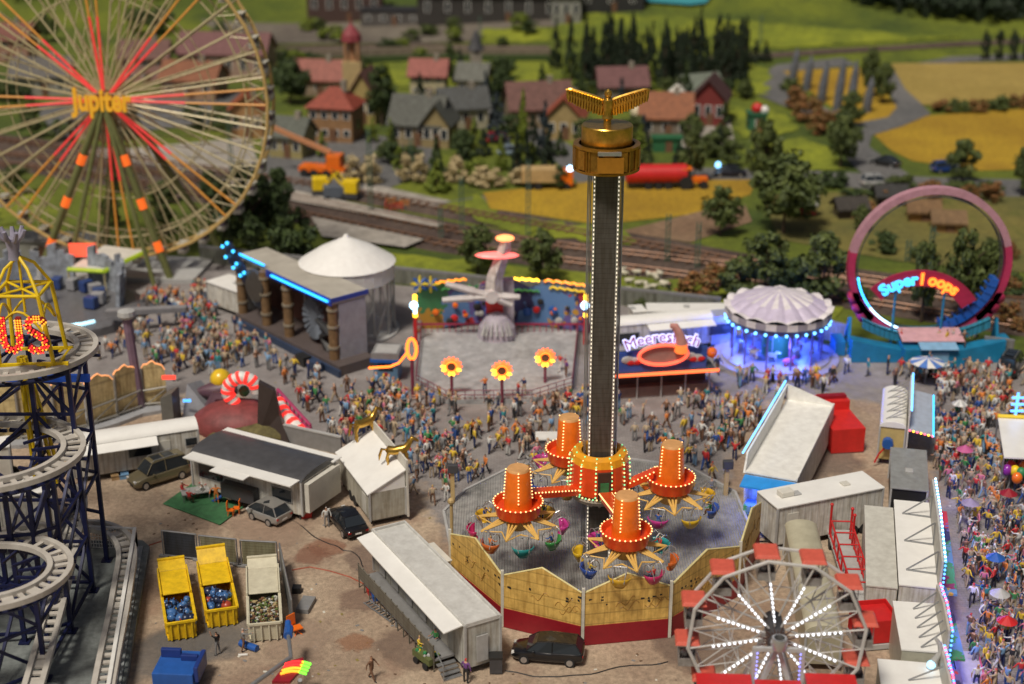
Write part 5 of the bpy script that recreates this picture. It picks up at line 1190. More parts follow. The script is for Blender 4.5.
# horse trailer
t, hx, hy, z = trailer('pitched_trailer', 'white trailer with a sloping roof and two golden horses on it', (369, 493), (337, 451), (366, 437), 3.0, planks('cream_boards', (.50, .48, .40), 1.0, 0, .8), WR, 'flat', wheels=(0, 1.0))
o_ = [c for c in kids(t) if c.name.startswith('roof')][0]; bpy.data.objects.remove(o_)
b = MB(); b.slab([(-hx-.05, hy+.15, z-.2), (hx+.05, hy+.15, z-.2), (hx+.05, -hy, z+1.3), (-hx-.05, -hy, z+1.3)], (0, 0, .1)); b.slab([(-hx+.06, -hy+.06, z-.12), (-hx+.06, hy-.06, z-.12), (-hx+.06, -hy+.06, z+1.28)], (2*hx-.12, 0, 0)); b.build('roof', WR, t)
b = MB(); b.box(-hx-.15, hx+.4, -hy-.16, -hy-.02, .4, z+2.2); b.build('tall_facade', W2, t)
def horse(label, px, py, row, ang, s=1.0):
    Yh = P(px, py, 3.9).y; p = P(px, py, 3.9); q = thing('golden_horse', label, 'statue', (p.x, p.y, 3.75), ang, 'golden horses on the white trailer roof'); q.scale = (s, s, s)
    b = MB(); b.tube([(-.75, 0, 1.15), (-.6, 0, 1.25), (-.2, 0, 1.2), (.35, 0, 1.3), (.62, 0, 1.45), (.85, 0, 1.85), (.98, 0, 2.1), (1.2, 0, 2.0), (1.38, 0, 1.85)], [.15, .32, .3, .33, .26, .17, .16, .12, .08], 10)
    for x, y, f in ((.45, .14, .35), (.5, -.14, .15), (-.6, .15, -.1), (-.55, -.15, -.35)): b.tube([(x, y, 1.2), (x+f*.6, y, .7), (x+f*.3, y, .35), (x+f*.5, y, .0)], [.15, .08, .06, .08], 7)
    b.tube([(.93, .06, 2.12), (.93, .08, 2.3)], [.06, .01], 5); b.tube([(.93, -.06, 2.12), (.93, -.08, 2.3)], [.06, .01], 5)
    body = b.build('body', GOLD, q, True); b = MB(); b.tube([(-.75, 0, 1.3), (-1.05, 0, 1.35), (-1.2, 0, .9), (-1.25, 0, .5)], [.06, .11, .1, .02], 6); b.build('tail', GOLD, q, True)
    b = MB(); b.tube([(.95, 0, 2.2), (.78, 0, 1.95), (.58, 0, 1.65), (.45, 0, 1.5)], [.04, .09, .09, .03], 6); b.build('mane', GOLD2, q, True)
horse('golden horse on the far end of the sloping white roof', 365, 437, 0, R(35), 1.15)
horse('golden horse rearing on the near right edge of the sloping white roof', 398, 465, 0, R(5), 1.15)
# dark roofed caravan
t, hx, hy, z = trailer('caravan', 'long white caravan with a dark curved roof and white eaves beside the green mat', (190, 452), (301, 482), (328, 457), 3.5, planks('white_van_boards', (.64, .62, .56), .8, 0, .8), mat('anthracite_roof', (.07, .07, .075), .35, 0, .15), 'round', windows=((-1, -4.6, -2.2, 1.6, 2.7), (-1, 2.6, 4.4, 1.5, 2.5)))
b = MB(); b.box(-hx+.2, hx-.2, -hy-1.1, -hy+.5, z-.03, z+.06); b.build('front_eave', WR, t)
b = MB(); b.box(-hx-.2, hx+.3, hy-.7, hy+.4, z+.03, z+.12); b.build('rear_eave', WR, t)
b = MB(); b.box(-1.9, 1.3, -hy-.75, -hy-.05, .8, 2.0); b.build('entrance_porch', DG, t); b = MB(); b.box(-1.9, 1.4, -hy-1.9, -hy-1.0, z-.04, z+.04); b.build('porch_roof', WR, t)
b = MB(); b.box(hx+.02, hx+.45, -hy+.3, hy-.1, .8, z-.3); b.build('end_annexe', W2, t)
b = MB()
for i in range(4): b.box(-2.9+.25*i, -2.65+.25*i, -hy-.8, -hy-.1, .1+.18*i, .2+.18*i)
b.build('steps', BLUE, t)
# long white trailer left
t, hx, hy, z = trailer('long_trailer', 'long white trailer with rounded roof between the coaster and the curved cream facade', (70, 447), (198, 428), (195, 417), 3.4, WB, WR, 'round', windows=((-1, -.6, 1.2, 1.7, 2.4), (-1, 4.0, 4.9, 2.0, 2.6)))
b = MB(); b.slab([(-hx+.5, -hy, z-.2), (1.7, -hy, z-.2), (1.7, -hy-.9, z-.6), (-hx+.5, -hy-.9, z-.6)], (0, 0, .06)); b.build('awning', WR, t)
t, hx, hy, z = trailer('long_trailer', 'white trailer partly hidden behind the lower coaster track', (-60, 505), (55, 490), (50, 474), 3.4, WB, WR, 'flat')
t, hx, hy, z = trailer('box_trailer', 'upright white box trailer at the left edge behind the coaster columns', (-40, 452), (9, 446), (5, 436), 3.6, W2, WR, 'flat')
# right hand side
t, hx, hy, z = trailer('box_trailer', 'white box trailer with a rooftop air conditioner behind the small ferris wheel', (778, 508), (884, 487), (862, 471), 3.7, planks('white_ribbed_sheet', (.62, .61, .56), .55, 0, .72), WR, 'flat', wheels=(2.2, 3.2))
b = MB(); b.box(-hx+1.0, -hx+2.1, -.3, .5, z+.01, z+.45); b.build('air_conditioner', W2, t, bevel=.08)
b = MB()
for s_ in (-.7, .7): b.bar((-hx, s_, .6), (-hx-2.3, 0, .5), .07, 5)
b.bar((-hx-1.6, 0, .5), (-hx-1.6, 0, 0), .06, 5); b.build('drawbar', BK, t)
t, hx, hy, z = trailer('round_roof_wagon', 'beige wagon with long rounded roof behind the small ferris wheel', (785, 524), (806, 630), (842, 628), 3.1, mat('beige_wall', (.4, .36, .25), .5), mat('beige_tarpaulin', (.46, .43, .31), .5, 0, .15, .6), 'round', cat='wagon', wheels=False)
# red frame trailer
x, y, L, Wd, ang = rectp((848, 602), (827, 530), (853, 530), .9); t = thing('frame_trailer', 'pale flatbed trailer carrying a red tubular frame beside the beige wagon', 'trailer', (x, y, 0), ang); hx, hy = L/2, Wd/2
b = MB(); b.box(-hx, hx, -hy, hy, .75, .95); b.build('bed', LG, t)
b = MB(); b.box(-hx+.2, hx-.2, -hy+.3, hy-.3, .3, .75); b.build('chassis', DG, t)
for q in (-hx+1.2, hx-1.2):
    for s_ in (-1, 1): b = MB(); b.bar((q, s_*(hy-.3), .4), (q, s_*hy, .4), .4, 14); b.build('wheel', RUB, t)
b = MB()
for s_ in (-.55, .9):
    for z_ in (1.2, 2.3): b.bar((-hx+.3, s_, z_), (hx-1.2, s_, z_), .07, 6)
for i in range(6):
    q = -hx+.3+(2*hx-1.5)*i/5
    for s_ in (-.55, .9): b.bar((q, s_, .95), (q, s_, 2.3), .07, 6)
    b.bar((q, -.55, 2.3), (q, .9, 2.3), .06, 6)
    if i < 5: b.bar((q, -.55, 1.2), (q+(2*hx-1.5)/5, -.55, 2.3), .045, 5)
for q, s_ in ((hx-1.4, -.5), (hx-.8, .9), (hx-2.4, -.5)): b.bar((q, s_, 1), (q, s_, 3.4), .09, 6); b.ball((q, s_, 3.45), .14, 8, 5)
b.build('red_frame', RED, t); foot(x, y, L, Wd, ang)
x, y, L, Wd, ang = rectp((853, 604), (889, 601), (887, 611), 2.6); t = thing('red_container', 'bright red open container standing in front of the red tubular frame', 'container', (x, y, 0), ang); hx, hy = L/2, 1.1
b = MB(); b.box(-hx, hx, -hy, hy-.1, .5, 2.2); b.box(-hx, hx, hy-.1, hy, .5, 2.5); b.box(-hx, -hx+.1, -hy, hy-.1, 2.2, 2.5); b.box(hx-.1, hx, -hy, hy-.1, 2.2, 2.5); b.build('body', RED, t, bevel=.02)
b = MB(); b.box(-hx-.1, hx+.1, -hy-.1, hy, .1, .45); b.build('base', LG, t); foot(x, y, L, 2.5, ang)
# red boxes behind
x, y, L, Wd, ang = rectp((833, 430), (866, 428), (867, 408), 2.3); t = thing('red_kiosk', 'bright red kiosk with low roof and tall back panel beside the white stall tray', 'kiosk', (x, y, 0), ang); hx, hy = L/2, Wd/2
b = MB(); b.box(-hx, hx, -hy, hy, .1, 2.3); b.build('body', mat('kiosk_red', (.62, .025, .02), .45, 0, .12), t, bevel=.04)
b = MB(); b.box(-hx-1.7, hx, hy+.02, hy+1.6, .1, 3.1); b.build('back_panel', mat('kiosk_red', (.62, .025, .02)), t, bevel=.04)
b = MB(); b.box(-hx+.2, hx-.2, hy+.5, hy+1.1, 3.1, 3.4); b.build('roof_sign', DRED, t); foot(x, y, L+2, Wd+3, ang)
# white stall with neon front facing left
x, y, L, Wd, ang = rectp((745, 473), (787, 400), (826, 424), 3.4); t = thing('game_stall', 'white tilted stall roof with a blue neon edge and a blue awning', 'stall', (x, y, 0), ang); hx, hy = L/2, Wd/2
wst = mat('stall_white', (.80, .79, .74), .45, 0, .1)
b = MB(); b.box(-hx, hx, -hy, hy, .6, 3.3); b.build('body', planks('stall_boards', (.66, .65, .6), .5, 0, .8), t)
b = MB(); b.slab([(-hx, -hy, 3.4), (hx, -hy, 3.4), (hx, hy, 3.4), (-hx, hy, 3.4)], (0, 0, .1)); b.build('roof', wst, t)
b = MB(); b.slab([(-hx, hy, 3.4), (hx*.6, hy, 3.4), (hx, hy, 4.9), (-hx*.9, hy, 4.8)], (0, .15, 0)); b.slab([(-hx, -hy, 3.5), (hx, -hy, 3.5), (hx, -hy, 3.75), (-hx, -hy, 3.6)], (0, .12, 0)); b.slab([(hx, -hy+.1, 3.5), (hx, hy, 3.5), (hx, hy, 4.9), (hx, -hy+.1, 3.7)], (-.12, 0, 0)); b.build('parapet', wst, t)
b = MB(); led_row(b, (-hx, hy+.25, 5.1), (hx, hy+.25, 5.1), .35, .1); b.build('neon_edge', emi('neon_ice_blue', (.15, .5, 1), 2.5), t)
b = MB(); b.slab([(-hx-1.6, -hy-.2, 3.1), (-hx, -hy-.2, 3.3), (-hx, hy, 3.3), (-hx-1.6, hy, 3.1)], (0, 0, -.15)); b.build('awning', mat('awning_blue', (.03, .25, .6), .4, emit=.15, ecol=(.02, .3, 1)), t)
b = MB(); b.box(-hx-1.3, -hx-.1, -hy+.3, hy-.3, .2, 1.3); b.build('counter', mural('stall_goods', 2.2, 1, .6), t)
b = MB(); b.box(-hx-1.5, -hx-.02, -hy, hy, .02, .2); b.build('base', BLUE, t)
q = t.matrix_basis @ Vector((-hx-.8, 0, 2.4)); lamp(Vector((x, y, 0))+Matrix.Rotation(ang, 3, 'Z')@Vector((-hx-1.0, .5, 2.3)), (.05, .15, 1), 160, .2)
foot(x, y, L+3, Wd+1, ang)
# yellow-ended wagon with neon awning
t, hx, hy, z = trailer('show_wagon', 'white-roofed wagon with a yellow end and a neon-edged awning on its right', (880, 425), (883, 389), (908, 389), 3.6, mat('wagon_yellow', (.55, .42, .16), .5), WR, 'round', cat='wagon', wheels=(-2.2, 2.2))
b = MB(); b.box(-hx, hx, -hy-.22, -hy-.1, 1.0, 5.2); b.build('facade', W2, t)
b = MB(); led_row(b, (-hx, -hy-.3, 5.2), (hx, -hy-.3, 5.3), .3, .09); b.build('neon_edge', emi('neon_ice_blue', (.15, .5, 1)), t)
b = MB()
for i in range(5): xx = -hx+1+i*(2*hx-2)/4; b.bar((xx, -hy+.1, 4.9), (xx-.4, .6, 3.95), .04, 5); b.bar((xx, -hy+.1, 4.5), (xx-.4, .6, 3.9), .04, 5)
b.build('strut', STEEL, t)
b = MB(); b.slab([(-hx, -hy-.25, 3.5), (hx+.8, -hy-.25, 3.5), (hx+.8, -hy-2.1, 3.2), (-hx, -hy-2.1, 3.2)], (0, 0, -.15)); b.build('awning', mat('awning_pale_blue', (.40, .46, .55), .4), t)
b = MB(); led_row(b, (-hx-.05, -hy-.3, 3.4), (-hx-.05, -hy-2.1, 3.1), .3, .09, 0, 1); led_row(b, (-hx, -hy-2.2, 3.1), (hx+.8, -hy-2.2, 3.1), .35, .09, 2, 2); b.build('neon_trim', [E_Y, E_P, E_C], t)
b = MB(); b.bar((-hx-.6, .3, 2.2), (-hx-.05, .3, 2.2), .45, 10, 0); b.tube([(-hx-.3, .3, 2), (-hx-.4, .9, 1.2), (-hx-.5, 1.2, .4)], .08, 5, k=1); b.tube([(-hx-.3, .3, 2), (-hx-.4, -.3, 1.2), (-hx-.5, -.6, .4)], .08, 5, k=1); b.build('tow_gear', [BLUE, RED], t)
t, hx, hy, z = trailer('grey_box_trailer', 'plain grey box trailer with dark front below the yellow-ended wagon', (891, 487), (891, 447), (926, 447), 3.3, BK, mat('zinc_roof', (.36, .37, .36), .4, .3, .15), 'flat', wheels=False)
# long stall and its neighbour, facades facing right
def facade_stall(label, a, b_, c, z, fh, struts, neon, pad=False, low_roof=None, wallm=WB, tri=True):
    x, y, L, Wd, ang = rectp(a, b_, c, z); t = thing('fair_stall', label, 'stall', (x, y, 0), ang, None); hx, hy = L/2, Wd/2
    b = MB(); b.box(-hx, hx, -hy, hy, .1, z-.1); b.build('body', wallm, t); b = MB(); b.box(-hx-.05, hx+.05, -hy, hy+.05, z-.1, z); b.build('roof', WR, t)
    b = MB(); b.slab([(-hx-.1, -hy-.02, .3), (hx+.1, -hy-.02, .3), (hx+.1, -hy-.02, fh-.2), (0, -hy-.02, fh+.2), (-hx-.1, -hy-.02, fh)], (0, -.15, 0)); fc = b.build('facade', mat('facade_back', (.50, .48, .42), .5), t)
    b = MB(); led_row(b, (-hx-.1, -hy-.28, fh), (0, -hy-.28, fh+.25), .28, .09, 0, 1); led_row(b, (0, -hy-.28, fh+.25), (hx+.1, -hy-.28, fh-.15), .28, .09, 0, 1); led_row(b, (-hx-.15, -hy-.28, 2.5), (-hx-.15, -hy-.28, fh), .3, .09); b.build('neon_edge', neon, fc)
    for i in range(struts):
        xx = -hx+(2*hx)*(i+.5)/struts; b = MB()
        if tri: b.bar((xx, -hy+.02, fh-.5), (xx-.1, hy*.6, z+.05), .06, 5); b.bar((xx-.3, -hy+.02, z+.08), (xx-.1, hy*.6, z+.05), .06, 5); b.bar((xx, -hy+.02, fh-.5), (xx-.3, -hy+.02, z+.08), .06, 5)
        else: b.bar((xx, -hy+.02, fh-.4), (xx-.3, hy*.1, z+.05), .055, 5)
        b.build('strut', STEEL, t)
    b = MB(); b.box(-hx+.2, hx-.2, -hy-1.3, -hy-.2, 2.9, 3.05); b.build('awning', mural('stall_awning', 1.6, 1, .5), t)
    b = MB(); b.box(-hx+.2, hx-.2, -hy-1.1, -hy-.2, .05, 1.2); b.build('counter', mural('stall_goods', 2.2, 1, .6), t)
    if low_roof:
        w_, x0, x1, z0 = low_roof; b = MB(); b.box(x0, x1, hy+.1, hy+w_, .2, z0-.1); an = b.build('annexe', wallm, t); b = MB(); b.box(x0-.05, x1+.05, hy+.08, hy+w_+.05, z0-.1, z0); b.build('annexe_roof', mat('annexe_roof', (.56, .55, .49), .5), an)
    foot(x, y, L, Wd+2, ang); return t, hx, hy, x, y, ang
t, hx, hy, x, y, ang = facade_stall('long white-roofed stall with three triangular struts and a blue neon facade facing the crowded street', (938, 588), (929, 503), (895, 507), 3.5, 5.6, 3, [emi('neon_street_blue', (.1, .35, 1), 2.5), E_BW], low_roof=(2.1, -6.0, 5.6, 3.1))
q = Matrix.Rotation(ang, 3, 'Z')@Vector((-hx+.5, -hy-1.0, 2.2)); lamp(Vector((x, y, 0))+q, (.08, .12, 1), 130, .2)
t, hx, hy, x, y, ang = facade_stall('cream-roofed stall with five slanted struts and a pink and blue neon facade', (945, 652), (934, 604), (895, 610), 3.6, 5.2, 5, [emi('neon_street_blue', (.1, .35, 1)), E_P], wallm=mat('cream_wall', (.46, .45, .36), .5), tri=False)
b = MB(); b.box(-hx-.6, hx-.3, -hy-3.0, -hy-1.4, .05, .45, 0); b.box(-hx-.65, -hx-.55, -hy-3.0, -hy-1.4, .05, .5, 1); b.box(-hx-.65, hx-.3, -hy-3.1, -hy-3.0, .05, .5, 1); b.build('entrance_floor', [mat('lilac_floor', (.45, .42, .5), .4), PINKM], t)
t, hx, hy, x, y, ang = facade_stall('cream-roofed stall cut off by the bottom edge of the picture', (952, 735), (938, 664), (880, 672), 3.2, 4.6, 2, [emi('neon_street_blue', (.1, .35, 1)), E_P], wallm=mat('cream_wall', (.46, .45, .36), .5), tri=False)
g = P(932, 668, 3.2); t = thing('neon_swan_lamp', 'curved grey lamp glowing icy blue on the lowest cream stall roof', 'lamp', (g.x, g.y, 3.2))
b = MB(); b.tube([(0, 0, 0), (.1, 0, .6), (.4, 0, 1.1), (.3, 0, 1.7), (0, 0, 2.1)], [.35, .2, .15, .15, .1], 8); b.build('neck', LG, t, True); b = MB(); b.ball((-.1, -.1, .3), .28, 10, 7); b.build('lamp_glow', emi('lamp_ice', (.35, .7, 1), 1.6), t)
for px_, py_ in ((962, 520), (966, 570), (975, 640), (960, 470)):
    q_ = P(px_, py_, 3.2); lamp(q_, (.25, .22, 1), 230, .4)
# white canopy at the right edge
c = P(1020, 448); t = thing('balloon_stall', 'white-roofed balloon stall with yellow trim at the right edge in the crowd', 'stall', (c.x, c.y, 0), 0)
A = [P(*q, 3.2)-Vector((c.x, c.y, 0)) for q in ((998, 418), (1045, 420), (1048, 459), (1004, 457))]
b = MB(); b.slab(A, (0, 0, -.12)); b.build('roof', WR, t); b = MB()
for p in A: b.bar(p-Vector((0, 0, 3.2)), p-Vector((0, 0, .1)), .08)
b.build('post', STEEL, t); b = MB(); b.bar(A[0]+Vector((0, .1, .15)), A[1]+Vector((0, .1, .15)), .16, 6); b.build('yellow_trim', mat('trim_yellow', (.7, .5, .03), emit=.3), t)
b = MB(); p = A[0]+Vector((1.5, .2, 0)); b.bar(p, p+Vector((0, 0, 2.2)), .12, 6)
for z_ in (.6, 1.2, 1.8): b.bar(p+Vector((-.5, -.1, z_)), p+Vector((.6, -.1, z_)), .1, 6)
b.build('blue_neon_sign', emi('neon_street_blue', (.1, .35, 1)), t); foot(c.x, c.y+1, 4, 4, 0)
bal = [RED, mat('balloon_purple', (.25, .03, .3), .25), GRN, YEL, ORG, BLUE, WR, mat('balloon_pink', (.6, .12, .25), .25)]
for i, (px, py, nm, col_) in enumerate([(1008, 466, 'red', 0), (1012, 471, 'yellow', 3), (1018, 473, 'green', 2), (1004, 470, 'purple', 1), (1021, 467, 'orange', 4), (1014, 478, 'orange and glossy', 4)]):
    g = P(px, py+22); z = Z(py, g.y); t = thing('balloon', '%s balloon floating in front of the white roof at the right edge' % nm, 'balloon', (g.x, g.y, 0), 0, 'balloons by the white-roofed stall')
    b = MB(); b.ball((0, 0, z), .42, 12, 9, 0, (1, 1, 1.15)); b.build('skin', bal[col_], t, True); b = MB(); b.bar((0, 0, 1.3), (0, 0, z-.45), .015, 4); b.build('string', STEEL, t)
# ================================================================= halls and kiosks behind the tower
t, hx, hy, z = trailer('long_white_hall', 'long white rounded hall trailer directly behind the fish stand', (600, 327), (713, 317), (712, 309), 3.3, planks('hall_boards', (.66, .65, .62), 1.5, 0, .75), WR, 'round', windows=((-1, -5.0, -1.8, 1.4, 2.4), (-1, 5.5, 7.8, 1.4, 2.5)))
b = MB(); b.slab([(-1.0, -hy, z-.25), (hx, -hy, z-.25), (hx, -hy-1.0, z-.55), (-1.0, -hy-1.0, z-.55)], (0, 0, .07)); b.build('awning', WR, t)
b = MB(); b.box(hx+.02, hx+2.6, -hy+.2, hy, .3, 3.2); b.build('end_cabin', mat('pale_blue_wall', (.36, .38, .52), .5), t)
trailer('white_box_trailer', 'white flat-roofed trailer behind the long white hall', (648, 311), (727, 311), (725, 303), 2.7, WB, WR, 'flat')
trailer('white_box_trailer', 'short white box left of the flat-roofed trailer behind the hall', (634, 312), (647, 311), (646, 304), 2.5, W2, WR, 'flat', wheels=False)
# fish stand
g = P(660, 396); Y = g.y; t = thing('fish_stand', 'fish snack stand with a blue sign board reading Meeresfisch and a red neon oval', 'food stand', (g.x, Y, 0), R(9))
w_ = 4.6; b = MB(); b.box(-w_, w_, 0, 2.6, .02, 1.0); b.build('counter', mat('counter_brown', (.22, .14, .12), .5), t)
b = MB(); b.box(-w_+.1, w_-.1, .9, 2.5, 1.0, 2.6); b.build('interior', mat('interior_dark', (.08, .05, .05), .6), t)
for i in range(5): b = MB(); q = -w_+.1+i*(2*w_-.2)/4; b.bar((q, -.3, 0), (q, -.3, 2.6), .08, 5); b.build('post', LG, t)
b = MB(); b.box(-w_-.3, w_+.3, -1.0, 2.7, 2.6, 2.75); b.build('roof', DG, t); b = MB(); b.bar((-w_-.5, -1.1, 2.7), (w_+.5, -1.1, 2.7), .16, 8); b.build('neon_edge', emi('neon_tomato', (1, .14, .04), 2.2), t)
b = MB(); b.slab([(-w_+.1, -.4, 2.75), (w_-.5, -.4, 2.75), (w_-.3, 0, 4.7), (-w_+.1, 0, 4.5)], (0, .2, 0)); sb = b.build('sign_board', mat('sign_blue', (.03, .07, .28), .4), t)
b = MB()
for q in (-3.2, -2.6, 2.6, 3.3): b.ball((q, -.25, 3.8+.2*sin(q*5)), .55, 8, 6, 0, (1.1, .25, .7)); b.ball((q+.3, -.32, 3.6), .35, 8, 6, 1, (1.2, .3, .7))
b.build('lobster_relief', [LG, RED], sb)
zc = 4.3; b = MB(); b.tube([(2.25*cos(2*pi*i/32), -.6, zc+.95*sin(2*pi*i/32)) for i in range(32)], .16, 6, True); b.build('neon_oval', emi('neon_coral_red', (1, .12, .06), 1.8), sb)
b = MB(); b.slab([(2.1*cos(2*pi*i/24), -.45, zc+.85*sin(2*pi*i/24)) for i in range(24)], (0, .08, 0)); b.build('oval_board', mat('oval_brown', (.32, .2, .17), .5), sb)
lt = lettering('lettering', 'Meeresfisch', 1.5, emi('neon_lilac', (.6, .6, 1), 1.4), sb, (-.1, -.5, 6.0), (pi/2, 0, 0), .06, .09, bend=9)
lt2 = lettering('lettering', 'Meeresfisch', 1.5, mat('letter_red', (.45, .04, .2), .4), sb, (-.1, -.6, 6.0), (pi/2, 0, 0), .02, -.01, bend=9)
b = MB(); b.tube([(1.6, -.7, 4.6), (1.6, -.8, 5.4), (1.4, -.8, 6.2), (.9, -.8, 7.1), (.5, -.8, 7.2)], [.62, .55, .42, .34, .2], 10)
for i in range(len(b.f)):
    if sum(b.v[j][2] for j in b.f[i])/len(b.f[i]) < 5.6: b.m[i] = 1
b.build('shrimp_figure', [mat('shrimp_pink', (.6, .28, .24), .4), emi('shrimp_glow', (1, .2, .04), 1.1)], sb, True)
b = MB(); b.ball((w_+.1, 0, 4.0), .5, 10, 8); b.build('orange_ball', ORG, sb); foot(g.x, Y+1, 10.5, 5, R(9))
for i, q in enumerate((0, 1)):
    gg = P(606+q*1, 370+q*14); tt = thing('red_mascot_post', 'red and white striped post at the left end of the fish stand, %s' % ('upper' if q == 0 else 'lower'), 'post', (gg.x, gg.y, 0)); b = MB()
    b.bar((0, 0, 0), (0, 0, 2.0), .12, 8, 1); b.ball((0, 0, 2.1), .38, 8, 6, 0); b.build('figure', [RED, W], tt)
# ================================================================= concert stage, round tent, box
def stage():
    z = 7.2; A, B_, C_, D_ = [P(*q, z) for q in ((233, 255), (331, 300), (354, 286), (269, 251))]
    d = (B_-A).normalized(); c = (A+B_)/2+Vector((-d.y, d.x, 0))*2.5; ang = atan2(d.y, d.x); t = thing('concert_stage', 'flat-roofed concert stage with brown pillars, grey shell ornaments and blue neon eaves', 'stage', (c.x, c.y, 0), ang)
    M = Matrix.Rotation(-ang, 3, 'Z'); L = (B_-A).length; Wd = 3.4; hx, hy = L/2, Wd/2
    b = MB(); b.box(-hx, -hx*.30, -hy, hy-.2, z-.5, z, 0); b.box(-hx*.30, hx, -hy-.8, hy, z-.55, z+.1, 0); b.build('roof', mat('sand_roof', (.44, .41, .35), .55, 0, .12, .6), t)
    b = MB(); b.box(-hx*.28, hx+.1, -hy-.9, -hy-.8, z-.6, z+.13); b.box(hx, hx+.1, -hy-.8, hy, z-.3, z+.13); b.build('blue_fascia', mat('fascia_blue', (.02, .05, .35), .4), t)
    b = MB(); b.bar((-hx*.15, -hy-1.0, z-.2), (hx-.3, -hy-1.0, z-.2), .12, 6); b.build('blue_neon', emi('stage_neon', (.03, .38, 1), 2.6), t); b = MB(); b.bar((-hx*.98, -hy-.15, z), (-hx*.45, -hy-.15, z), .12, 6); b.build('blue_neon', emi('stage_neon', (.03, .38, 1)), t)
    b = MB(); b.box(-hx+.2, hx-.5, hy-.5, hy-.2, .1, z-.5); b.build('back_wall', mat('stage_backdrop', (.16, .07, .05), .6, 0, .4, .5), t)
    b = MB(); b.box(hx-.5, hx, -hy, hy-.3, .1, z-.6); b.build('side_wall', mat('slate_wall', (.36, .35, .38), .6), t)
    b = MB(); b.box(-hx+.2, hx+1.5, -hy-1.2, hy-.5, .05, 1.0); b.build('stage_floor', mat('stage_floor', (.10, .08, .075), .5), t); b = MB(); b.box(-hx, hx+1.8, -hy-1.5, -hy-1.2, .03, .7); b.build('front_step', mat('navy_step', (.03, .05, .10), .5), t)
    for q in (-hx+.5, -hx*.42, hx*.05, hx-.5):
        b = MB(); b.bar((q, -hy-.35, .6), (q, -hy-.35, z-.5), .5, 12, 0)
        for z_ in (2.1, 4.2, 5.9): b.bar((q, -hy-.35, z_), (q, -hy-.35, z_+.25), .6, 12, 1)
        b.build('pillar', [mat('pillar_brown', (.20, .12, .055), .6, 0, .25, 2), mat('pillar_band', (.26, .22, .16), .5)], t, True)
    for q, z_ in ((-hx*.72, 4.0), (hx*.42, 3.6)):
        b = MB(); n = 20; 
        for i in range(n): a = 2*pi*i/n; b.tube([(q+.3*cos(a), -hy+.7, z_+.3*sin(a)), (q+1.7*cos(a), -hy+.45, z_+2.1*sin(a))], [.12, .28], 5)
        b.bar((q, -hy+.5, z_), (q, -hy+.75, z_), 1.6, 20); b.build('shell_ornament', mat('shell_slate', (.14, .16, .19), .45), t)
    b = MB(); b.tube([(hx*.7, -hy+.8, 1.0), (hx*.6, -hy+.5, 2.3), (hx*.8, -hy+.2, 3.2), (hx*.55, -hy, 3.9)], [.8, .5, .6, .2], 8); b.build('dark_figure', BK, t, True)
    b = MB(); b.box(hx*.5, hx*.9, -hy+1.1, -hy+1.3, 2.0, 2.5); b.box(hx*.62, hx*.8, -hy+1.1, -hy+1.3, 3.6, 4.0); b.build('red_light', emi('stage_red', (1, .12, .02), .7), t)
    for q in (0, 1): b = MB(); x0 = hx*.55+2.0*q; b.box(x0, x0+1.5, -hy-2.6, -hy-1.7, .05, 1.0); b.build('front_monitor', [BK, mat('navy_step', (.03, .05, .10))][q], t)
    # guitar shaped sign with blue bulbs
    b = MB(); qx = -hx+.1; b.slab([(qx-1.6, -hy-.9, z+.8), (qx-.6, -hy-.9, z+1.3), (qx+1.2, -hy-.9, z-.2), (qx+2.6, -hy-.9, z-1.4), (qx+2.0, -hy-.9, z-2.6), (qx+.4, -hy-.9, z-1.6), (qx-.9, -hy-.9, z-1.0)], (0, .3, 0)); sg = b.build('guitar_sign', mat('sign_black_blue', (.015, .02, .05), .4), t)
    b = MB(); b.bar((qx+3.7, -hy-.9, z-2.3), (qx+3.7, -hy-.6, z-2.3), 1.7, 18); b.build('sign_disc', mat('disc_dark', (.07, .06, .05), .5), sg)
    b = MB()
    for (u, v) in ((-1.6, .6), (-1.1, -.4), (-.6, 1.2), (.5, .6), (.3, -1.2), (1.0, -.6), (1.6, -1.7), (2.4, -1.2)): b.ball((qx+u, -hy-1.1, z+v), .18, 8, 6)
    b.build('bulb', E_C, sg); foot(c.x, c.y, L+2, Wd+4, ang)
stage()
c = P(350, 330); t = thing('round_tent', 'round white-roofed tent with clear glazed walls behind the concert stage', 'tent', (c.x, c.y, 0)); Rt = 4.75; zr = Z(262, c.y)
b = MB(); b.lathe([(Rt, zr-.0), (Rt*1.03, zr+.1), (Rt*.6, zr+1.4), (.35, zr+2.6), (.2, zr+2.9), (0, zr+2.9)], 28); b.build('roof', mat('tent_white', (.8, .79, .76), .5, 0, .05), t, False)
b = MB(); b.lathe([(Rt, zr-1.5), (Rt, zr), (Rt-.1, zr), (Rt-.1, zr-1.5), (Rt, zr-1.5)], 28); b.build('valance', mat('tent_valance', (.62, .62, .6), .5), t)
b = MB()
for i in range(14): a = 2*pi*i/14; b.bar((Rt*.97*cos(a), Rt*.97*sin(a), 0), (Rt*.97*cos(a), Rt*.97*sin(a), zr-1.4), .1, 6); a2 = a+2*pi/14; b.bar((Rt*.96*cos(a), Rt*.96*sin(a), 0), (Rt*.96*cos(a2), Rt*.96*sin(a2), zr-3.5), .07, 4)
b.build('wall_frame', STEEL, t)
gm = mat('clear_sheet', (.6, .6, .58), .1, 0, 0); gm.node_tree.nodes['Principled BSDF'].inputs['Alpha'].default_value = .14; b = MB(); b.lathe([(Rt*.93, .1), (Rt*.93, zr-1.5), (Rt*.92, zr-1.5), (Rt*.92, .1), (Rt*.93, .1)], 28); b.build('clear_wall', gm, t)
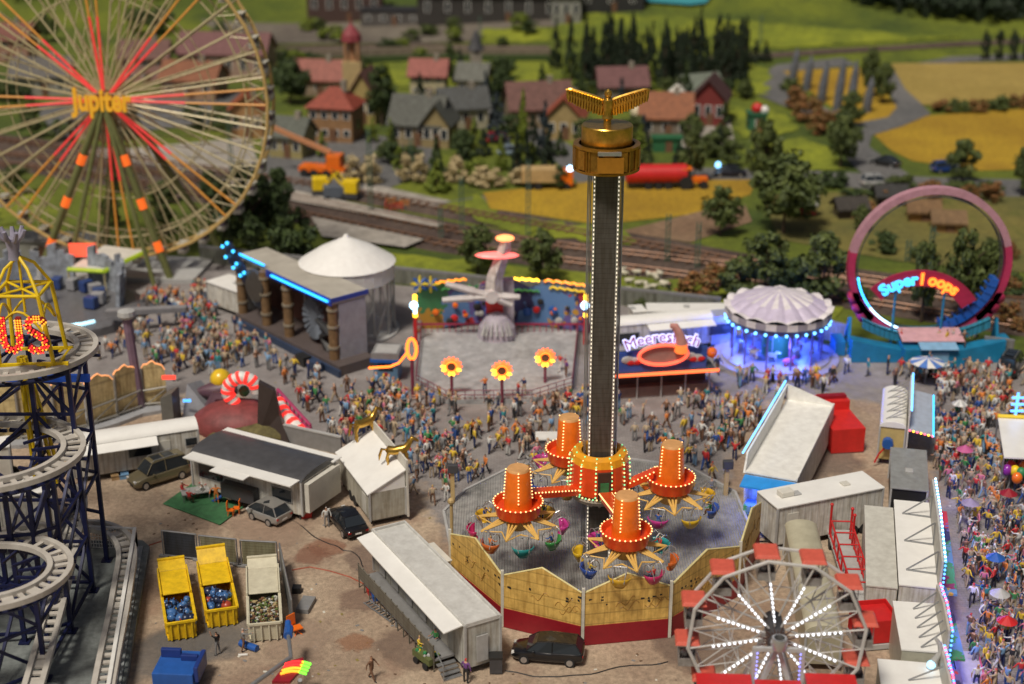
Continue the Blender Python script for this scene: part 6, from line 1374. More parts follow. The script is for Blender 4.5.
b = MB(); b.box(-1.5, .6, -1, .5, .1, 3.2); b.bar((0, 0, .1), (0, 0, zr), .3, 10); b.build('inner_machine', mat('machine_blue_grey', (.1, .14, .28), .5), t)
b = MB(); b.lathe([(Rt+.3, .02), (Rt+.3, .25), (0, .25)], 28); b.build('base', LG, t); footc(c.x, c.y, 5.4)
trailer('white_container', 'plain white container left of the concert stage', (206, 281), (238, 292), (248, 280), 3.0, WB, WR, 'flat', cat='container', wheels=False)
# ================================================================= left middle: grey ride, cream facade, gingerbread hill
c = P(45, 316); t = thing('grey_round_ride', 'round grey ride pavilion with jagged stone-like walls and icy light strips, left edge', 'fairground ride', (c.x, c.y, 0)); x0, y0 = c.x, c.y
b = MB(); b.lathe([(10.5, .02), (10.5, .9), (9.5, 1.4), (0, 1.4)], 40, sy=.8); b.build('platform', mat('slate_platform', (.14, .14, .15), .4, 0, .15), t)
b = MB(); n = 34
for i in range(n):
    a = R(-10+215*i/n); a1 = R(-10+215*(i+1)/n); h0 = 4.9+1.2*sin(i*1.9)*sin(i*.7); r0 = 8.3
    if 11 < i < 14: continue
    b.slab([(r0*cos(a), r0*.8*sin(a), 1.2), (r0*cos(a1), r0*.8*sin(a1), 1.2), ((r0+.4)*cos(a1), (r0+.4)*.8*sin(a1), h0+.3*sin(i*5)), ((r0+.4)*cos(a), (r0+.4)*.8*sin(a), h0)], (-.4*cos(a), -.4*sin(a), 0))
b.build('jagged_wall', mat('rock_grey_blue', (.30, .33, .38), .8, 0, .35, 1.2, .5), t)
b = MB()
for k in range(14): a = R(-20+18*k); b.cbox((5.8*cos(a), 4.6*sin(a), 2.1), (1.3, 1.0, 1.2), a, k % 2)
b.build('ride_car', [mat('ride_navy', (.03, .06, .2), .35), mat('ride_grey', (.3, .3, .32), .4)], t, bevel=.1)
for k, a in enumerate((-125, -97, -62, -52, -20)): b = MB(); b.cbox((9.7*cos(R(a)), 9.7*.8*sin(R(a)), 1.5), (2.0 if k in (1, 2, 3) else 1.0, .3, .25), R(a+90)); b.build('light_strip', emi('ice_strip', (.5, .85, 1), 1.6), t)
b = MB(); b.lathe([(.5, 1.4), (.35, 4.5), (.2, 5.5)], 12); b.build('centre_mast', LG, t)
b = MB(); b.slab([(8.0, -6.0, 2.2), (15.5, -3.2, 1.6), (15.5, -2.2, 1.6), (8.0, -5.0, 2.2)], (0, 0, .5)); b.build('boom', mat('boom_grey', (.25, .25, .26), .4), t); footc(x0, y0, 9.8)
c = P(147, 410); zt = Z(314, c.y); t = thing('facade_mast', 'tall purple-grey mast with a pale cap at the right part of the curved cream facade', 'mast', (c.x, c.y, 0))
b = MB(); b.bar((-.5, 0, 0), (-1.0, 0, zt-.3), .42, 8); b.build('shaft', PUR, t, True); b = MB(); b.lathe([(.55, zt-.4), (.8, zt-.1), (.75, zt+.3), (.2, zt+.45)], 12, (-1.0, 0, 0)); b.build('cap', LG, t)
# curved cream facade (seen from its back)
panels = [((-60, 441), (-20, 443), 376), ((-20, 443), (20, 442), 376), ((22, 442), (55, 437), 376), ((57, 437), (87, 430), 378), ((89, 429), (117, 420), 376), ((118, 419), (141, 411), 367), ((145, 409), (168, 407), 363)]
c0 = P(60, 436); t = thing('curved_facade', 'curved cream facade of tall arched panels seen from its braced back', 'facade', (c0.x, c0.y, 0))
fm = planks('aged_cream', (.60, .48, .24), 1.9, 2, .75, .5, 0, .2)
for i, (g0, g1, row) in enumerate(panels):
    A, B_ = P(*g0)-Vector((c0.x, c0.y, 0)), P(*g1)-Vector((c0.x, c0.y, 0)); zt = Z(row, c0.y+(A.y+B_.y)/2); n_ = 8; d = (B_-A).normalized(); nn = Vector((d.y, -d.x, 0))
    tops = [A.lerp(B_, k/n_)+Vector((0, 0, zt-.7+.75*sin(pi*(k/n_*.9+.1))+.12*sin(k*2.1))) for k in range(n_+1)]
    b = MB()
    for k in range(n_): p, q = A.lerp(B_, k/n_), A.lerp(B_, (k+1)/n_); b.slab([p+Vector((0, 0, .3)), q+Vector((0, 0, .3)), tops[k+1], tops[k]], nn*-.12)
    pn = b.build('panel', fm, t); b = MB(); b.tube([q-nn*.06+Vector((0, 0, .06)) for q in tops], .07, 5); b.build('neon_edge', emi('edge_peach', (1, .4, .15), .9), pn)
    b = MB(); b.bar(A+Vector((0, 0, .2))+nn*.1, A+Vector((0, 0, zt-.4))+nn*.1, .1, 5); b.bar(A+nn*.25+Vector((0, 0, 1.9)), B_+nn*.25+Vector((0, 0, 2.1)), .1, 5); b.bar(A+nn*.2+Vector((0, 0, .4)), B_+nn*.2+Vector((0, 0, 1.9)), .06, 5); b.bar(A+nn*.25+Vector((0, 0, .6)), B_+nn*.25+Vector((0, 0, .6)), .1, 5)
    b.build('brace', mat('brace_grey', (.28, .27, .24), .4, .3), pn)
b = MB(); pts = [P(*q)-Vector((c0.x, c0.y, 0)) for q in ((-60, 447), (20, 449), (60, 443), (90, 435), (120, 426), (143, 417), (170, 412), (186, 413), (186, 405), (150, 404), (90, 415), (-60, 430))]
b.prism([(p.x, p.y) for p in pts], .02, .35); b.build('base_deck', mat('deck_light_grey', (.33, .34, .36), .5), t)
for k in kids(t): pass
for px, py in ((20, 440), (70, 433), (118, 419), (160, 409)): p = P(px, py); foot(p.x, p.y, 5, 2.5, 0)
# grey wedge and monolith, with small screens
c = P(178, 425); t = thing('grey_wedge_kiosk', 'dark grey wedge-shaped kiosk beside the end of the curved cream facade', 'kiosk', (c.x, c.y, 0)); b = MB()
b.slab([(-1.2, -.6, .05), (-.1, -.9, .05), (-.1, -.9, 3.4), (-1.2, -.6, 2.8)], (.3, 1.6, 0)); b.build('monolith', mat('monolith_grey', (.12, .12, .11), .5), t)
b = MB(); b.slab([(.3, 0, .05), (3.1, 1.0, .05), (.6, 2.2, 3.0)], (.8, 2.0, -.5)); b.build('wedge', mat('wedge_grey', (.24, .25, .27), .5), t)
b = MB(); b.cbox((.9, .3, 2.2), (.7, .1, .25)); b.build('blue_screen', emi('screen_blue', (.08, .35, .9), 2), t); b = MB(); b.cbox((-.8, 1.5, 3.9), (1.2, .2, .35)); b.build('neon_sign', emi('neon_red_soft', (1, .08, .05), 1.0), t); foot(c.x+1, c.y+1, 5, 4, 0)
# gingerbread hill
def candy():
    c = P(258, 432); ox, oy = c.x, c.y; t = thing('candy_hill_ride', 'funfair candy hill with a giant striped candy cane, a yellow ball and chocolate slabs', 'fairground ride', (ox, oy, 0))
    def at(px, py, row): g = P(px, py); return Vector((g.x-ox, g.y-oy, Z(row, g.y)))
    b = MB(); p = at(240, 428, 428); b.ball((p.x, p.y, .6), 2.6, 16, 8, sc=(1.6, 1.1, .75)); b.build('sugar_mound', mat('burgundy_sugar', (.22, .05, .05), .6, 0, .3, 1, .3), t, True)
    b = MB(); p = at(256, 436, 436); b.ball((p.x, p.y, .3), 2.4, 14, 8, sc=(1.8, .8, .5)); b.build('moss_mound', mat('moss_brown', (.14, .12, .04), .8, 0, .4, 1.5, .3), t, True)
    b = MB(); b.slab([Vector((at(257, 440, 0).x, at(257, 440, 0).y, 0)), Vector((at(290, 446, 0).x, at(290, 446, 0).y, 0)), Vector((at(281, 440, 0).x, at(281, 440, 0).y, 2.4)), Vector((at(277, 440, 0).x, at(277, 440, 0).y, 4.6)), Vector((at(262, 436, 0).x, at(262, 436, 0).y, 5.0))], (0, .7, 0)); b.build('chocolate_slab', mat('chocolate', (.045, .032, .028), .45, 0, .15, 1), t)
    b = MB(); p = at(216, 412, 392); b.tube([p+Vector((-1.6, 0, 0)), p, p+Vector((1.9, .2, .5))], [.3, 1.0, .7], 9); p2 = at(214, 420, 410); b.tube([p2+Vector((0, 0, .2)), p2+Vector((.4, 0, 1.3)), p2+Vector((1.6, 0, 1.2))], [.8, .6, .3], 8); b.build('plum_drop', mat('plum', (.10, .05, .07), .45), t, True)
    b = MB(); q = at(223, 410, 379); b.ball(q, .95, 16, 10); b.build('yellow_ball', mat('ball_yellow', (.78, .52, .02), .3, coat=.5), t, True)
    b = MB(); q = at(246, 425, 392); b.ball(q+Vector((0, .2, 0)), .5, 8, 6); b.ball(q+Vector((-.6, 0, -1.6)), .6, 8, 6); b.build('green_leaf', GRN, t, True)
    b = MB(); q = at(225, 415, 400); b.ball(q, .9, 10, 8); b.ball(q+Vector((.5, -.6, -1.3)), 1.0, 10, 8); b.build('orange_jelly', mat('jelly', (.4, .12, .05), .3), t, True)
    # cane
    pth = [at(px, 428, py) for px, py in ((246, 416), (240, 409), (235, 401), (230, 394), (231, 386), (237, 380), (245, 377), (253, 379), (258, 384), (260, 392))]
    L = []
    for i in range(len(pth)-1):
        for k in range(5): L.append(pth[i].lerp(pth[i+1], k/5))
    L.append(pth[-1]); b = MB(); b.tube(L, .52, 10)
    for i in range(len(b.f)): b.m[i] = 0
    cane = b.build('candy_cane', W, t, True); b = MB()
    for i in range(1, len(L)-1, 4): d = (L[i+1]-L[i-1]).normalized(); b.bar(L[i]-d*.16, L[i]+d*.14, .57, 10)
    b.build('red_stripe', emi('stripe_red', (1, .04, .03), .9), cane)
    b = MB(); L2 = [at(278, 424, 401), at(285, 430, 414), at(294, 438, 424), at(304, 443, 436)]; LL = []
    for i in range(3):
        for k in range(5): LL.append(L2[i].lerp(L2[i+1], k/5))
    b.tube(LL, .6, 9); cn = b.build('candy_bar', W, t, True); b = MB()
    for i in range(1, len(LL)-1, 3): d = (LL[i+1]-LL[i-1]).normalized(); b.bar(LL[i]-d*.22, LL[i]+d*.22, .65, 9)
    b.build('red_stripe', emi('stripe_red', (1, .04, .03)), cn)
    b = MB(); p, q = at(278, 424, 0), at(310, 440, 0); 
    for i in range(9): s_ = Vector((p.x, p.y+.8, 0)).lerp(Vector((q.x, q.y+.8, 0)), i/8); b.bar(s_, s_+Vector((0, 0, 3.0-.25*i)), .1, 5); 
    b.bar(Vector((p.x, p.y+.8, 3.0)), Vector((q.x, q.y+.8, 1.0)), .14, 5); b.bar(Vector((p.x, p.y+.8, 2.2)), Vector((q.x, q.y+.8, .5)), .12, 5); b.build('magenta_fence', mat('magenta_paint', (.4, .05, .15), .4), t)
    for px, py, l in ((235, 428, 8), (262, 436, 7), (290, 438, 5)): g = P(px, py); foot(g.x, g.y, l, 4, 0)
candy()
g0, g1 = P(285, 442), P(342, 455); c = (g0+g1)/2; ang = atan2((g1-g0).y, (g1-g0).x); L = (g1-g0).length
t = thing('low_barrier_wall', 'low curved grey barrier behind the dark-roofed caravan', 'barrier', (c.x, c.y, 0), ang); b = MB(); b.box(-L/2, L/2, -.1, .1, .02, 1.6); b.build('panel', MG, t); b = MB(); b.box(-L/2, L/2, -.16, .16, 1.6, 1.72); b.build('top_rail', LG, t)
# ================================================================= skips, fences, small yard things
def skip(label, l0, r0, yb, back, m, hm, fill):
    g = (P(*l0)+P(*r0))/2; d = P(*r0)-P(*l0); Wd = d.length; d2 = P(*back, 1.5)-P(l0[0]-3, l0[1]-20, 1.5); ang = atan2(d2.y, d2.x)-pi/2; Ln = P(0, yb, 1.4).y-P(0, l0[1], 0).y; t = thing('skip', label, 'skip', (g.x, g.y, 0), ang, 'open skips beside the site fence'); hx = Wd/2; hh = 1.5
    b = MB(); e = .07
    b.box(-hx, hx, 0, Ln, .12, .3)
    for s_ in (-1, 1): b.slab([(s_*hx*.9, 0, .12), (s_*hx*.9, Ln, .12), (s_*hx, Ln, hh), (s_*hx, 0, hh)], (-s_*e, 0, 0))
    b.slab([(-hx*.9, 0, .12), (hx*.9, 0, .12), (hx, -.1, hh), (-hx, -.1, hh)], (0, e, 0)); b.slab([(-hx*.9, Ln, .12), (hx*.9, Ln, .12), (hx, Ln, hh), (-hx, Ln, hh)], (0, -e, 0)); b.build('tub', m, t)
    b = MB()
    for s_ in (-1, 1):
        b.box(min(s_*hx, s_*(hx+.12)), max(s_*hx, s_*(hx+.12)), -.1, Ln, hh-.12, hh+.03)
        for q in np.arange(.5, Ln, .9): b.box(min(s_*hx*.97, s_*(hx+.08)), max(s_*hx*.97, s_*(hx+.08)), q, q+.14, .2, hh-.12)
    for q in (-.6, -.2, .2, .6): b.box(q*hx*1.2-.05, q*hx*1.2+.05, -.17, -.07, .15, hh-.1)
    b.box(-hx, hx, -.2, -.05, hh-.12, hh+.03); b.build('rib', m, t)
    b = MB(); b.box(-hx+.02, hx-.02, Ln*.52, Ln+.05, hh+.04, hh+.14); b.build('rear_cover', m, t, bevel=.03)
    zl = hm; b = MB(); b.slab([(-hx, Ln+.1, hh+.1), (hx, Ln+.1, hh+.1), (hx*.98, Ln+1.0, zl), (-hx*.98, Ln+1.0, zl)], (0, .12, 0))
    for s_ in (-1, 1): b.box(min(s_*hx, s_*(hx+.1)), max(s_*hx, s_*(hx+.1)), Ln*.5, Ln+.3, hh+.0, hh+.3)
    b.box(-hx, hx, Ln+.92, Ln+1.15, zl-.05, zl+.1); b.build('lid', m, t, bevel=.02)
    M = Matrix.Rotation(ang, 3, 'Z'); foot(g.x, g.y+Ln/2, Wd, Ln+2, ang, .2)
    if fill == 'rubble':
        b = MB()
        for i in range(420): q = (uni(-hx*.86, hx*.86), uni(.12, Ln*.5), 1.0+uni(0, .35)); r_ = uni(.05, .13); b.cbox(q, (r_*2, r_*1.4, r_*1.2), uni(0, 3), i % 5)
        b.box(-hx*.88, hx*.88, .08, Ln*.52, .4, 1.02, 4)
        o = b.build('scrap_rubble', [mat('scrap_tan', (.4, .3, .15)), mat('scrap_white', (.5, .5, .45)), mat('scrap_green', (.15, .2, .06)), BK, BRN], None); o.location = g; o.rotation_euler = (0, 0, ang); tag(o, 'loose mixed scrap heaped in the cream skip', 'rubble', None, 'stuff')
    else:
        pb = MB(); pb.ball((0, 0, 0), .3, 8, 6, 0, (1, 1, .85)); pb.tube([(0, 0, .2), (.02, 0, .32), (.05, .02, .38)], [.06, .04, .07], 5)
        first = None
        for i in range(30):
            lay = i//15; q = Vector((uni(-hx*.78, hx*.78), uni(.3, Ln*.5), .95+.28*lay+uni(0, .12))); k = i % 5
            if first is None or i < 3:
                pb2 = pb; o = pb2.build('rubbish_bag', [mat('bag_blue', (.06, .16, .38), .3, 0, .2, 3), mat('bag_navy', (.02, .03, .07), .3), mat('bag_red', (.4, .06, .03), .35)][i], None, True); fs_ = o if first is None else first
                if first is None: first = [o]
                else: first.append(o)
            else: src = first[(0, 1, 0, 0, 1)[k]] if not (fill == 2 and i in (9, 17)) else first[2]; o = src.copy(); COL.objects.link(o)
            cn = {0: 'blue', 1: 'dark', 2: 'red'}[first.index(o) if o in first else first.index(src)]
            o.location = g + M@q; s_ = uni(.8, 1.25); o.scale = (s_, s_*uni(.8, 1.1), s_); o.rotation_euler = (uni(-.6, .6), uni(-.6, .6), uni(0, 6))
            tag(o, '%s rubbish bag heaped in the %s yellow skip' % (cn, 'left' if fill == 1 else 'right'), 'bag', '%s rubbish bags in the %s yellow skip' % (cn, 'left' if fill == 1 else 'right'))
skip('yellow skip filled with blue rubbish bags, leftmost of the three skips', (168, 642), (197, 638), 573, (158, 575), YEL2, 2.0, 1)
skip('yellow skip filled with blue rubbish bags, between the other yellow skip and the cream one', (208, 630), (238, 624), 567, (197, 566), YEL2, 2.4, 2)
skip('cream skip filled with mixed scrap, nearest to the site fence', (250, 643), (282, 640), 572, (246, 575), IVORY, 2.0, 'rubble')
c = P(176, 690); t = thing('blue_skip', 'dark blue skip cut off by the bottom edge of the picture', 'skip', (c.x, c.y, 0), R(-4)); b = MB(); b.box(-1.3, 1.3, -.5, 2.2, .1, 1.5); b.build('tub', BLUE, t, bevel=.05); b = MB(); b.box(-1.2, .1, 1.3, 1.6, 1.5, 2.1); b.box(.15, 1.25, 1.0, 1.3, 1.5, 1.9); b.box(1.3, 1.6, -.3, 1.8, .8, 1.9); b.build('lid', mat('skip_navy', (.015, .04, .2), .4), t, bevel=.05)
def fence_panel(p, q, label, mesh, h=2.2):
    A, B_ = P(*p), P(*q); c = (A+B_)/2; d = B_-A; L = d.length; ang = atan2(d.y, d.x); t = thing('site_fence', label, 'fence', (c.x, c.y, 0), ang, 'site fence panels round the skips')
    b = MB()
    for (x0, z0, x1, z1) in ((-L/2, .15, -L/2, h), (L/2, .15, L/2, h), (-L/2, h, L/2, h), (-L/2, .2, L/2, .2)): b.bar((x0, 0, z0), (x1, 0, z1), .06, 6)
    b.build('frame', STEEL, t); b = MB(); b.box(-L/2+.1, L/2-.1, -.015, .015, .28, h-.08); b.build('mesh_sheet', mesh, t)
    for x in (-L/2, L/2): b = MB(); b.box(x-.35, x+.35, -.15, .15, .02, .18); b.build('foot_block', MG, t, bevel=.03)
    foot(c.x, c.y, L, .6, ang, .1)
m1 = planks('dark_mesh', (.035, .04, .05), .22, 2, .4); m2 = planks('olive_mesh', (.22, .21, .13), .22, 2, .5)
fence_panel((164, 557), (198, 561), 'dark mesh site fence panel behind the left yellow skip', m1)
fence_panel((201, 562), (238, 566), 'olive mesh site fence panel behind the right yellow skip', m2)
fence_panel((242, 567), (278, 569), 'olive mesh site fence panel behind the cream skip', m2)
fence_panel((281, 570), (293, 628), 'grey site fence panel running towards the camera right of the cream skip', mat('thin_mesh', (.2, .21, .21), .5))
def small(name, label, cat, px, py, parts, rz=0, z=0, group=None, build=None):
    g = P(px, py, z); t = thing(name, label, cat, (g.x, g.y, z), rz, group)
    for nm, mb, m in parts: mb.build(nm, m, t)
    return t
def mbf(f): b = MB(); f(b); return b
small('loose_block', 'grey concrete block lying right of the site fence', 'block', 306, 607, [('block', mbf(lambda b: b.box(-.45, .45, -.9, .9, .01, .35)), MG)], R(-10))
small('gas_bottle', 'blue cylinder lying on the ground in front of the cream skip', 'cylinder', 249, 649, [('cylinder', mbf(lambda b: b.bar((-.6, .35, .25), (.6, -.35, .25), .24, 12)), BLUE)])
small('white_tube', 'small white tube lying beside the blue cylinder', 'tube', 243, 656, [('tube', mbf(lambda b: b.bar((-.3, 0, .08), (.3, .05, .08), .08, 8)), W)])
small('loose_block', 'dark weight block at the corner of the site fence', 'block', 297, 592, [('block', mbf(lambda b: b.box(-.3, .3, -.3, .3, .01, .45)), BK)])
small('folding_chair', 'orange folding chair beside the site fence end', 'chair', 297, 634, [('seat', mbf(lambda b: b.cbox((0, 0, .5), (.7, .6, .08))), ORG), ('backrest', mbf(lambda b: b.cbox((-.25, .35, .95), (.7, .08, .9), .3)), ORG), ('leg', mbf(lambda b: (b.bar((-.3, -.3, 0), (.3, .3, .5), .04), b.bar((.3, -.3, 0), (-.3, .3, .5), .04))), ORG)], R(30))
def crate_(px, py, m, lab, s=.55): small('crate', lab, 'crate', px, py, [('box', mbf(lambda b: b.box(-s, s, -s*.8, s*.8, .01, s)), m), ('rim', mbf(lambda b: b.box(-s-.04, s+.04, -s*.8-.04, s*.8+.04, s, s+.08)), m)], R(20))
crate_(378, 599, BLUE, 'blue crate beside the walkway of the long grey-white trailer', .4); crate_(373, 593, RED, 'red crate beside the walkway of the long grey-white trailer', .4); crate_(306, 517, RED, 'red crate on the gravel right of the silver hatchback', .4); crate_(124, 478, mat('crate_light_blue', (.15, .3, .5)), 'pale blue crate under the long white trailer left of the tan car', .35); crate_(116, 479, TAN, 'brown crate left of the pale blue crate under the white trailer', .35)
small('wheelie_bin', 'dark wheelie bin at the near end of the long grey-white trailer', 'bin', 496, 672, [('bin', mbf(lambda b: b.box(-.4, .4, -.35, .35, .1, 1.2)), DG), ('lid', mbf(lambda b: b.box(-.44, .44, -.4, .4, 1.2, 1.3)), BK)])
def ladder(b):
    for s_ in (-.25, .25): b.bar((-1.6, s_, .1), (1.6, s_, .1), .05, 5)
    for i in range(10): b.bar((-1.5+i*.33, -.25, .1), (-1.5+i*.33, .25, .1), .04, 5)
small('ladder', 'short metal ladder lying on the gravel beside the trailer walkway', 'ladder', 380, 612, [('ladder', mbf(ladder), STEEL)], R(-50)); small('scaffold_pole', 'grey metal pole lying below the ladder', 'pole', 396, 620, [('pole', mbf(lambda b: b.bar((0, -1, .08), (0, 1, .08), .07, 6)), STEEL)], R(5))
b = MB(); hs = [P(*q, .04) for q in ((292, 570), (310, 567), (330, 571), (350, 577), (368, 586))]; b.tube(hs, .05, 5); o = b.build('hose', mat('hose_red', (.35, .08, .04)), None); tag(o, 'thin red hose running across the gravel to the long grey-white trailer', 'hose')
b = MB(); hs = [P(*q, .04) for q in ((140, 549), (150, 545), (162, 541))]; b.tube(hs, .05, 5); o = b.build('hose', mat('hose_red', (.35, .08, .04)), None); tag(o, 'short red hose between the coaster deck and the dark mesh fence', 'hose')
# green mat with picnic
A = [P(*q, .0) for q in ((163, 505), (193, 484), (244, 508), (220, 526))]; c = (A[0]+A[2])/2; t = thing('green_mat', 'green artificial turf mat in front of the dark-roofed caravan', 'mat', (c.x, c.y, 0)); b = MB(); b.prism([(p.x-c.x, p.y-c.y) for p in A], .09, .13); b.build('mat', ground_mat('mat_green', (.04, .16, .06), (.06, .2, .08), (.05, .12, .06), .4, 2, .3), t)
small('garden_table', 'grey garden table on the green mat', 'table', 196, 499, [('tabletop', mbf(lambda b: b.box(-1.1, 1.1, -.6, .6, .72, .8)), LG), ('leg', mbf(lambda b: [b.bar((x, y, 0), (x, y, .72), .04) for x in (-1, 1) for y in (-.5, .5)]), STEEL)], R(20), .0)
small('garden_chair', 'orange garden chair on the right part of the green mat', 'chair', 231, 515, [('seat', mbf(lambda b: b.cbox((0, 0, .45), (.5, .5, .06))), ORG), ('backrest', mbf(lambda b: b.cbox((-.25, 0, .8), (.06, .5, .7))), ORG), ('leg', mbf(lambda b: [b.bar((x, y, 0), (x, y, .45), .03) for x in (-.2, .2) for y in (-.2, .2)]), ORG)], 0, .13)
small('garden_chair', 'orange garden chair nearest the silver hatchback', 'chair', 237, 513, [('seat', mbf(lambda b: b.cbox((0, 0, .45), (.5, .5, .06))), ORG), ('backrest', mbf(lambda b: b.cbox((.25, 0, .8), (.06, .5, .7))), ORG), ('leg', mbf(lambda b: [b.bar((x, y, 0), (x, y, .45), .03) for x in (-.2, .2) for y in (-.2, .2)]), ORG)], 0, .13)
# vending cart with yellow/green goods
c = P(427, 664); t = thing('handcart', 'handcart loaded with yellow and green goods beside the near end of the trailer walkway', 'cart', (c.x, c.y, 0), R(-50)); b = MB(); b.box(-.9, .9, -.5, .5, .45, .9); b.build('tray', mat('cart_olive', (.12, .14, .05), .5), t)
for x in (-.5, .5):
    for s_ in (-1, 1): b = MB(); b.bar((x, s_*.5, .25), (x, s_*.58, .25), .25, 12); b.build('wheel', RUB, t)
b = MB()
for i in range(26): b.ball((uni(-.8, .8), uni(-.4, .4), .9+uni(0, .15)), uni(.08, .16), 6, 4, i % 4)
b.build('goods', [YEL, GRN, mat('lime', (.3, .45, .05)), LG], t)
# neon arrow on tilted pole
c = P(300, 700); t = thing('neon_arrow_sign', 'red, yellow and green neon arrow on a slanting grey boom at the bottom edge', 'sign', (c.x, c.y, 0)); z0 = 2.6
p = lambda px, py, z: P(px, py, z)-Vector((c.x, c.y, 0))
b = MB(); b.tube([p(245, 690, 2.2), p(291, 657, 2.6), p(288, 632, 2.7)], .14, 8); b.build('boom', STEEL, t, True); b = MB(); b.bar(p(288, 636, 2.7), p(289, 628, 2.7), .3, 10); b.bar(p(288, 622, 2.9), p(288, 628, 2.8), .2, 10); b.build('lamp_head', BLUE, t)
b = MB(); b.slab([p(272, 684, 2.5), p(288, 664, 2.5), p(303, 660, 2.5), p(305, 668, 2.5), p(290, 684, 2.5)], (0, 0, .2)); b.build('arrow_board', DRED, t); b = MB()
for i in range(14):
    for j in range(4): u = i/13; b.ball(p(286+u*24+j*0-1.5*j, 664-6*sin(u*pi)*.4+j*3.2, 2.75), .1, 6, 4, 0 if (j < 2 and i < 9) else (1 if i < 10 else 2))
b.build('bulb', [emi('bulb_red', (1, .03, .03)), emi('bulb_amber', (1, .4, .03)), emi('bulb_lime', (.2, 1, .05), 1.5)], t)
b = MB(); b.bar(p(300, 700, 0), p(300, 680, 2.5), .14, 6); b.build('post', STEEL, t)
# wooden posts with speakers round the tower deck
for px, py, lab, top in ((454, 510, 'left', 466), (726, 503, 'right', 462)):
    g = P(px-1, py); zz = Z(top, g.y); t = thing('floodlight_post', 'pale wooden post with a small dark floodlight at the %s rear of the tower deck' % lab, 'post', (g.x, g.y, 0)); b = MB(); b.box(-.16, .16, -.16, .16, .02, zz-.5); b.build('post', mat('pine_post', (.5, .36, .16), .6), t); b = MB(); b.box(-.35, .45, -.35, .1, zz-.5, zz+.2); b.build('floodlight', DG, t, bevel=.05); footc(g.x, g.y, .8)
g = P(452, 545, .75); t = thing('corner_post', 'short pale post with a brown ball top at the left corner of the golden fence', 'post', (g.x, g.y, .0)); b = MB(); b.bar((0, 0, 0), (0, 0, 4.2), .12, 8); b.ball((0, 0, 4.35), .28, 8, 6); b.build('post', mat('pine_post', (.5, .36, .16)), t)
g = P(553, 446); t = thing('white_counter', 'small white table behind the rear gondola in the crowd', 'table', (g.x, g.y, 0)); b = MB(); b.box(-1.5, 1.5, -.8, .8, .9, 1.0); b.build('top', W, t); b = MB(); b.box(-1.3, 1.3, -.6, .6, .02, .9); b.build('base', MG, t); footc(g.x, g.y, 1.8)
# parasols and umbrellas in the street
par = [((925, 382), 'blue and white parasol in front of the loop ride', (BLUE, W), 1.35), ((953, 503), 'pink awning umbrella in the street right of the grey box trailer', (PINKM, PINKM), 1.0)]
for i, (px, py, lab, cc) in enumerate([(925, 384, 'blue and white striped parasol on the ground before the loop ride', (mat('parasol_blue', (.08, .2, .55)), W)), (962, 474, 'pink umbrella in the crowd right of the grey box trailer', (mat('parasol_pink', (.5, .1, .25)), mat('parasol_pink', (.5, .1, .25)))), (967, 529, 'lilac umbrella in the street right of the facade top of the long stall', (mat('parasol_lilac', (.3, .25, .4)), mat('parasol_lilac', (.3, .25, .4)))), (1005, 519, 'dark red umbrella in the street, upper right of the lilac one', (DRED, DRED)), (996, 622, 'pale grey umbrella in the street right of the pink-edged floor', (LG, LG)), (1003, 650, 'red umbrella low in the street near the right edge', (RED, RED)), (957, 427, 'white umbrella in the crowd between wagon awning and balloon stall', (W, LG)), (992, 585, 'blue umbrella in the street right of the long stall', (BLUE, BLUE))]):
    g = P(px, py); t = thing('umbrella' if i else 'parasol', lab, 'umbrella' if i else 'parasol', (g.x, g.y, 0), uni(0, 1), 'umbrellas in the crowded street' if i else None); rr = 1.6 if i == 0 else .68; zz = 2.2; n = 12; b = MB()
    for k in range(n): a, a1 = 2*pi*k/n, 2*pi*(k+1)/n; b.add([(0, 0, zz+.45), (rr*cos(a), rr*sin(a), zz), (rr*cos(a1), rr*sin(a1), zz), (0, 0, zz+.40)], [(0, 1, 2), (3, 2, 1)], k % 2)
    b.build('canopy', list(cc), t); b = MB(); b.bar((0, 0, .0), (0, 0, zz+.55), .03, 6); b.build('pole', STEEL, t)
# ================================================================= trees
def leafm(name, c1, c2):
    m = bpy.data.materials.new(name); m.use_nodes = True; nt = m.node_tree; N = nt.nodes; K = nt.links; b = N['Principled BSDF']; b.inputs['Roughness'].default_value = .7
    tc = N.new('ShaderNodeTexCoord'); no = N.new('ShaderNodeTexNoise'); no.inputs['Scale'].default_value = 9; no.inputs['Detail'].default_value = 4; K.new(tc.outputs['Object'], no.inputs['Vector'])
    r = N.new('ShaderNodeValToRGB'); r.color_ramp.elements[0].position = .35; r.color_ramp.elements[1].position = .65; r.color_ramp.elements[0].color = (*c1, 1); r.color_ramp.elements[1].color = (*c2, 1)
    K.new(no.outputs['Fac'], r.inputs[0]); K.new(r.outputs[0], b.inputs['Base Color']); return m
LM = {'leaf': leafm('leaves_olive', (.035, .055, .012), (.11, .14, .03)), 'dark': leafm('leaves_dark', (.02, .038, .01), (.06, .095, .02)), 'conifer': leafm('needles_dark', (.006, .014, .006), (.022, .04, .014)),
      'lime': leafm('leaves_lime', (.09, .13, .01), (.22, .27, .03)), 'blossom': leafm('blossom_cream', (.35, .27, .13), (.55, .45, .25)), 'blue': leafm('needles_blue', (.015, .025, .03), (.05, .07, .08)), 'russet': leafm('leaves_russet', (.10, .09, .02), (.32, .12, .04))}
BARK = mat('bark', (.09, .06, .04), .9, 0, .3, 3)
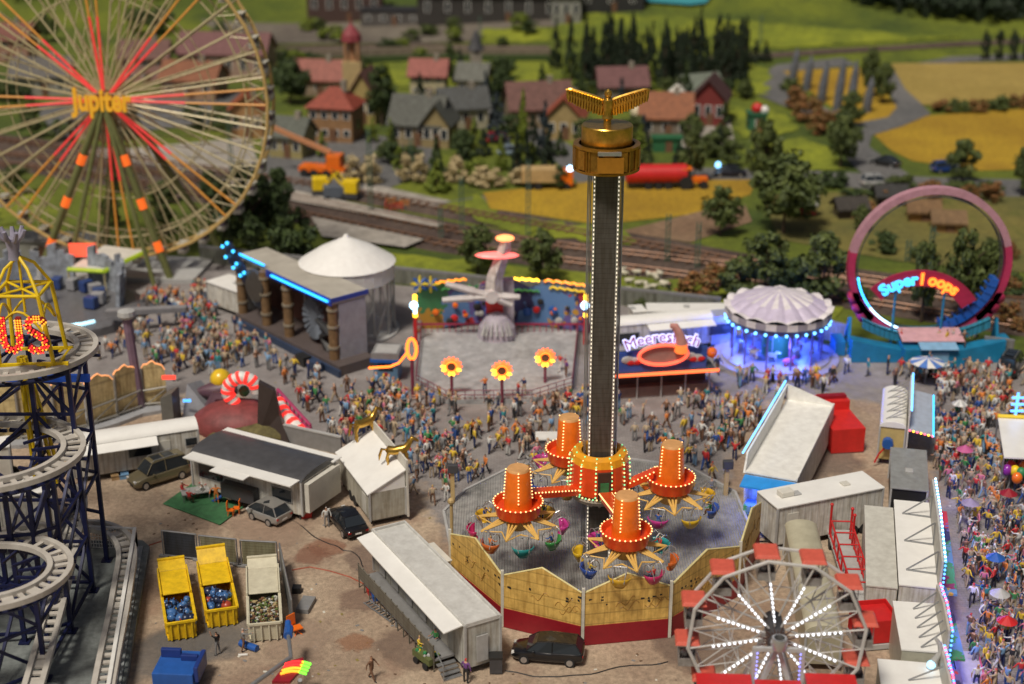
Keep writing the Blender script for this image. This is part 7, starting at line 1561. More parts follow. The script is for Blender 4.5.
def crown_mesh(shape, n, ls, seed):
    rs = random.Random(seed); u = rs.uniform; b = MB(); cl = []
    if shape == 'round':
        for i in range(26): a = u(0, 2*pi); z = u(.3, .97); r = .46*sqrt(max(.05, 1-((z-.6)/.42)**2))*u(.35, 1); cl.append((r*cos(a), r*sin(a), z, u(.10, .19)))
    elif shape == 'cone':
        for i in range(46): z = u(.06, 1)**1.0; a = u(0, 2*pi); r = .46*(1-z)**.85*u(.5, 1.05); cl.append((r*cos(a), r*sin(a), z, .04+.09*(1-z)))
    elif shape == 'column':
        for i in range(30): z = u(.05, .97); a = u(0, 2*pi); r = .36*sqrt(max(.1, 1-abs(2*z-1)**3))*u(.3, 1); cl.append((r*cos(a), r*sin(a), z, .10))
    else:
        for i in range(22): a = u(0, 2*pi); z = u(.08, .8); r = .5*sqrt(max(.05, 1-(z/.95)**2))*u(.3, 1); cl.append((r*cos(a), r*sin(a), z, u(.12, .2)))
    per = n//len(cl)
    for (x, y, z, r) in cl:
        for k in range(per):
            d = Vector((u(-1, 1), u(-1, 1), u(-1, 1)))
            if d.length < .1: continue
            d = d.normalized()*r*u(.4, 1.05); c = Vector((x, y, z))+d*Vector((1, 1, .8)).length/1.6; c = Vector((x+d.x, y+d.y, z+d.z*.8))
            t = (d.normalized()+Vector((u(-.8, .8), u(-.8, .8), u(-.4, .9)))).normalized(); s = t.cross(Vector((u(-1, 1), u(-1, 1), u(-1, 1)))).normalized(); w = t.cross(s); l = ls*u(.6, 1.3)
            b.add([c-s*l, c-w*l*.5, c+s*l, c+w*l*.6+t*l*.2], [(0, 1, 2, 3)])
    me = bpy.data.meshes.new('crown'); me.from_pydata(b.v, [], b.f); return me
CM = {(k, s): crown_mesh(k, n, ls, s*7+len(k)) for k, n, ls in (('round', 2000, .052), ('cone', 1300, .062), ('column', 900, .07), ('bush', 1300, .06)) for s in (0, 1, 2)}
def trunk_mesh(kind):
    b = MB(); b.tube([(0, 0, 0), (.01, 0, .15), (-.01, .01, .35), (0, 0, .8 if kind != 'bush' else .4)], [.035, .026, .02, .006], 7)
    if kind == 'round':
        for i in range(7): a = i*2.4; z = .25+.06*i; b.tube([(0, 0, z), (.14*cos(a), .14*sin(a), z+.14), (.26*cos(a), .26*sin(a), z+.24)], [.016, .011, .004], 5)
    me = bpy.data.meshes.new('trunk'); me.from_pydata(b.v, [], b.f); me.materials.append(BARK); return me
TM = {k: trunk_mesh(k) for k in ('round', 'cone', 'column', 'bush')}
MESHC = {}
def tree(px, base, top, wpx, col='leaf', shape='round', label=None, group='trees of the landscape', name=None, cat='tree'):
    g = G(px, base); z = Z(top, g.y)-g.z; dep = g.y*CP+(H-g.z)*SP; w = wpx*dep/F; s = random.Random(int(px*7+base)).randrange(3)
    key = (shape, s, col)
    if key not in MESHC: me = CM[(shape, s)].copy(); me.materials.append(LM[col]); MESHC[key] = me
    t = thing(name or {'cone': 'conifer', 'bush': 'shrub'}.get(shape, 'tree'), label, cat if shape != 'bush' else 'shrub', (g.x, g.y, g.z-.05), uni(0, 6.28), group)
    z = max(z, 1.5)
    c = bpy.data.objects.new('crown', MESHC[key]); COL.objects.link(c); c.parent = t; c.scale = (w, w, z)
    r = bpy.data.objects.new('trunk', TM[shape]); COL.objects.link(r); r.parent = t; r.scale = (z*.8, z*.8, z)
    TREES.append((t, px, base, col, shape)); return t
TREES = []
for a in [(255, 262, 168, 74, 'dark'), (290, 265, 212, 56, 'dark'), (281, 225, 170, 36, 'dark'), (478, 274, 227, 42, 'leaf'), (540, 282, 232, 44, 'leaf'), (720, 236, 189, 42, 'leaf'), (783, 234, 158, 84, 'leaf'),
          (763, 190, 122, 36, 'leaf'), (764, 298, 236, 62, 'leaf'), (822, 304, 236, 62, 'leaf'), (795, 300, 258, 50, 'dark'), (735, 302, 262, 44, 'leaf'), (921, 322, 246, 34, 'leaf'), (958, 322, 234, 44, 'leaf'), (984, 315, 248, 36, 'leaf'),
          (962, 182, 141, 38, 'leaf'), (1022, 196, 148, 24, 'leaf'), (840, 168, 112, 40, 'leaf'), (850, 128, 92, 26, 'leaf'), (869, 98, 50, 22, 'leaf'), (882, 104, 64, 24, 'leaf'), (382, 126, 68, 32, 'dark'), (694, 182, 132, 30, 'leaf'),
          (290, 104, 60, 44, 'dark'), (318, 92, 62, 22, 'dark'), (1000, 278, 250, 26, 'leaf'), (560, 190, 166, 16, 'dark'), (250, 60, 35, 30, 'leaf'), (860, 232, 206, 22, 'leaf')]: tree(*a)
for a in [(437, 182, 138, 24, 'dark'), (400, 170, 146, 22, 'lime'), (437, 192, 162, 30, 'lime'), (464, 168, 132, 22, 'dark'), (523, 165, 92, 20, 'lime'), (517, 178, 134, 20, 'conifer'), (496, 142, 112, 30, 'blue'), (497, 120, 92, 20, 'blue'), (545, 158, 102, 20, 'blue'), (548, 180, 132, 26, 'conifer'), (440, 90, 76, 16, 'lime'), (513, 105, 76, 26, 'dark'), (326, 80, 58, 14, 'conifer'), (580, 105, 62, 20, 'dark'), (565, 98, 66, 18, 'lime'), (650, 90, 62, 16, 'lime'), (685, 110, 62, 20, 'dark')]: tree(*a[:5], shape='cone')
for a in [(362, 184, 151, 38, 'blossom'), (413, 182, 150, 30, 'blossom'), (457, 182, 153, 28, 'blossom'), (488, 186, 164, 36, 'blossom'), (521, 184, 164, 28, 'blossom'), (476, 175, 158, 30, 'lime'), (338, 176, 150, 20, 'lime'), (700, 300, 268, 44, 'russet'), (722, 284, 262, 40, 'russet'), (748, 305, 280, 30, 'leaf'), (795, 108, 82, 26, 'russet'), (808, 122, 92, 30, 'russet'), (824, 134, 104, 32, 'russet'), (790, 92, 76, 22, 'leaf'), (838, 150, 122, 30, 'leaf'), (834, 186, 168, 30, 'dark'),
          (940, 112, 98, 22, 'russet'), (958, 112, 97, 24, 'leaf'), (978, 112, 97, 22, 'russet'), (1000, 110, 94, 26, 'leaf'), (1018, 108, 92, 24, 'russet'), (900, 190, 172, 30, 'leaf'), (960, 196, 178, 36, 'leaf'), (990, 194, 180, 30, 'leaf'), (930, 194, 178, 28, 'russet'), (690, 165, 146, 26, 'dark'), (1005, 290, 276, 30, 'leaf'), (870, 215, 200, 26, 'russet'), (640, 310, 300, 18, 'leaf'), (855, 300, 280, 34, 'leaf'), (780, 165, 148, 24, 'leaf'), (240, 250, 236, 30, 'lime')]: tree(*a[:5], shape='bush')
rs0 = random.Random(8)
for i in range(26): px, py = rs0.uniform(245, 560), rs0.uniform(30, 66); tree(px, py, py-rs0.uniform(9, 18), rs0.uniform(14, 26), rs0.choice(['dark', 'leaf', 'lime']), rs0.choice(['round', 'bush']))
for i in range(16): px, py = rs0.choice([(rs0.uniform(1000, 1024), rs0.uniform(285, 330)), (rs0.uniform(850, 1020), rs0.uniform(248, 262)), (rs0.uniform(830, 1000), rs0.uniform(196, 206))]); tree(px, py, py-rs0.uniform(12, 24), rs0.uniform(16, 30), rs0.choice(['dark', 'leaf', 'russet']), 'bush')
for i in range(96):
    px, py = rs0.uniform(275, 745), rs0.uniform(76, 172)
    if any(abs(px-a) < 20 and -2 < (c_-py)*1 < 40 for a, c_ in ((291, 158), (335, 142), (366, 124), (429, 96), (420, 146), (462, 130), (538, 128), (566, 140), (667, 138), (712, 126), (622, 100))): continue
    k = rs0.choice([('dark', 'round'), ('dark', 'cone'), ('conifer', 'cone'), ('leaf', 'round'), ('blue', 'cone'), ('lime', 'cone')]); h_ = rs0.uniform(22, 38) if k[1] == 'cone' else rs0.uniform(18, 28)
    tree(px, py, py-h_, rs0.uniform(13, 20) if k[1] == 'cone' else rs0.uniform(20, 30), k[0], k[1])
for i in range(30):
    px, py = rs0.uniform(0, 250), rs0.choice([rs0.uniform(20, 70), rs0.uniform(105, 150), rs0.uniform(190, 235)]); tree(px, py, py-rs0.uniform(18, 30), rs0.uniform(20, 32), rs0.choice(['dark', 'leaf', 'leaf']), 'round')
# spruce wood on the slope
rs = random.Random(3); cx = []
for (px, base, top) in [(556, 68, 19), (571, 68, 18), (593, 64, 27), (611, 80, 16), (700, 52, 8), (741, 46, 18), (719, 42, 14), (755, 62, 40), (766, 62, 42), (664, 88, 20), (690, 85, 30)]: cx.append((px, base, top))
for i in range(72): px = rs.uniform(582, 748); base = rs.uniform(64, 92) - max(0, (px-700))*.15; cx.append((px, base, base-rs.uniform(36, 54)))
for px, base, top in cx: tree(px, base, top, rs.uniform(13, 18), 'conifer', 'cone')
for px in (984, 998, 1012, 1026): tree(px, 60, 30, 13, 'conifer', 'column')
for i in range(14): tree(rs.uniform(560, 780), rs.uniform(88, 100), rs.uniform(74, 80), 18, rs.choice(['lime', 'dark', 'leaf']), 'bush')
# far dark wood: too many trees to count
def far_wood():
    me = CM[('cone', 1)]; vs = np.array([v.co[:] for v in me.vertices]); fs = np.array([p.vertices[:] for p in me.polygons]); keep = fs[::4]; AV = []; AF = []; o = 0
    for i in range(260):
        px = rs.uniform(840, 1200) if i < 180 else rs.uniform(-200, 350); py = rs.uniform(-30, 24 if px > 900 else 8) if i < 180 else rs.uniform(-40, -2)
        if 840 < px < 900 and py > (px-840)*.2: py = -5
        g = G(px, py); h = rs.uniform(11, 17); w = rs.uniform(4, 7); p = vs*np.array([w*1.8, w*1.8, h]); p = p+np.array([g.x, g.y, g.z]); used = keep.reshape(-1); AV.append(p[used]); AF.append(np.arange(len(used)).reshape(-1, 4)+o); o += len(used)
    V = np.concatenate(AV); Fc = np.concatenate(AF); m2 = bpy.data.meshes.new('far_wood'); m2.from_pydata(V.tolist(), [], Fc.tolist()); m2.materials.append(LM['conifer']); ob = bpy.data.objects.new('far_wood', m2); COL.objects.link(ob); tag(ob, 'dark spruce wood on the far hillside at the top right', 'wood', None, 'stuff')
far_wood()
# ================================================================= houses
def house(label, px, base, w, dp, h, rh, ang, wall, roof, kind='gable', chim=True, name='house', win=3, floors=1, wcol=None, cat='house'):
    g = G(px, base)
    if cat in ('house', 'chapel', 'church', 'barn', 'shed'): w, dp, h, rh = w*.80, dp*.8, h*.88, rh*.82
    wall = tuple(k*.8 for k in wall); roof = tuple(k*.68 for k in roof)  # wall and roof colours darkened to imitate the weaker light at the back
    t = thing(name, label, cat, (g.x, g.y+dp*.45, g.z), R(ang)); hx, hy = w/2, dp/2
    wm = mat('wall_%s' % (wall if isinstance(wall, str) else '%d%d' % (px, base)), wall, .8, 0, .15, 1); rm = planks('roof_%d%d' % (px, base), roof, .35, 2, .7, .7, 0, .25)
    b = MB(); b.box(-hx, hx, -hy, hy, -.6, h)
    if kind == 'gable': b.slab([(-hx, -hy, h), (-hx, hy, h), (-hx, 0, h+rh)], (2*hx, 0, 0))
    if kind == 'gabley': b.slab([(-hx, -hy, h), (hx, -hy, h), (0, -hy, h+rh)], (0, 2*hy, 0))
    b.build('wall', wm, t); b = MB(); e = .5
    if kind == 'gable':
        for s_ in (-1, 1): b.slab([(-hx-e, s_*(hy+e), h-e*rh/hy), (hx+e, s_*(hy+e), h-e*rh/hy), (hx+e, 0, h+rh), (-hx-e, 0, h+rh)], (0, 0, .25))
    elif kind == 'gabley':
        for s_ in (-1, 1): b.slab([(s_*(hx+e), -hy-e, h-e*rh/hx), (s_*(hx+e), hy+e, h-e*rh/hx), (0, hy+e, h+rh), (0, -hy-e, h+rh)], (0, 0, .25))
    elif kind == 'hip':
        r_ = max(.3, hx-hy*.9); b.add([(-hx-e, -hy-e, h-.1), (hx+e, -hy-e, h-.1), (hx+e, hy+e, h-.1), (-hx-e, hy+e, h-.1), (-r_, 0, h+rh), (r_, 0, h+rh)], [(0, 1, 5, 4), (1, 2, 5), (2, 3, 4, 5), (3, 0, 4), (3, 2, 1, 0)])
    else: b.box(-hx-.2, hx+.2, -hy-.2, hy+.2, h, h+.3)
    rf = b.build('roof', rm, t)
    if chim: b = MB(); b.box(hx*.3, hx*.3+.8, -.4, .4, h+rh*.5, h+rh+1.0); b.build('chimney', STONE, rf)
    fh = h/floors
    for f_ in range(floors):
        for i in range(win):
            x = -hx+2*hx*(i+.5)/win; z = f_*fh+fh*.35; b = MB(); b.box(x-.55, x+.55, -hy-.06, -hy-.01, z, z+fh*.42)
            wn = b.build('window', W, t); b = MB(); b.box(x-.42, x+.42, -hy-.09, -hy-.061, z+.1, z+fh*.42-.1); b.build('pane', GLASS, wn)
    for s_ in (-1, 1):
        b = MB(); b.box(min(s_*hx, s_*(hx+.05)), max(s_*hx, s_*(hx+.05)), -.6, .6, h*.3, h*.6); b.build('window', GLASS, t)
    b = MB(); x = hx*.12; b.box(x-.5, x+.5, -hy-.12, -hy-.02, 0, min(2.1, fh*.8)); b.build('door', BRN, t); return t
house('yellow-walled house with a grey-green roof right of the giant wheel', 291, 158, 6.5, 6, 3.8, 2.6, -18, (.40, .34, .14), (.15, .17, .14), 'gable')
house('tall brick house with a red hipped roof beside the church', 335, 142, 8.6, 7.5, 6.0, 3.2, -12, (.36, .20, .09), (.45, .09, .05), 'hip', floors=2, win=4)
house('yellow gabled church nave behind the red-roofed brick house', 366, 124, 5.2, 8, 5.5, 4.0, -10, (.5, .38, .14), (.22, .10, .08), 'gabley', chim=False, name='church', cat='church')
g = G(352, 122); t = thing('church_tower', 'tan church tower with a red cap left of the yellow gabled church', 'tower', (g.x, g.y+4, 0)); b = MB(); b.box(-1.5, 1.5, -1.5, 1.5, 0, 9); b.build('lower_shaft', mat('tower_tan', (.45, .34, .16), .8), t); b = MB()
for x in (-1, 1):
    for y in (-1, 1): b.box(x-.2, x+.2, y-.2, y+.2, 9, 12.2)
b.box(-.5, .5, -.5, .5, 9, 12.2); b.build('belfry', mat('tower_brown', (.38, .2, .1), .8), t); b = MB(); b.lathe([(1.7, 12.2), (1.5, 13.2), (.9, 14.0), (.2, 14.8), (0, 16)], 8); b.build('cap', mat('cap_red', (.25, .04, .05), .6), t)
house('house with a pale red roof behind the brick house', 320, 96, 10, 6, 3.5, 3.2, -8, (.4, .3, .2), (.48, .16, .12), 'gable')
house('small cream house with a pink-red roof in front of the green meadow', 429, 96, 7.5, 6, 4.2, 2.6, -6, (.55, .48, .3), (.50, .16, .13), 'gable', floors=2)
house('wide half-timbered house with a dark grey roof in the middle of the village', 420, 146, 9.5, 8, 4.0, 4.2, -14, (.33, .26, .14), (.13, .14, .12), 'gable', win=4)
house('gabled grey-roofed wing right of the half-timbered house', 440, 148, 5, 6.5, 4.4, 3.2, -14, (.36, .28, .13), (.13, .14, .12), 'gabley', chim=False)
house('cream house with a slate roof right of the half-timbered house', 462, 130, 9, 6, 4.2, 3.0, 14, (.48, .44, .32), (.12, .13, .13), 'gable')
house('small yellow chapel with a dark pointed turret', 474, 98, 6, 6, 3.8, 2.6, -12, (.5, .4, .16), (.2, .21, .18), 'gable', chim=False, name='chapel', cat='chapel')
g = G(476, 96); t = thing('chapel_turret', 'dark pointed turret rising above the small yellow chapel', 'turret', (g.x, g.y+2.6, 0)); b = MB(); b.box(-1, 1, -1, 1, 5, 7.5); b.build('shaft', STONE, t); b = MB(); b.lathe([(1.5, 7.5), (1.0, 8.6), (.3, 10.5), (0, 11)], 8); b.build('cap', DG, t)
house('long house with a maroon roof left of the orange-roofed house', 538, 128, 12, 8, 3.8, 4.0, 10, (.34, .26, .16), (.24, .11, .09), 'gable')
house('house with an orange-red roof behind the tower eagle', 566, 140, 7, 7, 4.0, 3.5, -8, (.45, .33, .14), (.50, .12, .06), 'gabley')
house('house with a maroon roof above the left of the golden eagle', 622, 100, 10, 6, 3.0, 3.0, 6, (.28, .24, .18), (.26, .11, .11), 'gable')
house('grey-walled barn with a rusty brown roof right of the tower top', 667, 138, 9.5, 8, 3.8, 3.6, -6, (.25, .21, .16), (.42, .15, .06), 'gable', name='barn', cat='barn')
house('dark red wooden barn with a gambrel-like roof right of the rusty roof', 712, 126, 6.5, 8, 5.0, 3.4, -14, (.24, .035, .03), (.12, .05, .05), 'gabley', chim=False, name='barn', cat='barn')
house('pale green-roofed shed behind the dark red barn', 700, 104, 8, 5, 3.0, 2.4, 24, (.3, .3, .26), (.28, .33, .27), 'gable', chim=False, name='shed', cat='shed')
g = G(676, 118); t = thing('silo', 'round white-domed silo between the rusty and dark red barns', 'silo', (g.x, g.y, 0)); b = MB(); b.lathe([(1.5, 0), (1.5, 4), (1.4, 4.4), (0, 5.6)], 16); b.build('body', W2, t, True)
g = G(637, 130); t = thing('silo', 'short round cream silo left of the rusty-roofed barn', 'silo', (g.x, g.y, 0)); b = MB(); b.lathe([(1.1, 0), (1.1, 3), (1.0, 3.4), (0, 4.2)], 14); b.build('body', CREAM, t, True)
house('green container standing in front of the rusty-roofed barn', 667, 152, 4.2, 2, 1.9, .1, 0, (.03, .16, .06), (.03, .2, .08), 'flat', chim=False, name='green_container', cat='container', win=0)
house('small green hut with a red and white round roof on the meadow', 757, 132, 2.6, 2.6, 2.6, 0.2, 5, (.04, .18, .10), (.04, .2, .1), 'flat', chim=False, name='green_hut', cat='hut', win=1)
g = G(759, 132); t = thing('santa_balloon', 'red and white dome on top of the small green hut', 'dome', (g.x, g.y+1.2, 2.95)); b = MB(); b.ball((-.3, 0, .5), .9, 12, 8); b.build('red_dome', RED, t, True); b = MB(); b.ball((.8, -.3, .3), .7, 12, 8); b.build('white_dome', W, t, True)
# buildings beyond the railway (dark blocks) and behind the wheel
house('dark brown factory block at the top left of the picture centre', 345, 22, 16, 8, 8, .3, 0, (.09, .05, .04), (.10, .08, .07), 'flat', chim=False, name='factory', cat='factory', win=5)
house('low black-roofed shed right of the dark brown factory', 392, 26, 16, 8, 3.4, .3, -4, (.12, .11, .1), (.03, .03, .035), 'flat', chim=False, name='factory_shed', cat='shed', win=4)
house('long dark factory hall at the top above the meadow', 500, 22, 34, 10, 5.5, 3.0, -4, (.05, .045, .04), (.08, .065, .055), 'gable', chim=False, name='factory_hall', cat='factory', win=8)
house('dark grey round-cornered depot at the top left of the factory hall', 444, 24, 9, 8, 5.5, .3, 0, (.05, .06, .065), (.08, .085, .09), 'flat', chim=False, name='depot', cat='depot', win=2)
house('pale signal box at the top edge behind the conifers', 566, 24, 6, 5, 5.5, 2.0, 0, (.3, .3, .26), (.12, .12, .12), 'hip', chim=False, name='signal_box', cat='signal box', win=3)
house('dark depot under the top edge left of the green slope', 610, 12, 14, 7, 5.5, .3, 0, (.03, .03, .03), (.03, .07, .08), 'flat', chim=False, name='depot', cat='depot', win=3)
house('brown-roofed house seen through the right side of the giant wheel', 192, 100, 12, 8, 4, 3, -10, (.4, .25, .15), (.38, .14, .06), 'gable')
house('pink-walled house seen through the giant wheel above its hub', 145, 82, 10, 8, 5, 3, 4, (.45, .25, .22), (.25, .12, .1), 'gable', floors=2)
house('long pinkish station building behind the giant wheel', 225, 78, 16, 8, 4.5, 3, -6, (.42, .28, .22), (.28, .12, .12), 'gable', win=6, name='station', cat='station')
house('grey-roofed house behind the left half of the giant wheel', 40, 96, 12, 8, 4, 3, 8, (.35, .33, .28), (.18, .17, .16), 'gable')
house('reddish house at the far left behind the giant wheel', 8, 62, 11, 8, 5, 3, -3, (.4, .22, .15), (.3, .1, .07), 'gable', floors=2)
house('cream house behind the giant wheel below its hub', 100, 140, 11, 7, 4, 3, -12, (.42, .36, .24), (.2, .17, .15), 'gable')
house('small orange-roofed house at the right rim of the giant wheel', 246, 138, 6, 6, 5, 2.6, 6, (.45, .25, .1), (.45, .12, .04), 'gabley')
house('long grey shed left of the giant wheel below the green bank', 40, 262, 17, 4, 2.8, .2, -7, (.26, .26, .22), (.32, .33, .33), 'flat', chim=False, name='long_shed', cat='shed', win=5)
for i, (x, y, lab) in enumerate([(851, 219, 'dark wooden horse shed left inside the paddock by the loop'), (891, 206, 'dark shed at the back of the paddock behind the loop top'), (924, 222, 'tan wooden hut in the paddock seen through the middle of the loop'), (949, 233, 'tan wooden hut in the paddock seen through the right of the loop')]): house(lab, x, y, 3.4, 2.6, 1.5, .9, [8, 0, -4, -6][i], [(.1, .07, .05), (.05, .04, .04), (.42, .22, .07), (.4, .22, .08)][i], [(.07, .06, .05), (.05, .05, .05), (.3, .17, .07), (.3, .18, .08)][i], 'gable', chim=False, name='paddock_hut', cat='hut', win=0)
sheet('pale_yard', [(120, 150), (250, 138), (262, 176), (180, 170), (60, 150)], LROAD, .12)
sheet('pale_yard', [(30, 105), (250, 92), (255, 120), (60, 140)], ROAD, .12)
sheet('swimming_pool', [(632, -2), (712, -2), (706, 6), (690, 8), (650, 5)], mat('pool_water', (.06, .30, .34), .1), .6)
def longwall(name, label, cat, pix, h, th, m, cap=None):
    pts = [G(*p) for p in pix]; c = pts[0]; t = thing(name, label, cat, tuple(c)); b = MB(); b2 = MB()
    for p, q in zip(pts, pts[1:]):
        a, d = p-c, q-c; n = (d-a); n = Vector((-n.y, n.x, 0)).normalized()*th
        b.slab([a+Vector((0, 0, -.5)), d+Vector((0, 0, -.5)), d+Vector((0, 0, h)), a+Vector((0, 0, h))], n); b2.bar(a+Vector((0, 0, h))+n/2, d+Vector((0, 0, h))+n/2, th*.7+.03, 4)
    b.build('wall', m, t); b2.build('coping', cap or LG, t); return t
longwall('retaining_wall', 'grey-green concrete wall between the fairground and the grass bank', 'wall', [(200, 262), (395, 284), (500, 296), (620, 305), (720, 316)], 1.9, .25, planks('wall_green_grey', (.17, .18, .15), 3.0, 0, .7, .8), MG)
longwall('retaining_wall', 'grey concrete wall behind the carousel and the loop', 'wall', [(812, 336), (845, 345)], 2.0, .25, planks('wall_grey', (.24, .25, .26), 3.0, 0, .7, .8), MG)
longwall('board_fence', 'grey board fence right of the loop ride', 'fence', [(982, 358), (1012, 362)], 2.2, .15, planks('wall_grey2', (.2, .2, .19), 1.0, 0, .7, .8), MG)
longwall('viaduct_wall', 'long tan railway wall running across the meadow at the top', 'wall', [(240, 64), (300, 60), (420, 56), (550, 57)], 1.6, .4, mat('viaduct_stone', (.2, .16, .12), .8, 0, .2, 1, .3), mat('viaduct_cap', (.25, .2, .15)))
longwall('hedge_wall', 'dark low hedge along the foot of the tan railway wall', 'hedge', [(300, 66), (420, 62), (550, 62)], .9, .8, LM['dark'], LM['dark'])
longwall('board_wall', 'brown plank wall right of the loop at the right edge', 'wall', [(1000, 316), (1040, 320)], 2.2, .2, planks('plank_brown', (.2, .16, .12), .5, 2, .6), BRN)
# lineside masts
for px, by, ty in [(371, 212, 128), (462, 234, 176), (528, 236, 160), (667, 262, 214), (697, 268, 222), (441, 240, 208), (412, 178, 138), (232, 172, 110), (907, 262, 240), (930, 260, 226), (610, 250, 214), (480, 40, 16), (760, 45, 16)]:
    g = G(px, by); z = min(12, Z(ty, g.y)-g.z); t = thing('catenary_mast', 'x', 'mast', tuple(g), 0, 'green masts along the railway'); b = MB()
    for s_ in (-.22, .22): b.box(s_-.06, s_+.06, -.1, .1, 0, z)
    for i in range(int(z/.8)): b.bar((-.22, 0, i*.8), (.22, 0, i*.8+.8), .04, 4)
    b.build('mast', mat('mast_green', (.07, .13, .09), .6), t); b = MB(); b.bar((0, 0, z-.4), (0, -2.4, z-.3), .05, 5); b.bar((0, 0, z-1.4), (0, -2.4, z-.3), .04, 5); b.build('bracket', mat('mast_green', (.07, .13, .09)), t); TREES.append((t, px, by, 'mast', 'mast'))
# grey poplar-like columns in the striped field
for i, (px, by, ty) in enumerate([(795, 82, 62), (809, 90, 64), (824, 102, 61), (840, 110, 58), (852, 117, 60), (869, 113, 78)]):
    g = G(px, by); z = Z(ty, g.y)-g.z; t = thing('grey_column', 'slim grey leaning column in the striped yellow field, %s from the left' % ['first', 'second', 'third', 'fourth', 'fifth', 'sixth'][i], 'column', tuple(g), 0, 'grey columns in the striped yellow field'); b = MB(); z = max(z, 6); b.tube([(-.5, 0, -.3), (-.3, 0, z*.4), (0, 0, z*.8), (.05, 0, z)], [.75, .75, .55, .12], 8); b.build('shaft', mat('column_grey', (.12, .13, .15), .8, 0, .3, 1), t)
# sheep and shepherd
WOOL = mat('wool', (.62, .58, .46), .9, 0, .12, 4, .5); rs2 = random.Random(5); ns = 0
for i in range(24):
    px, py = rs2.uniform(612, 666), rs2.uniform(270, 294)
    if px > 640 and py < 276: continue
    g = G(px, py); t = thing('sheep', 'x', 'sheep', tuple(g), rs2.uniform(0, 6), 'flock of sheep on the grass bank'); b = MB(); b.tube([(-.55, 0, .62), (-.45, 0, .68), (0, 0, .7), (.4, 0, .7), (.55, 0, .78), (.75, 0, .9), (.95, 0, .8)], [.12, .32, .36, .33, .22, .15, .08], 8)
    for x in (-.35, .38):
        for s_ in (-.16, .16): b.tube([(x, s_, .55), (x+.02, s_, .3), (x, s_, 0)], [.1, .06, .05], 5)
    b.tube([(.72, -.2, .95), (.74, 0, .97), (.72, .2, .95)], [.03, .06, .03], 4); b.build('body', WOOL, t, True); t.scale = (.75,)*3; TREES.append((t, px, py, 'sheep', 'sheep'))
# construction vehicles and lorries
def veh(name, label, cat, px, py, ang, f):
    g = G(px, py); t = thing(name, label, cat, tuple(g), R(ang)); f(t); return t
def wheels(t, xs, y, r=.5):
    for x in xs:
        for s_ in (-1, 1): b = MB(); b.bar((x, s_*(y-.25), r), (x, s_*y, r), r, 14); b.build('wheel', RUB, t)
def tanker(t):
    b = MB(); b.tube([(-4.2, 0, 2.0), (-4.0, 0, 2.0), (4.0, 0, 2.0), (4.2, 0, 2.0)], [.9, 1.3, 1.3, .9], 16); b.build('tank', RED, t, True); b = MB(); b.box(-4, 4, -.8, .8, .7, 1.0); b.build('chassis', DG, t); wheels(t, (-1.2, .2, 1.5), 1.1)
veh('tank_trailer', 'long red tank trailer on the yellow field right of the tower', 'trailer', 656, 188, 3, tanker)
def tractor(t):
    b = MB(); b.box(-.4, 1.9, -.5, .5, .8, 1.6); b.build('bonnet', ORG, t, bevel=.1); b = MB(); b.box(-1.6, -.4, -.75, .75, 1.0, 2.7); b.build('cab', GLASS, t, bevel=.08); b = MB(); b.box(-1.7, -.3, -.85, .85, 2.7, 2.85); b.build('cab_roof', ORG, t); wheels(t, (-1.1,), 1.15, .95); wheels(t, (1.3,), 1.0, .6)
veh('tractor', 'orange tractor pulling the red tank trailer', 'tractor', 693, 188, 3, tractor)
def lorry(t):
    b = MB(); b.box(-3.6, 1.6, -1.1, 1.1, 1.0, 2.9); b.build('load', mat('lorry_tan', (.48, .33, .15), .6), t, bevel=.1); b = MB(); b.box(1.7, 3.3, -1.1, 1.1, .6, 2.6); b.build('cab', ORG, t, bevel=.1); wheels(t, (-2.6, -1.4, 2.4), 1.15); b = MB(); b.ball((2.9, -.8, 2.9), .4, 8, 6); b.build('beacon', E_BW, t)
veh('lorry', 'tan and orange lorry with a pale blue beacon left of the tower', 'lorry', 548, 188, 2, lorry)
def crane(t):
    b = MB(); b.box(-3.4, 3.2, -1.2, 1.2, .8, 1.5); b.build('chassis', ORG, t); b = MB(); b.box(.6, 2.6, -1.1, 1.1, 1.5, 3.2); b.build('cab', ORG, t, bevel=.1); b = MB(); b.bar((1.0, 0, 3.4), (-7.5, 0, 6.6), .42, 4); b.build('boom', mat('boom_peach', (.55, .25, .12), .5), t); wheels(t, (-2.6, -1.2, .6, 2.2), 1.25, .6)
veh('crane_truck', 'orange crane truck with a raised pale boom in the village yard', 'crane truck', 325, 176, -12, crane)
for lab, px, py, a in (('small yellow digger on the railway platform, left of the grey machine', 322, 196, 10), ('small yellow digger on the railway platform, right of the grey machine', 350, 199, 170)):
    def dig(t):
        b = MB(); b.box(-1.3, 1.3, -1, 1, .3, .9); b.build('tracks', DG, t); b = MB(); b.box(-1.2, .8, -.9, .9, .95, 2.6); b.build('cab', YEL, t, bevel=.1); b = MB(); b.tube([(.8, 0, 1.6), (2.2, 0, 3.2), (3.4, 0, 1.2)], .2, 6); b.build('arm', YEL, t)
    veh('digger', lab, 'digger', px, py, a, dig)
veh('compressor', 'dark grey machine between the two yellow diggers', 'machine', 336, 199, 5, lambda t: (mbf(lambda b: b.box(-1.6, 1.6, -.9, .9, .3, 1.9)).build('housing', mat('machine_slate', (.1, .12, .15), .5), t, bevel=.1), wheels(t, (-1, 1), 1.0, .35)))
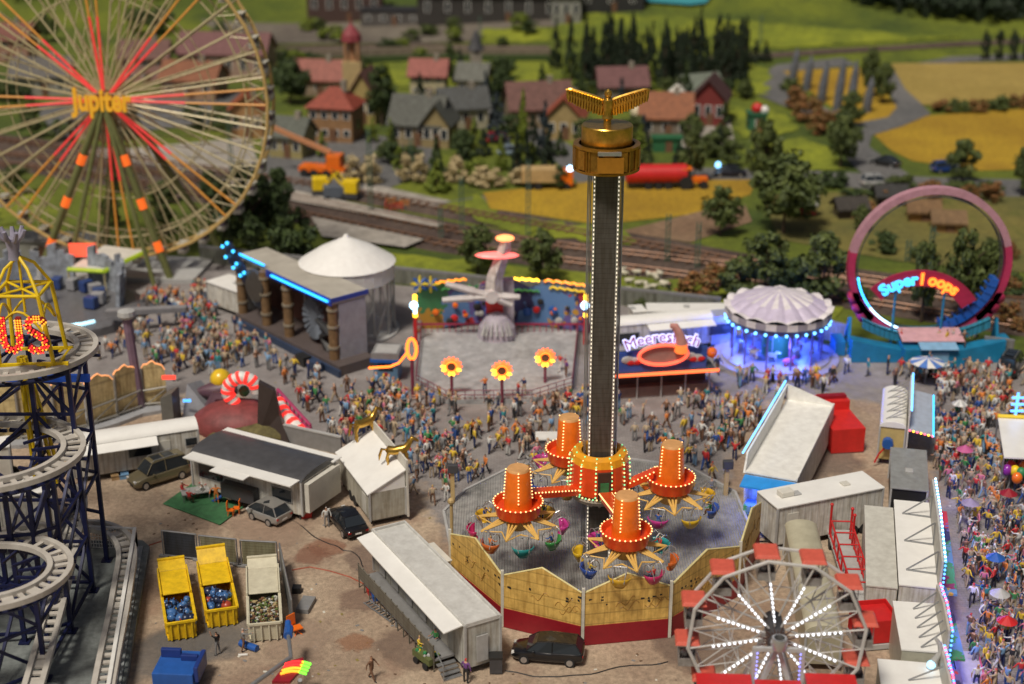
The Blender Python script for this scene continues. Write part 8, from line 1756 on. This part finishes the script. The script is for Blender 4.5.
for i, (px, py) in enumerate([(386, 209), (391, 206), (398, 211), (404, 208), (393, 212)]):
    g = G(px, py); t = thing('warning_barrier', 'red and white warning barrier on the railway platform, %s of five from the left' % ['first', 'second', 'fourth', 'fifth', 'third'][i], 'barrier', tuple(g), uni(0, 2), 'warning barriers on the platform'); b = MB(); b.box(-.7, .7, -.05, .05, .8, 1.1); b.box(-.7, .7, -.05, .05, .4, .6); b.bar((-.6, 0, 0), (-.6, 0, 1.1), .06, 5); b.bar((.6, 0, 0), (.6, 0, 1.1), .06, 5); b.build('board', [mat('barrier_red', (.6, .08, .04)), mat('barrier_orange', (.6, .25, .08))][i % 2], t)
g = G(808, 216); t = thing('round_bale_wagon', 'white-topped dark red wagon half hidden by the trees left of the paddock', 'wagon', tuple(g)); b = MB(); b.ball((.3, 0, 1.8), 1.2, 10, 7); b.build('white_top', W, t, True); b = MB(); b.box(-2.2, .8, -.9, .9, .4, 1.6); b.build('body', DRED, t, bevel=.1)
# ================================================================= people
def rig(pose, sub=1, rich=True):
    """skeleton -> skin -> mesh; returns vertices, faces, material index per face. faces +x"""
    J = {'pel': (0, 0, .95, .115), 'wst': (0, 0, 1.12, .12), 'chest': (.01, 0, 1.33, .14), 'neck': (.0, 0, 1.5, .055), 'head': (.02, 0, 1.63, .095), 'top': (.01, 0, 1.74, .07)}
    la, ra, ll, rl, seat, bag = pose
    for s_, nm, a in ((1, 'L', la), (-1, 'R', ra)):
        sh = Vector((0, s_*.225, 1.41)); J['sh'+nm] = (*sh, .06); f, o, e = a
        el = sh + Vector((sin(f)*.28, s_*(.05+o*.2), -cos(f)*.28)); g = f+e; wr = el + Vector((sin(g)*.25, s_*o*.02, -cos(g)*.25)); J['el'+nm] = (*el, .048); J['wr'+nm] = (*wr, .036); J['hd'+nm] = (*(wr+(wr-el).normalized()*.09), .04)
    for s_, nm, a in ((1, 'l', ll), (-1, 'r', rl)):
        hp = Vector((0, s_*.12, .84)); f, k = a; kn = hp+Vector((sin(f)*.42, s_*.02, -cos(f)*.42)); g = f-k; an = kn+Vector((sin(g)*.42, 0, -cos(g)*.42))
        J['hp'+nm] = (*hp, .08); J['kn'+nm] = (*kn, .07); J['an'+nm] = (*an, .05); J['to'+nm] = (an.x+.16, an.y, an.z-.05, .04)
    E = [('pel', 'wst'), ('wst', 'chest'), ('chest', 'neck'), ('neck', 'head'), ('head', 'top')]
    for n in 'LR': E += [('chest', 'sh'+n), ('sh'+n, 'el'+n), ('el'+n, 'wr'+n), ('wr'+n, 'hd'+n)]
    for n in 'lr': E += [('pel', 'hp'+n), ('hp'+n, 'kn'+n), ('kn'+n, 'an'+n), ('an'+n, 'to'+n)]
    ks = list(J); me = bpy.data.meshes.new('rig'); me.from_pydata([J[k][:3] for k in ks], [(ks.index(a), ks.index(b)) for a, b in E], [])
    o = bpy.data.objects.new('rig', me); COL.objects.link(o); sk = o.modifiers.new('skin', 'SKIN'); sk.use_smooth_shade = True
    for i, k in enumerate(ks): r = J[k][3]; me.skin_vertices[0].data[i].radius = (r, r*(1.15 if k in ('chest', 'wst', 'pel') else 1)); me.skin_vertices[0].data[i].use_root = (k == 'pel')
    if sub: ss = o.modifiers.new('sub', 'SUBSURF'); ss.levels = sub
    dg = bpy.context.evaluated_depsgraph_get(); dg.update(); m2 = bpy.data.meshes.new_from_object(o.evaluated_get(dg)); bpy.data.objects.remove(o)
    segs = [(Vector(J[a][:3]), Vector(J[b][:3]), a, b) for a, b in E]; cat = {}
    idx = []
    for p in m2.polygons:
        c = p.center; best = None; bd = 9
        for A, B_, a, b in segs:
            d = B_-A; t = max(0, min(1, (c-A).dot(d)/d.length_squared)); l = (c-(A+d*t)).length
            if l < bd: bd, best = l, (a, b, t)
        a, b, t = best; k = 1
        if b in ('head', 'top'): k = 3 if (c.z > 1.69 or (c.x < -.03 and c.z > 1.56)) else 0
        elif b == 'neck': k = 0 if t > .6 else 1
        elif b[:2] == 'hd' or (b[:2] == 'wr' and bag): k = 0
        elif b[:2] in ('sh', 'el', 'wr'): k = 1
        elif b[:2] in ('hp', 'kn', 'an'): k = 2
        elif b[:2] == 'to': k = 4
        if c.z < 1.02 and k == 1 and b in ('wst', 'chest'): k = 2
        idx.append(k)
    zmin = min(v.co.z for v in m2.vertices)
    for v in m2.vertices: v.co.z -= zmin
    m2.polygons.foreach_set('material_index', idx)
    for i in range(5): m2.materials.append(None)
    for p in m2.polygons: p.use_smooth = True
    m2.name = 'person_body'; return m2
POSES = {'standing': ((.1, .3, .2), (-.05, .3, .3), (.03, .05), (-.03, .05), 0, 0), 'walking': ((-.5, .2, .4), (.6, .2, .5), (.45, .15), (-.35, .35), 0, 1), 'striding': ((.5, .2, .3), (-.5, .2, .4), (-.3, .25), (.4, .1), 0, 0),
         'with one arm raised': ((2.6, .5, .3), (0, .3, .2), (.1, .1), (-.1, .05), 0, 1), 'with hands together': ((.5, .1, 1.2), (.5, .1, 1.2), (0, .03), (.12, .1), 0, 1), 'with elbows out': ((-.3, 1.0, 1.1), (-.3, 1.0, 1.1), (.15, .1), (-.15, .05), 0, 0),
         'with both arms forward': ((1.2, .2, .5), (1.3, .2, .4), (.2, .2), (-.2, .1), 0, 0)}
SIT = ((.7, .2, .8), (.6, .3, .9), (1.5, 1.5), (1.4, 1.45), 1, 0)
PM = {k: rig(v, 1) for k, v in POSES.items()}; PM['sitting'] = rig(SIT, 1); LOW = [rig(v, 0) for v in list(POSES.values())]
PC = {'red': (.50, .03, .03), 'blue': (.03, .09, .32), 'light blue': (.18, .32, .5), 'white': (.6, .6, .57), 'yellow': (.65, .45, .04), 'orange': (.65, .2, .04), 'green': (.05, .22, .07), 'black': (.02, .02, .022), 'grey': (.2, .2, .2), 'brown': (.16, .08, .045), 'beige': (.42, .33, .22), 'pink': (.55, .16, .24), 'purple': (.14, .05, .2), 'navy': (.02, .03, .1), 'teal': (.03, .22, .24)}
CMAT = {k: mat('cloth_'+k.replace(' ', '_'), c, .8, 0, 0) for k, c in PC.items()}
SKIN = [mat('skin_fair', (.52, .30, .20), .6, 0, 0), mat('skin_tan', (.38, .20, .12), .6, 0, 0)]
HAIR = {'dark-haired': mat('hair_dark', (.03, .018, .012), .7, 0, 0), 'brown-haired': mat('hair_brown', (.12, .06, .03), .7, 0, 0), 'blond': mat('hair_blond', (.45, .30, .10), .7, 0, 0), 'grey-haired': mat('hair_grey', (.35, .34, .32), .7, 0, 0), 'white-hatted': CMAT['white'], 'red-capped': CMAT['red']}
SHOE = CMAT['black']
TOPS = ['red', 'red', 'blue', 'light blue', 'light blue', 'white', 'white', 'white', 'yellow', 'yellow', 'orange', 'green', 'black', 'grey', 'grey', 'brown', 'brown', 'beige', 'beige', 'beige', 'beige', 'pink', 'navy', 'teal']
BOTS = ['navy', 'navy', 'blue', 'black', 'brown', 'grey', 'beige', 'beige', 'white', 'brown', 'grey', 'light blue']
rp_ = random.Random(11)
def person(x, y, z=0.0, ang=None, pose=None, top=None, bot=None, hair=None, label=None, s=None, group='people of the fairground crowd'):
    pose = pose or rp_.choice(list(POSES)); top = top or rp_.choice(TOPS); bot = bot or rp_.choice(BOTS); hair = hair or rp_.choice(list(HAIR))
    o = bpy.data.objects.new('person', PM[pose]); COL.objects.link(o); o.location = (x, y, z); o.rotation_euler = (0, 0, rp_.uniform(0, 6.28) if ang is None else ang)
    s = s or rp_.uniform(.94, 1.08); o.scale = (s, s, s*.97)
    for i, m in enumerate((rp_.choice(SKIN), CMAT[top], CMAT[bot], HAIR[hair], SHOE)): o.material_slots[i].link = 'OBJECT'; o.material_slots[i].material = m
    tag(o, label, 'person', group if label is None else None); return o, pose, top, bot, hair
# visitors on the ride decks
for i, (px, py, z_, lab) in enumerate([(548, 366, .45, 'visitor on the pale ride floor left of the right sunflower post'), (560, 371, .45, 'visitor at the right rail of the pale ride floor'), (566, 377, .45, 'visitor at the right rail of the pale ride floor, nearer the corner'), (524, 395, .45, 'visitor standing at the front rail between the middle and right sunflowers'), (518, 398, .45, 'child beside a visitor at the front rail of the pale ride floor'), (485, 394, .45, 'visitor in orange at the front rail between the left and middle sunflowers'), (938, 345, 1.4, 'visitor queuing on the loop ride deck under the sign'), (952, 346, 1.4, 'visitor queuing on the loop ride deck right of the sign post'), (963, 347, 1.4, 'visitor queuing on the loop ride deck beside the train'), (946, 347, 1.4, 'visitor queuing between two others on the loop ride deck'), (900, 345, 1.4, 'visitor on the left part of the loop ride deck')]):
    g = P(px, py, z_); person(g.x, g.y, z_, None, None, ['navy', 'red', 'purple', 'navy', 'red', 'orange', 'beige', 'white', 'brown', 'yellow', 'red'][i], None, None, lab)
# named solitary people
for px, py, pose, top, bot, hair, lab, ang in [
    (218, 655, 'with one arm raised', 'black', 'grey', 'dark-haired', 'man in black pointing, standing in front of the right yellow skip', 2.8), (244, 651, 'with both arms forward', 'grey', 'brown', 'grey-haired', 'person in grey crouching beside the blue cylinder in front of the cream skip', .5),
    (372, 680, 'striding', 'brown', 'brown', 'brown-haired', 'person in brown walking alone on the gravel near the bottom edge', -.5), (327, 527, 'standing', 'white', 'grey', 'grey-haired', 'person in a white top standing at the front of the black saloon', -1.2), (217, 504, 'with elbows out', 'orange', 'orange', 'brown-haired', 'person in orange standing on the green mat', -1.5),
    (466, 683, 'standing', 'purple', 'black', 'red-capped', 'person in purple at the steps of the long grey-white trailer', 1.0), (420, 657, 'with both arms forward', 'yellow', 'green', 'blond', 'person in yellow bending over the handcart of goods', -.6), (436, 650, 'with hands together', 'green', 'navy', 'dark-haired', 'person in green behind the handcart of goods', -2.2), (711, 498, 'standing', 'grey', 'grey', 'dark-haired', 'person in grey standing at the right rear edge of the tower deck', -1.5),
    (669, 297, 'standing', 'black', 'black', 'dark-haired', 'shepherd in black standing beside the flock of sheep', -1.6), (76, 415, 'standing', 'white', 'navy', 'blond', 'person in white behind the curved cream facade panels', 0)]:
    g = G(px, py); person(g.x, g.y, g.z, ang, pose, top, bot, hair, lab)
for px, py, top, lab in [(183, 498, 'red', 'person in red seated left of the garden table'), (190, 506, 'red', 'person in red and white seated in front of the garden table'), (203, 500, 'white', 'person in white seated right of the garden table'), (206, 493, 'red', 'person in red seated behind the garden table')]:
    g = G(px, py); person(g.x, g.y, .13, atan2(G(196, 499).y-g.y, G(196, 499).x-g.x), 'sitting', top, rp_.choice(['white', 'brown']), 'white-hatted', lab, .95)
GL = ['front', 'left', 'right', 'rear']
for i, (c, t) in enumerate(SEATS):
    if i % 2: continue
    gi, si = i//8, i % 8; tp = rp_.choice(['yellow', 'blue', 'red', 'green', 'orange', 'navy'])
    # name the rider by gondola, side
    sx = cos(t); sy = sin(t); pos = ('right' if sx > .4 else 'left' if sx < -.4 else 'middle')+' '+('near' if sy < 0 else 'far')
    bo = rp_.choice(BOTS)
    person(c.x-.05*cos(t), c.y-.05*sin(t), c.z-.42, t+pi, 'sitting', tp, bo, rp_.choice(['dark-haired', 'blond']), 'rider in %s on the %s side of the %s tower gondola' % (tp, pos, GL[gi]), .82)
# ---- the crowd
footx = FOOT
def blocked(x, y):
    for fx, fy, a, b, c, s in footx:
        dx, dy = x-fx, y-fy; u = dx*c+dy*s; v = -dx*s+dy*c
        if abs(u) < a and abs(v) < b: return True
    return False
ZONES = [([(130, 335), (205, 300), (245, 325), (340, 388), (325, 405), (262, 372), (205, 378), (172, 385), (150, 372)], 70), ([(82, 285), (200, 285), (215, 305), (150, 330), (100, 370), (95, 345), (120, 320)], 45),
    ([(172, 345), (232, 345), (250, 372), (220, 376), (180, 380)], 30), ([(300, 392), (372, 390), (420, 408), (436, 455), (400, 445), (340, 448), (300, 435), (292, 415)], 65), ([(395, 405), (600, 408), (590, 440), (540, 452), (500, 462), (470, 500), (452, 500), (436, 512), (415, 508), (408, 470), (425, 440)], 100),
    ([(604, 392), (720, 388), (830, 372), (846, 392), (790, 398), (745, 440), (742, 505), (720, 500), (700, 470), (640, 445), (604, 425)], 85), ([(560, 398), (612, 395), (612, 420), (565, 425)], 12), ([(846, 368), (1010, 372), (1024, 385), (1024, 420), (940, 470), (936, 430), (936, 384), (880, 386)], 110), ([(712, 372), (850, 340), (850, 380), (735, 388)], 28),
    ([(936, 430), (1000, 420), (1045, 430), (1070, 600), (1075, 710), (975, 710), (968, 640), (960, 560), (948, 500), (934, 470)], 400), ([(350, 402), (420, 404), (440, 430), (600, 425), (720, 395), (740, 430), (700, 470), (440, 500), (410, 470), (340, 440)], 70), ([(190, 300), (330, 392), (300, 398), (170, 330)], 40), ([(990, 365), (1060, 375), (1060, 400), (1000, 392)], 12), ([(545, 375), (572, 365), (572, 392), (545, 398)], 10), ([(372, 385), (425, 400), (400, 405), (370, 395)], 12), ([(940, 330), (985, 340), (975, 360), (900, 358)], 10)]
PP = []
for poly, n in ZONES:
    pw = [P(*q) for q in poly]; pw = [(p.x, p.y) for p in pw]; x0, x1 = min(p[0] for p in pw), max(p[0] for p in pw); y0, y1 = min(p[1] for p in pw), max(p[1] for p in pw); k = 0; tries = 0; clus = [(rp_.uniform(x0, x1), rp_.uniform(y0, y1)) for _ in range(max(2, n//7))]
    while k < n and tries < n*40:
        tries += 1
        if rp_.random() < .5: c = rp_.choice(clus); x, y = c[0]+rp_.gauss(0, 1.0), c[1]+rp_.gauss(0, 1.0)
        else: x, y = rp_.uniform(x0, x1), rp_.uniform(y0, y1)
        if not inpoly(x, y, pw) or blocked(x, y): continue
        if any(abs(x-a) < .42 and abs(y-b) < .42 for a, b in PP[-400:]): continue
        PP.append((x, y)); k += 1
vis = lambda p: -15 < topix((p[0], p[1], 1))[0] < 1039 and topix((p[0], p[1], 0))[1] < 705
PV = sorted([p for p in PP if vis(p)], key=lambda p: p[1]); NEAR = PV[:262]; rest = PV[262:]+[p for p in PP if not vis(p)]
LMK = [('the long stall', 945, 540), ('the five-strut stall', 955, 630), ('the pink-edged floor', 960, 650), ('the balloon stall', 1020, 450), ('the yellow-ended wagon', 915, 420), ('the grey box trailer', 925, 470), ('the lilac umbrella', 967, 529), ('the red kiosk', 840, 415), ('the left floodlight post', 454, 500), ('the right floodlight post', 726, 490), ('the golden horses', 395, 470), ('the rear gondola', 565, 460), ('the left gondola', 518, 500), ('the dark red umbrella', 1005, 519), ('the blue umbrella', 992, 585), ('the red umbrella', 1003, 650), ('the white table', 553, 446), ('the white stall roof', 770, 440), ('the tower column', 600, 430)]
MADE = []
for x, y in NEAR:
    o, pose, top, bot, hair = person(x, y); px, py = topix((x, y, .9)); MADE.append((o, px, py, pose, top, bot, hair))
for i, (x, y) in enumerate(rest): pass
ordn = ['nearest', 'second nearest', 'third nearest', 'fourth nearest', 'fifth nearest', 'sixth nearest', 'seventh nearest', 'eighth nearest', 'ninth nearest', 'tenth nearest']
seen = {}
for rec in MADE:
    o, px, py, pose, top, bot, hair = rec; lm = min(LMK, key=lambda l: hypot(l[1]-px, l[2]-py)); dx, dy = px-lm[1], py-lm[2]
    side = ('right of' if dx > 0 else 'left of') if abs(dx) > abs(dy) else ('in front of' if dy > 0 else 'behind'); seen.setdefault((top, bot, side, lm[0]), []).append((hypot(dx, dy), rec))
for (top, bot, side, lm), L in seen.items():
    L.sort(key=lambda q: q[0])
    for i, (d, rec) in enumerate(L): rec[0]['label'] = 'person in %s top and %s trousers %s %s' % (top, bot, side, lm) + ('' if len(L) == 1 else ', %s' % ordn[min(i, 9)])
def crowd(pts):
    V = []; Fs = []; MI = []; o_ = 0; pal = list(PC); hk = list(HAIR); mats = [CMAT[k] for k in pal]+[SKIN[0], SKIN[1]]+[HAIR[k] for k in hk[:4]]; nb = len(pal); src = []
    for me in LOW: src.append((np.array([v.co[:] for v in me.vertices]), [tuple(p.vertices) for p in me.polygons], [p.material_index for p in me.polygons]))
    for x, y in pts:
        v, f, mi = rp_.choice(src); a = rp_.uniform(0, 6.28); s = rp_.uniform(.92, 1.08); c, sn = cos(a)*s, sin(a)*s
        w = np.stack([v[:, 0]*c-v[:, 1]*sn+x, v[:, 0]*sn+v[:, 1]*c+y, v[:, 2]*s+.012], 1); V.append(w); Fs += [tuple(i+o_ for i in q) for q in f]; o_ += len(v)
        tp, bt = pal.index(rp_.choice(TOPS)), pal.index(rp_.choice(BOTS)); hr = nb+2+rp_.randrange(4) if rp_.random() < .8 else pal.index(rp_.choice(['white', 'red', 'blue', 'yellow'])); sk = nb+(rp_.random() < .3); mp = (sk, tp, bt, hr, pal.index('black')); MI += [mp[k] for k in mi]
    me = bpy.data.meshes.new('crowd'); me.from_pydata(np.concatenate(V).tolist(), [], Fs)
    for m in mats: me.materials.append(m)
    me.polygons.foreach_set('material_index', MI); me.polygons.foreach_set('use_smooth', [True]*len(MI)); o = bpy.data.objects.new('crowd', me); COL.objects.link(o); tag(o, 'dense far crowd of small people filling the fairground plaza', 'crowd', None, 'stuff')
crowd(rest)
# ================================================================= labels of trees, masts, sheep from their neighbours
NB = [('the giant wheel', 150, 160), ('the round tent', 345, 270), ('the swinging arm ride', 500, 300), ('the tower top', 605, 130), ('the carousel', 775, 320), ('the loop', 929, 270), ('the red tanker', 656, 185), ('the dark red barn', 712, 110), ('the rusty-roofed barn', 667, 125), ('the half-timbered house', 425, 130), ('the red-roofed brick house', 335, 110), ('the chapel', 475, 80), ('the striped yellow field', 835, 90), ('the tan field', 970, 80), ('the right yellow field', 960, 140), ('the green hut', 757, 125), ('the orange-roofed house', 566, 120), ('the crane truck', 320, 170), ('the tan lorry', 550, 180), ('the factory hall', 500, 15), ('the police car', 729, 173), ('the flock of sheep', 642, 282), ('the maroon-roofed house', 622, 90), ('the green-roofed shed', 700, 95), ('the dark factory depot', 610, 10), ('the pale signal box', 566, 25)]
DESC = {('leaf', 'round'): 'olive green broadleaf tree', ('dark', 'round'): 'dark green broadleaf tree', ('conifer', 'cone'): 'dark slim spruce', ('dark', 'cone'): 'dark green conifer', ('lime', 'cone'): 'yellow-green conifer', ('blue', 'cone'): 'blue-black conifer', ('blossom', 'bush'): 'cream blossoming shrub', ('lime', 'bush'): 'lime green shrub', ('russet', 'bush'): 'russet and green shrub', ('leaf', 'bush'): 'olive green shrub', ('dark', 'bush'): 'dark green shrub', ('conifer', 'column'): 'dark column-shaped tree', ('mast', 'mast'): 'green lattice railway mast', ('sheep', 'sheep'): 'white sheep'}
sn = {}
for t, px, py, col, sh in TREES:
    lm = min(NB, key=lambda l: hypot(l[1]-px, l[2]-py)); dx, dy = px-lm[1], py-lm[2]; side = ('right of' if dx > 0 else 'left of') if abs(dx) > abs(dy) else ('in front of' if dy > 0 else 'behind'); d = DESC.get((col, sh), 'green tree'); sn.setdefault((d, side, lm[0]), []).append((hypot(dx, dy), t))
for (d, side, lm), L in sn.items():
    L.sort(key=lambda q: q[0])
    for i, (_, t) in enumerate(L): t['label'] = '%s %s %s' % (d, side, lm) + ('' if len(L) == 1 else ', %s to it' % (ordn[i] if i < 10 else 'number %d counted from' % (i+1)))
# separate pieces become separate parts
def split_loose(o):
    me = o.data; n = len(me.vertices); p = list(range(n))
    def f(a):
        while p[a] != a: p[a] = p[p[a]]; a = p[a]
        return a
    for pl in me.polygons:
        q = pl.vertices
        for i in range(1, len(q)):
            a, b = f(q[0]), f(q[i])
            if a != b: p[a] = b
    comp = {}
    for pl in me.polygons: comp.setdefault(f(pl.vertices[0]), []).append(pl)
    if not 1 < len(comp) <= 60: return
    out = []
    for ps in comp.values():
        vm = {}; fs = []
        for pl in ps: fs.append(tuple(vm.setdefault(v, len(vm)) for v in pl.vertices))
        m2 = bpy.data.meshes.new(me.name); m2.from_pydata([me.vertices[v].co[:] for v in vm], [], fs)
        for m in me.materials: m2.materials.append(m)
        m2.polygons.foreach_set('material_index', [pl.material_index for pl in ps]); m2.polygons.foreach_set('use_smooth', [pl.use_smooth for pl in ps]); m2.update(); out.append(m2)
    nm = o.name.split('.')[0]
    for m2 in out[1:]:
        c = o.copy(); c.data = m2; c.name = nm; COL.objects.link(c)
        for ch in [k for k in COL.objects if k.parent == o][:0]: pass
    o.data = out[0]
SPL = {'corner_post', 'leg_lamp', 'scenery_figure', 'leg', 'side_boss', 'ride_car', 'cable', 'guide_rail', 'strut', 'spike', 'outer_rim', 'front_barrier', 'platform_edge', 'carriage_bulb', 'lobster_relief', 'post', 'steps', 'sign_post'}
for o in list(COL.objects):
    if o.type != 'MESH' or o.parent is None: continue
    nm = o.name.split('.')[0]; rt = o
    while rt.parent: rt = rt.parent
    rn = rt.name.split('.')[0]
    if (nm in SPL and rn not in ('corner_post', 'warning_barrier', 'swinging_arm_ride') and not (nm == 'strut' and rn == 'fair_stall')) or (nm in ('scenery_figure', 'spike')) or (nm == 'bulb' and rn in ('carousel', 'concert_stage')): split_loose(o)
# strings of more than a hundred lamps on one ride
for o in COL.objects:
    if o.type != 'MESH' or o.parent is None: continue
    nm = o.name.split('.')[0]; rt = o
    while rt.parent: rt = rt.parent
    rn = rt.name.split('.')[0]
    if rn == 'tower_ride' and nm in ('bulb', 'arm_bulb', 'turret_bulb', 'led_strip', 'rim_bulb') or rn == 'roller_coaster' and nm == 'bulb' or nm == 'neon_edge' and rn in ('fair_stall', 'game_stall', 'show_wagon') or rn == 'neon_arrow_sign' and nm == 'bulb' or nm == 'goods': o['kind'] = 'stuff'
# groups for things that come in numbers
b = MB(); rl = random.Random(4)
for i in range(420):
    px, py = (rl.uniform(150, 720), rl.uniform(470, 690)) if i < 200 else (rl.uniform(150, 1020), rl.uniform(320, 690)); g = P(px, py)
    if blocked(g.x, g.y): continue
    r_ = rl.uniform(.04, .13); b.cbox((g.x, g.y, .03), (r_*2, r_*1.3, .03), rl.uniform(0, 3), rl.randrange(4))
o = b.build('litter', [mat('litter_pale', (.6, .58, .5), .8, 0, 0), mat('litter_brown', (.12, .07, .04), .8, 0, 0), mat('litter_grey', (.2, .2, .2), .8, 0, 0), mat('litter_leaf', (.25, .2, .05), .8, 0, 0)], None); tag(o, 'scattered paper scraps and crumbs lying on the fairground surface', 'litter', None, 'stuff')
for lab, pts in (('black cable running from the white box trailer to the tower deck', ((762, 520), (752, 528), (742, 522), (735, 516))), ('black cable lying on the gravel before the black estate car', ((505, 672), (560, 678), (620, 668), (680, 660))), ('grey cable crossing the gravel between the silver hatchback and the long trailer', ((290, 520), (330, 545), (352, 552), (368, 570)))):
    P_ = [P(*q, .04) for q in pts]; b = MB(); b.tube([P_[i].lerp(P_[i+1], k/6)+Vector((.15*sin(i*6+k), .15*cos(i*6+k), 0)) for i in range(len(P_)-1) for k in range(6)], .045, 5); o = b.build('cable', BK, None); tag(o, lab, 'cable')
for o in list(COL.objects):
    if o.parent is None and o.get('category') == 'car': o['group'] = 'parked cars'
    if o.parent is None and o.get('category') == 'house': o['group'] = 'village houses'
# ---------------------------------------------------------------- camera, world, light
cd = bpy.data.cameras.new('camera'); cam = bpy.data.objects.new('camera', cd); S.collection.objects.link(cam)
cam.location = (0, 0, H); cam.rotation_euler = (pi/2-PITCH, 0, 0)
cd.sensor_width = 360; cd.lens = 360*F/1024; cd.clip_end = 5000; cd.clip_start = 1
cd.dof.use_dof = True; cd.dof.focus_distance = 103; cd.dof.aperture_fstop = .82; cd.dof.aperture_blades = 0
S.camera = cam
w = bpy.data.worlds.new('World'); S.world = w; w.use_nodes = True; nt = w.node_tree
sky = nt.nodes.new('ShaderNodeTexSky'); sky.sky_type = 'NISHITA'; sky.sun_disc = False
SE, SA = R(60), R(-150)      # sun elevation; azimuth of the sun measured from +Y towards +X
sky.sun_elevation = SE; sky.sun_rotation = SA; sky.dust_density = 4; sky.air_density = .7; sky.ozone_density = .6
tn = nt.nodes.new('ShaderNodeMix'); tn.data_type = 'RGBA'; tn.blend_type = 'MULTIPLY'; tn.inputs[0].default_value = 1; tn.inputs[7].default_value = (1, .93, .84, 1)
nt.links.new(sky.outputs[0], tn.inputs[6]); nt.links.new(tn.outputs[2], nt.nodes['Background'].inputs[0]); nt.nodes['Background'].inputs[1].default_value = .05
sl = bpy.data.lights.new('sun', 'SUN'); sl.energy = 3.0; sl.angle = R(11); sl.color = (1, .93, .82)
so = bpy.data.objects.new('sun', sl); S.collection.objects.link(so)
sd = Vector((sin(SA)*cos(SE), cos(SA)*cos(SE), sin(SE)))
so.rotation_euler = (-sd).to_track_quat('-Z', 'Y').to_euler()
S.view_settings.view_transform = 'Standard'; S.view_settings.look = 'None'; S.view_settings.exposure = 0.0; S.view_settings.gamma = 1
S.render.resolution_x = 1024; S.render.resolution_y = 684
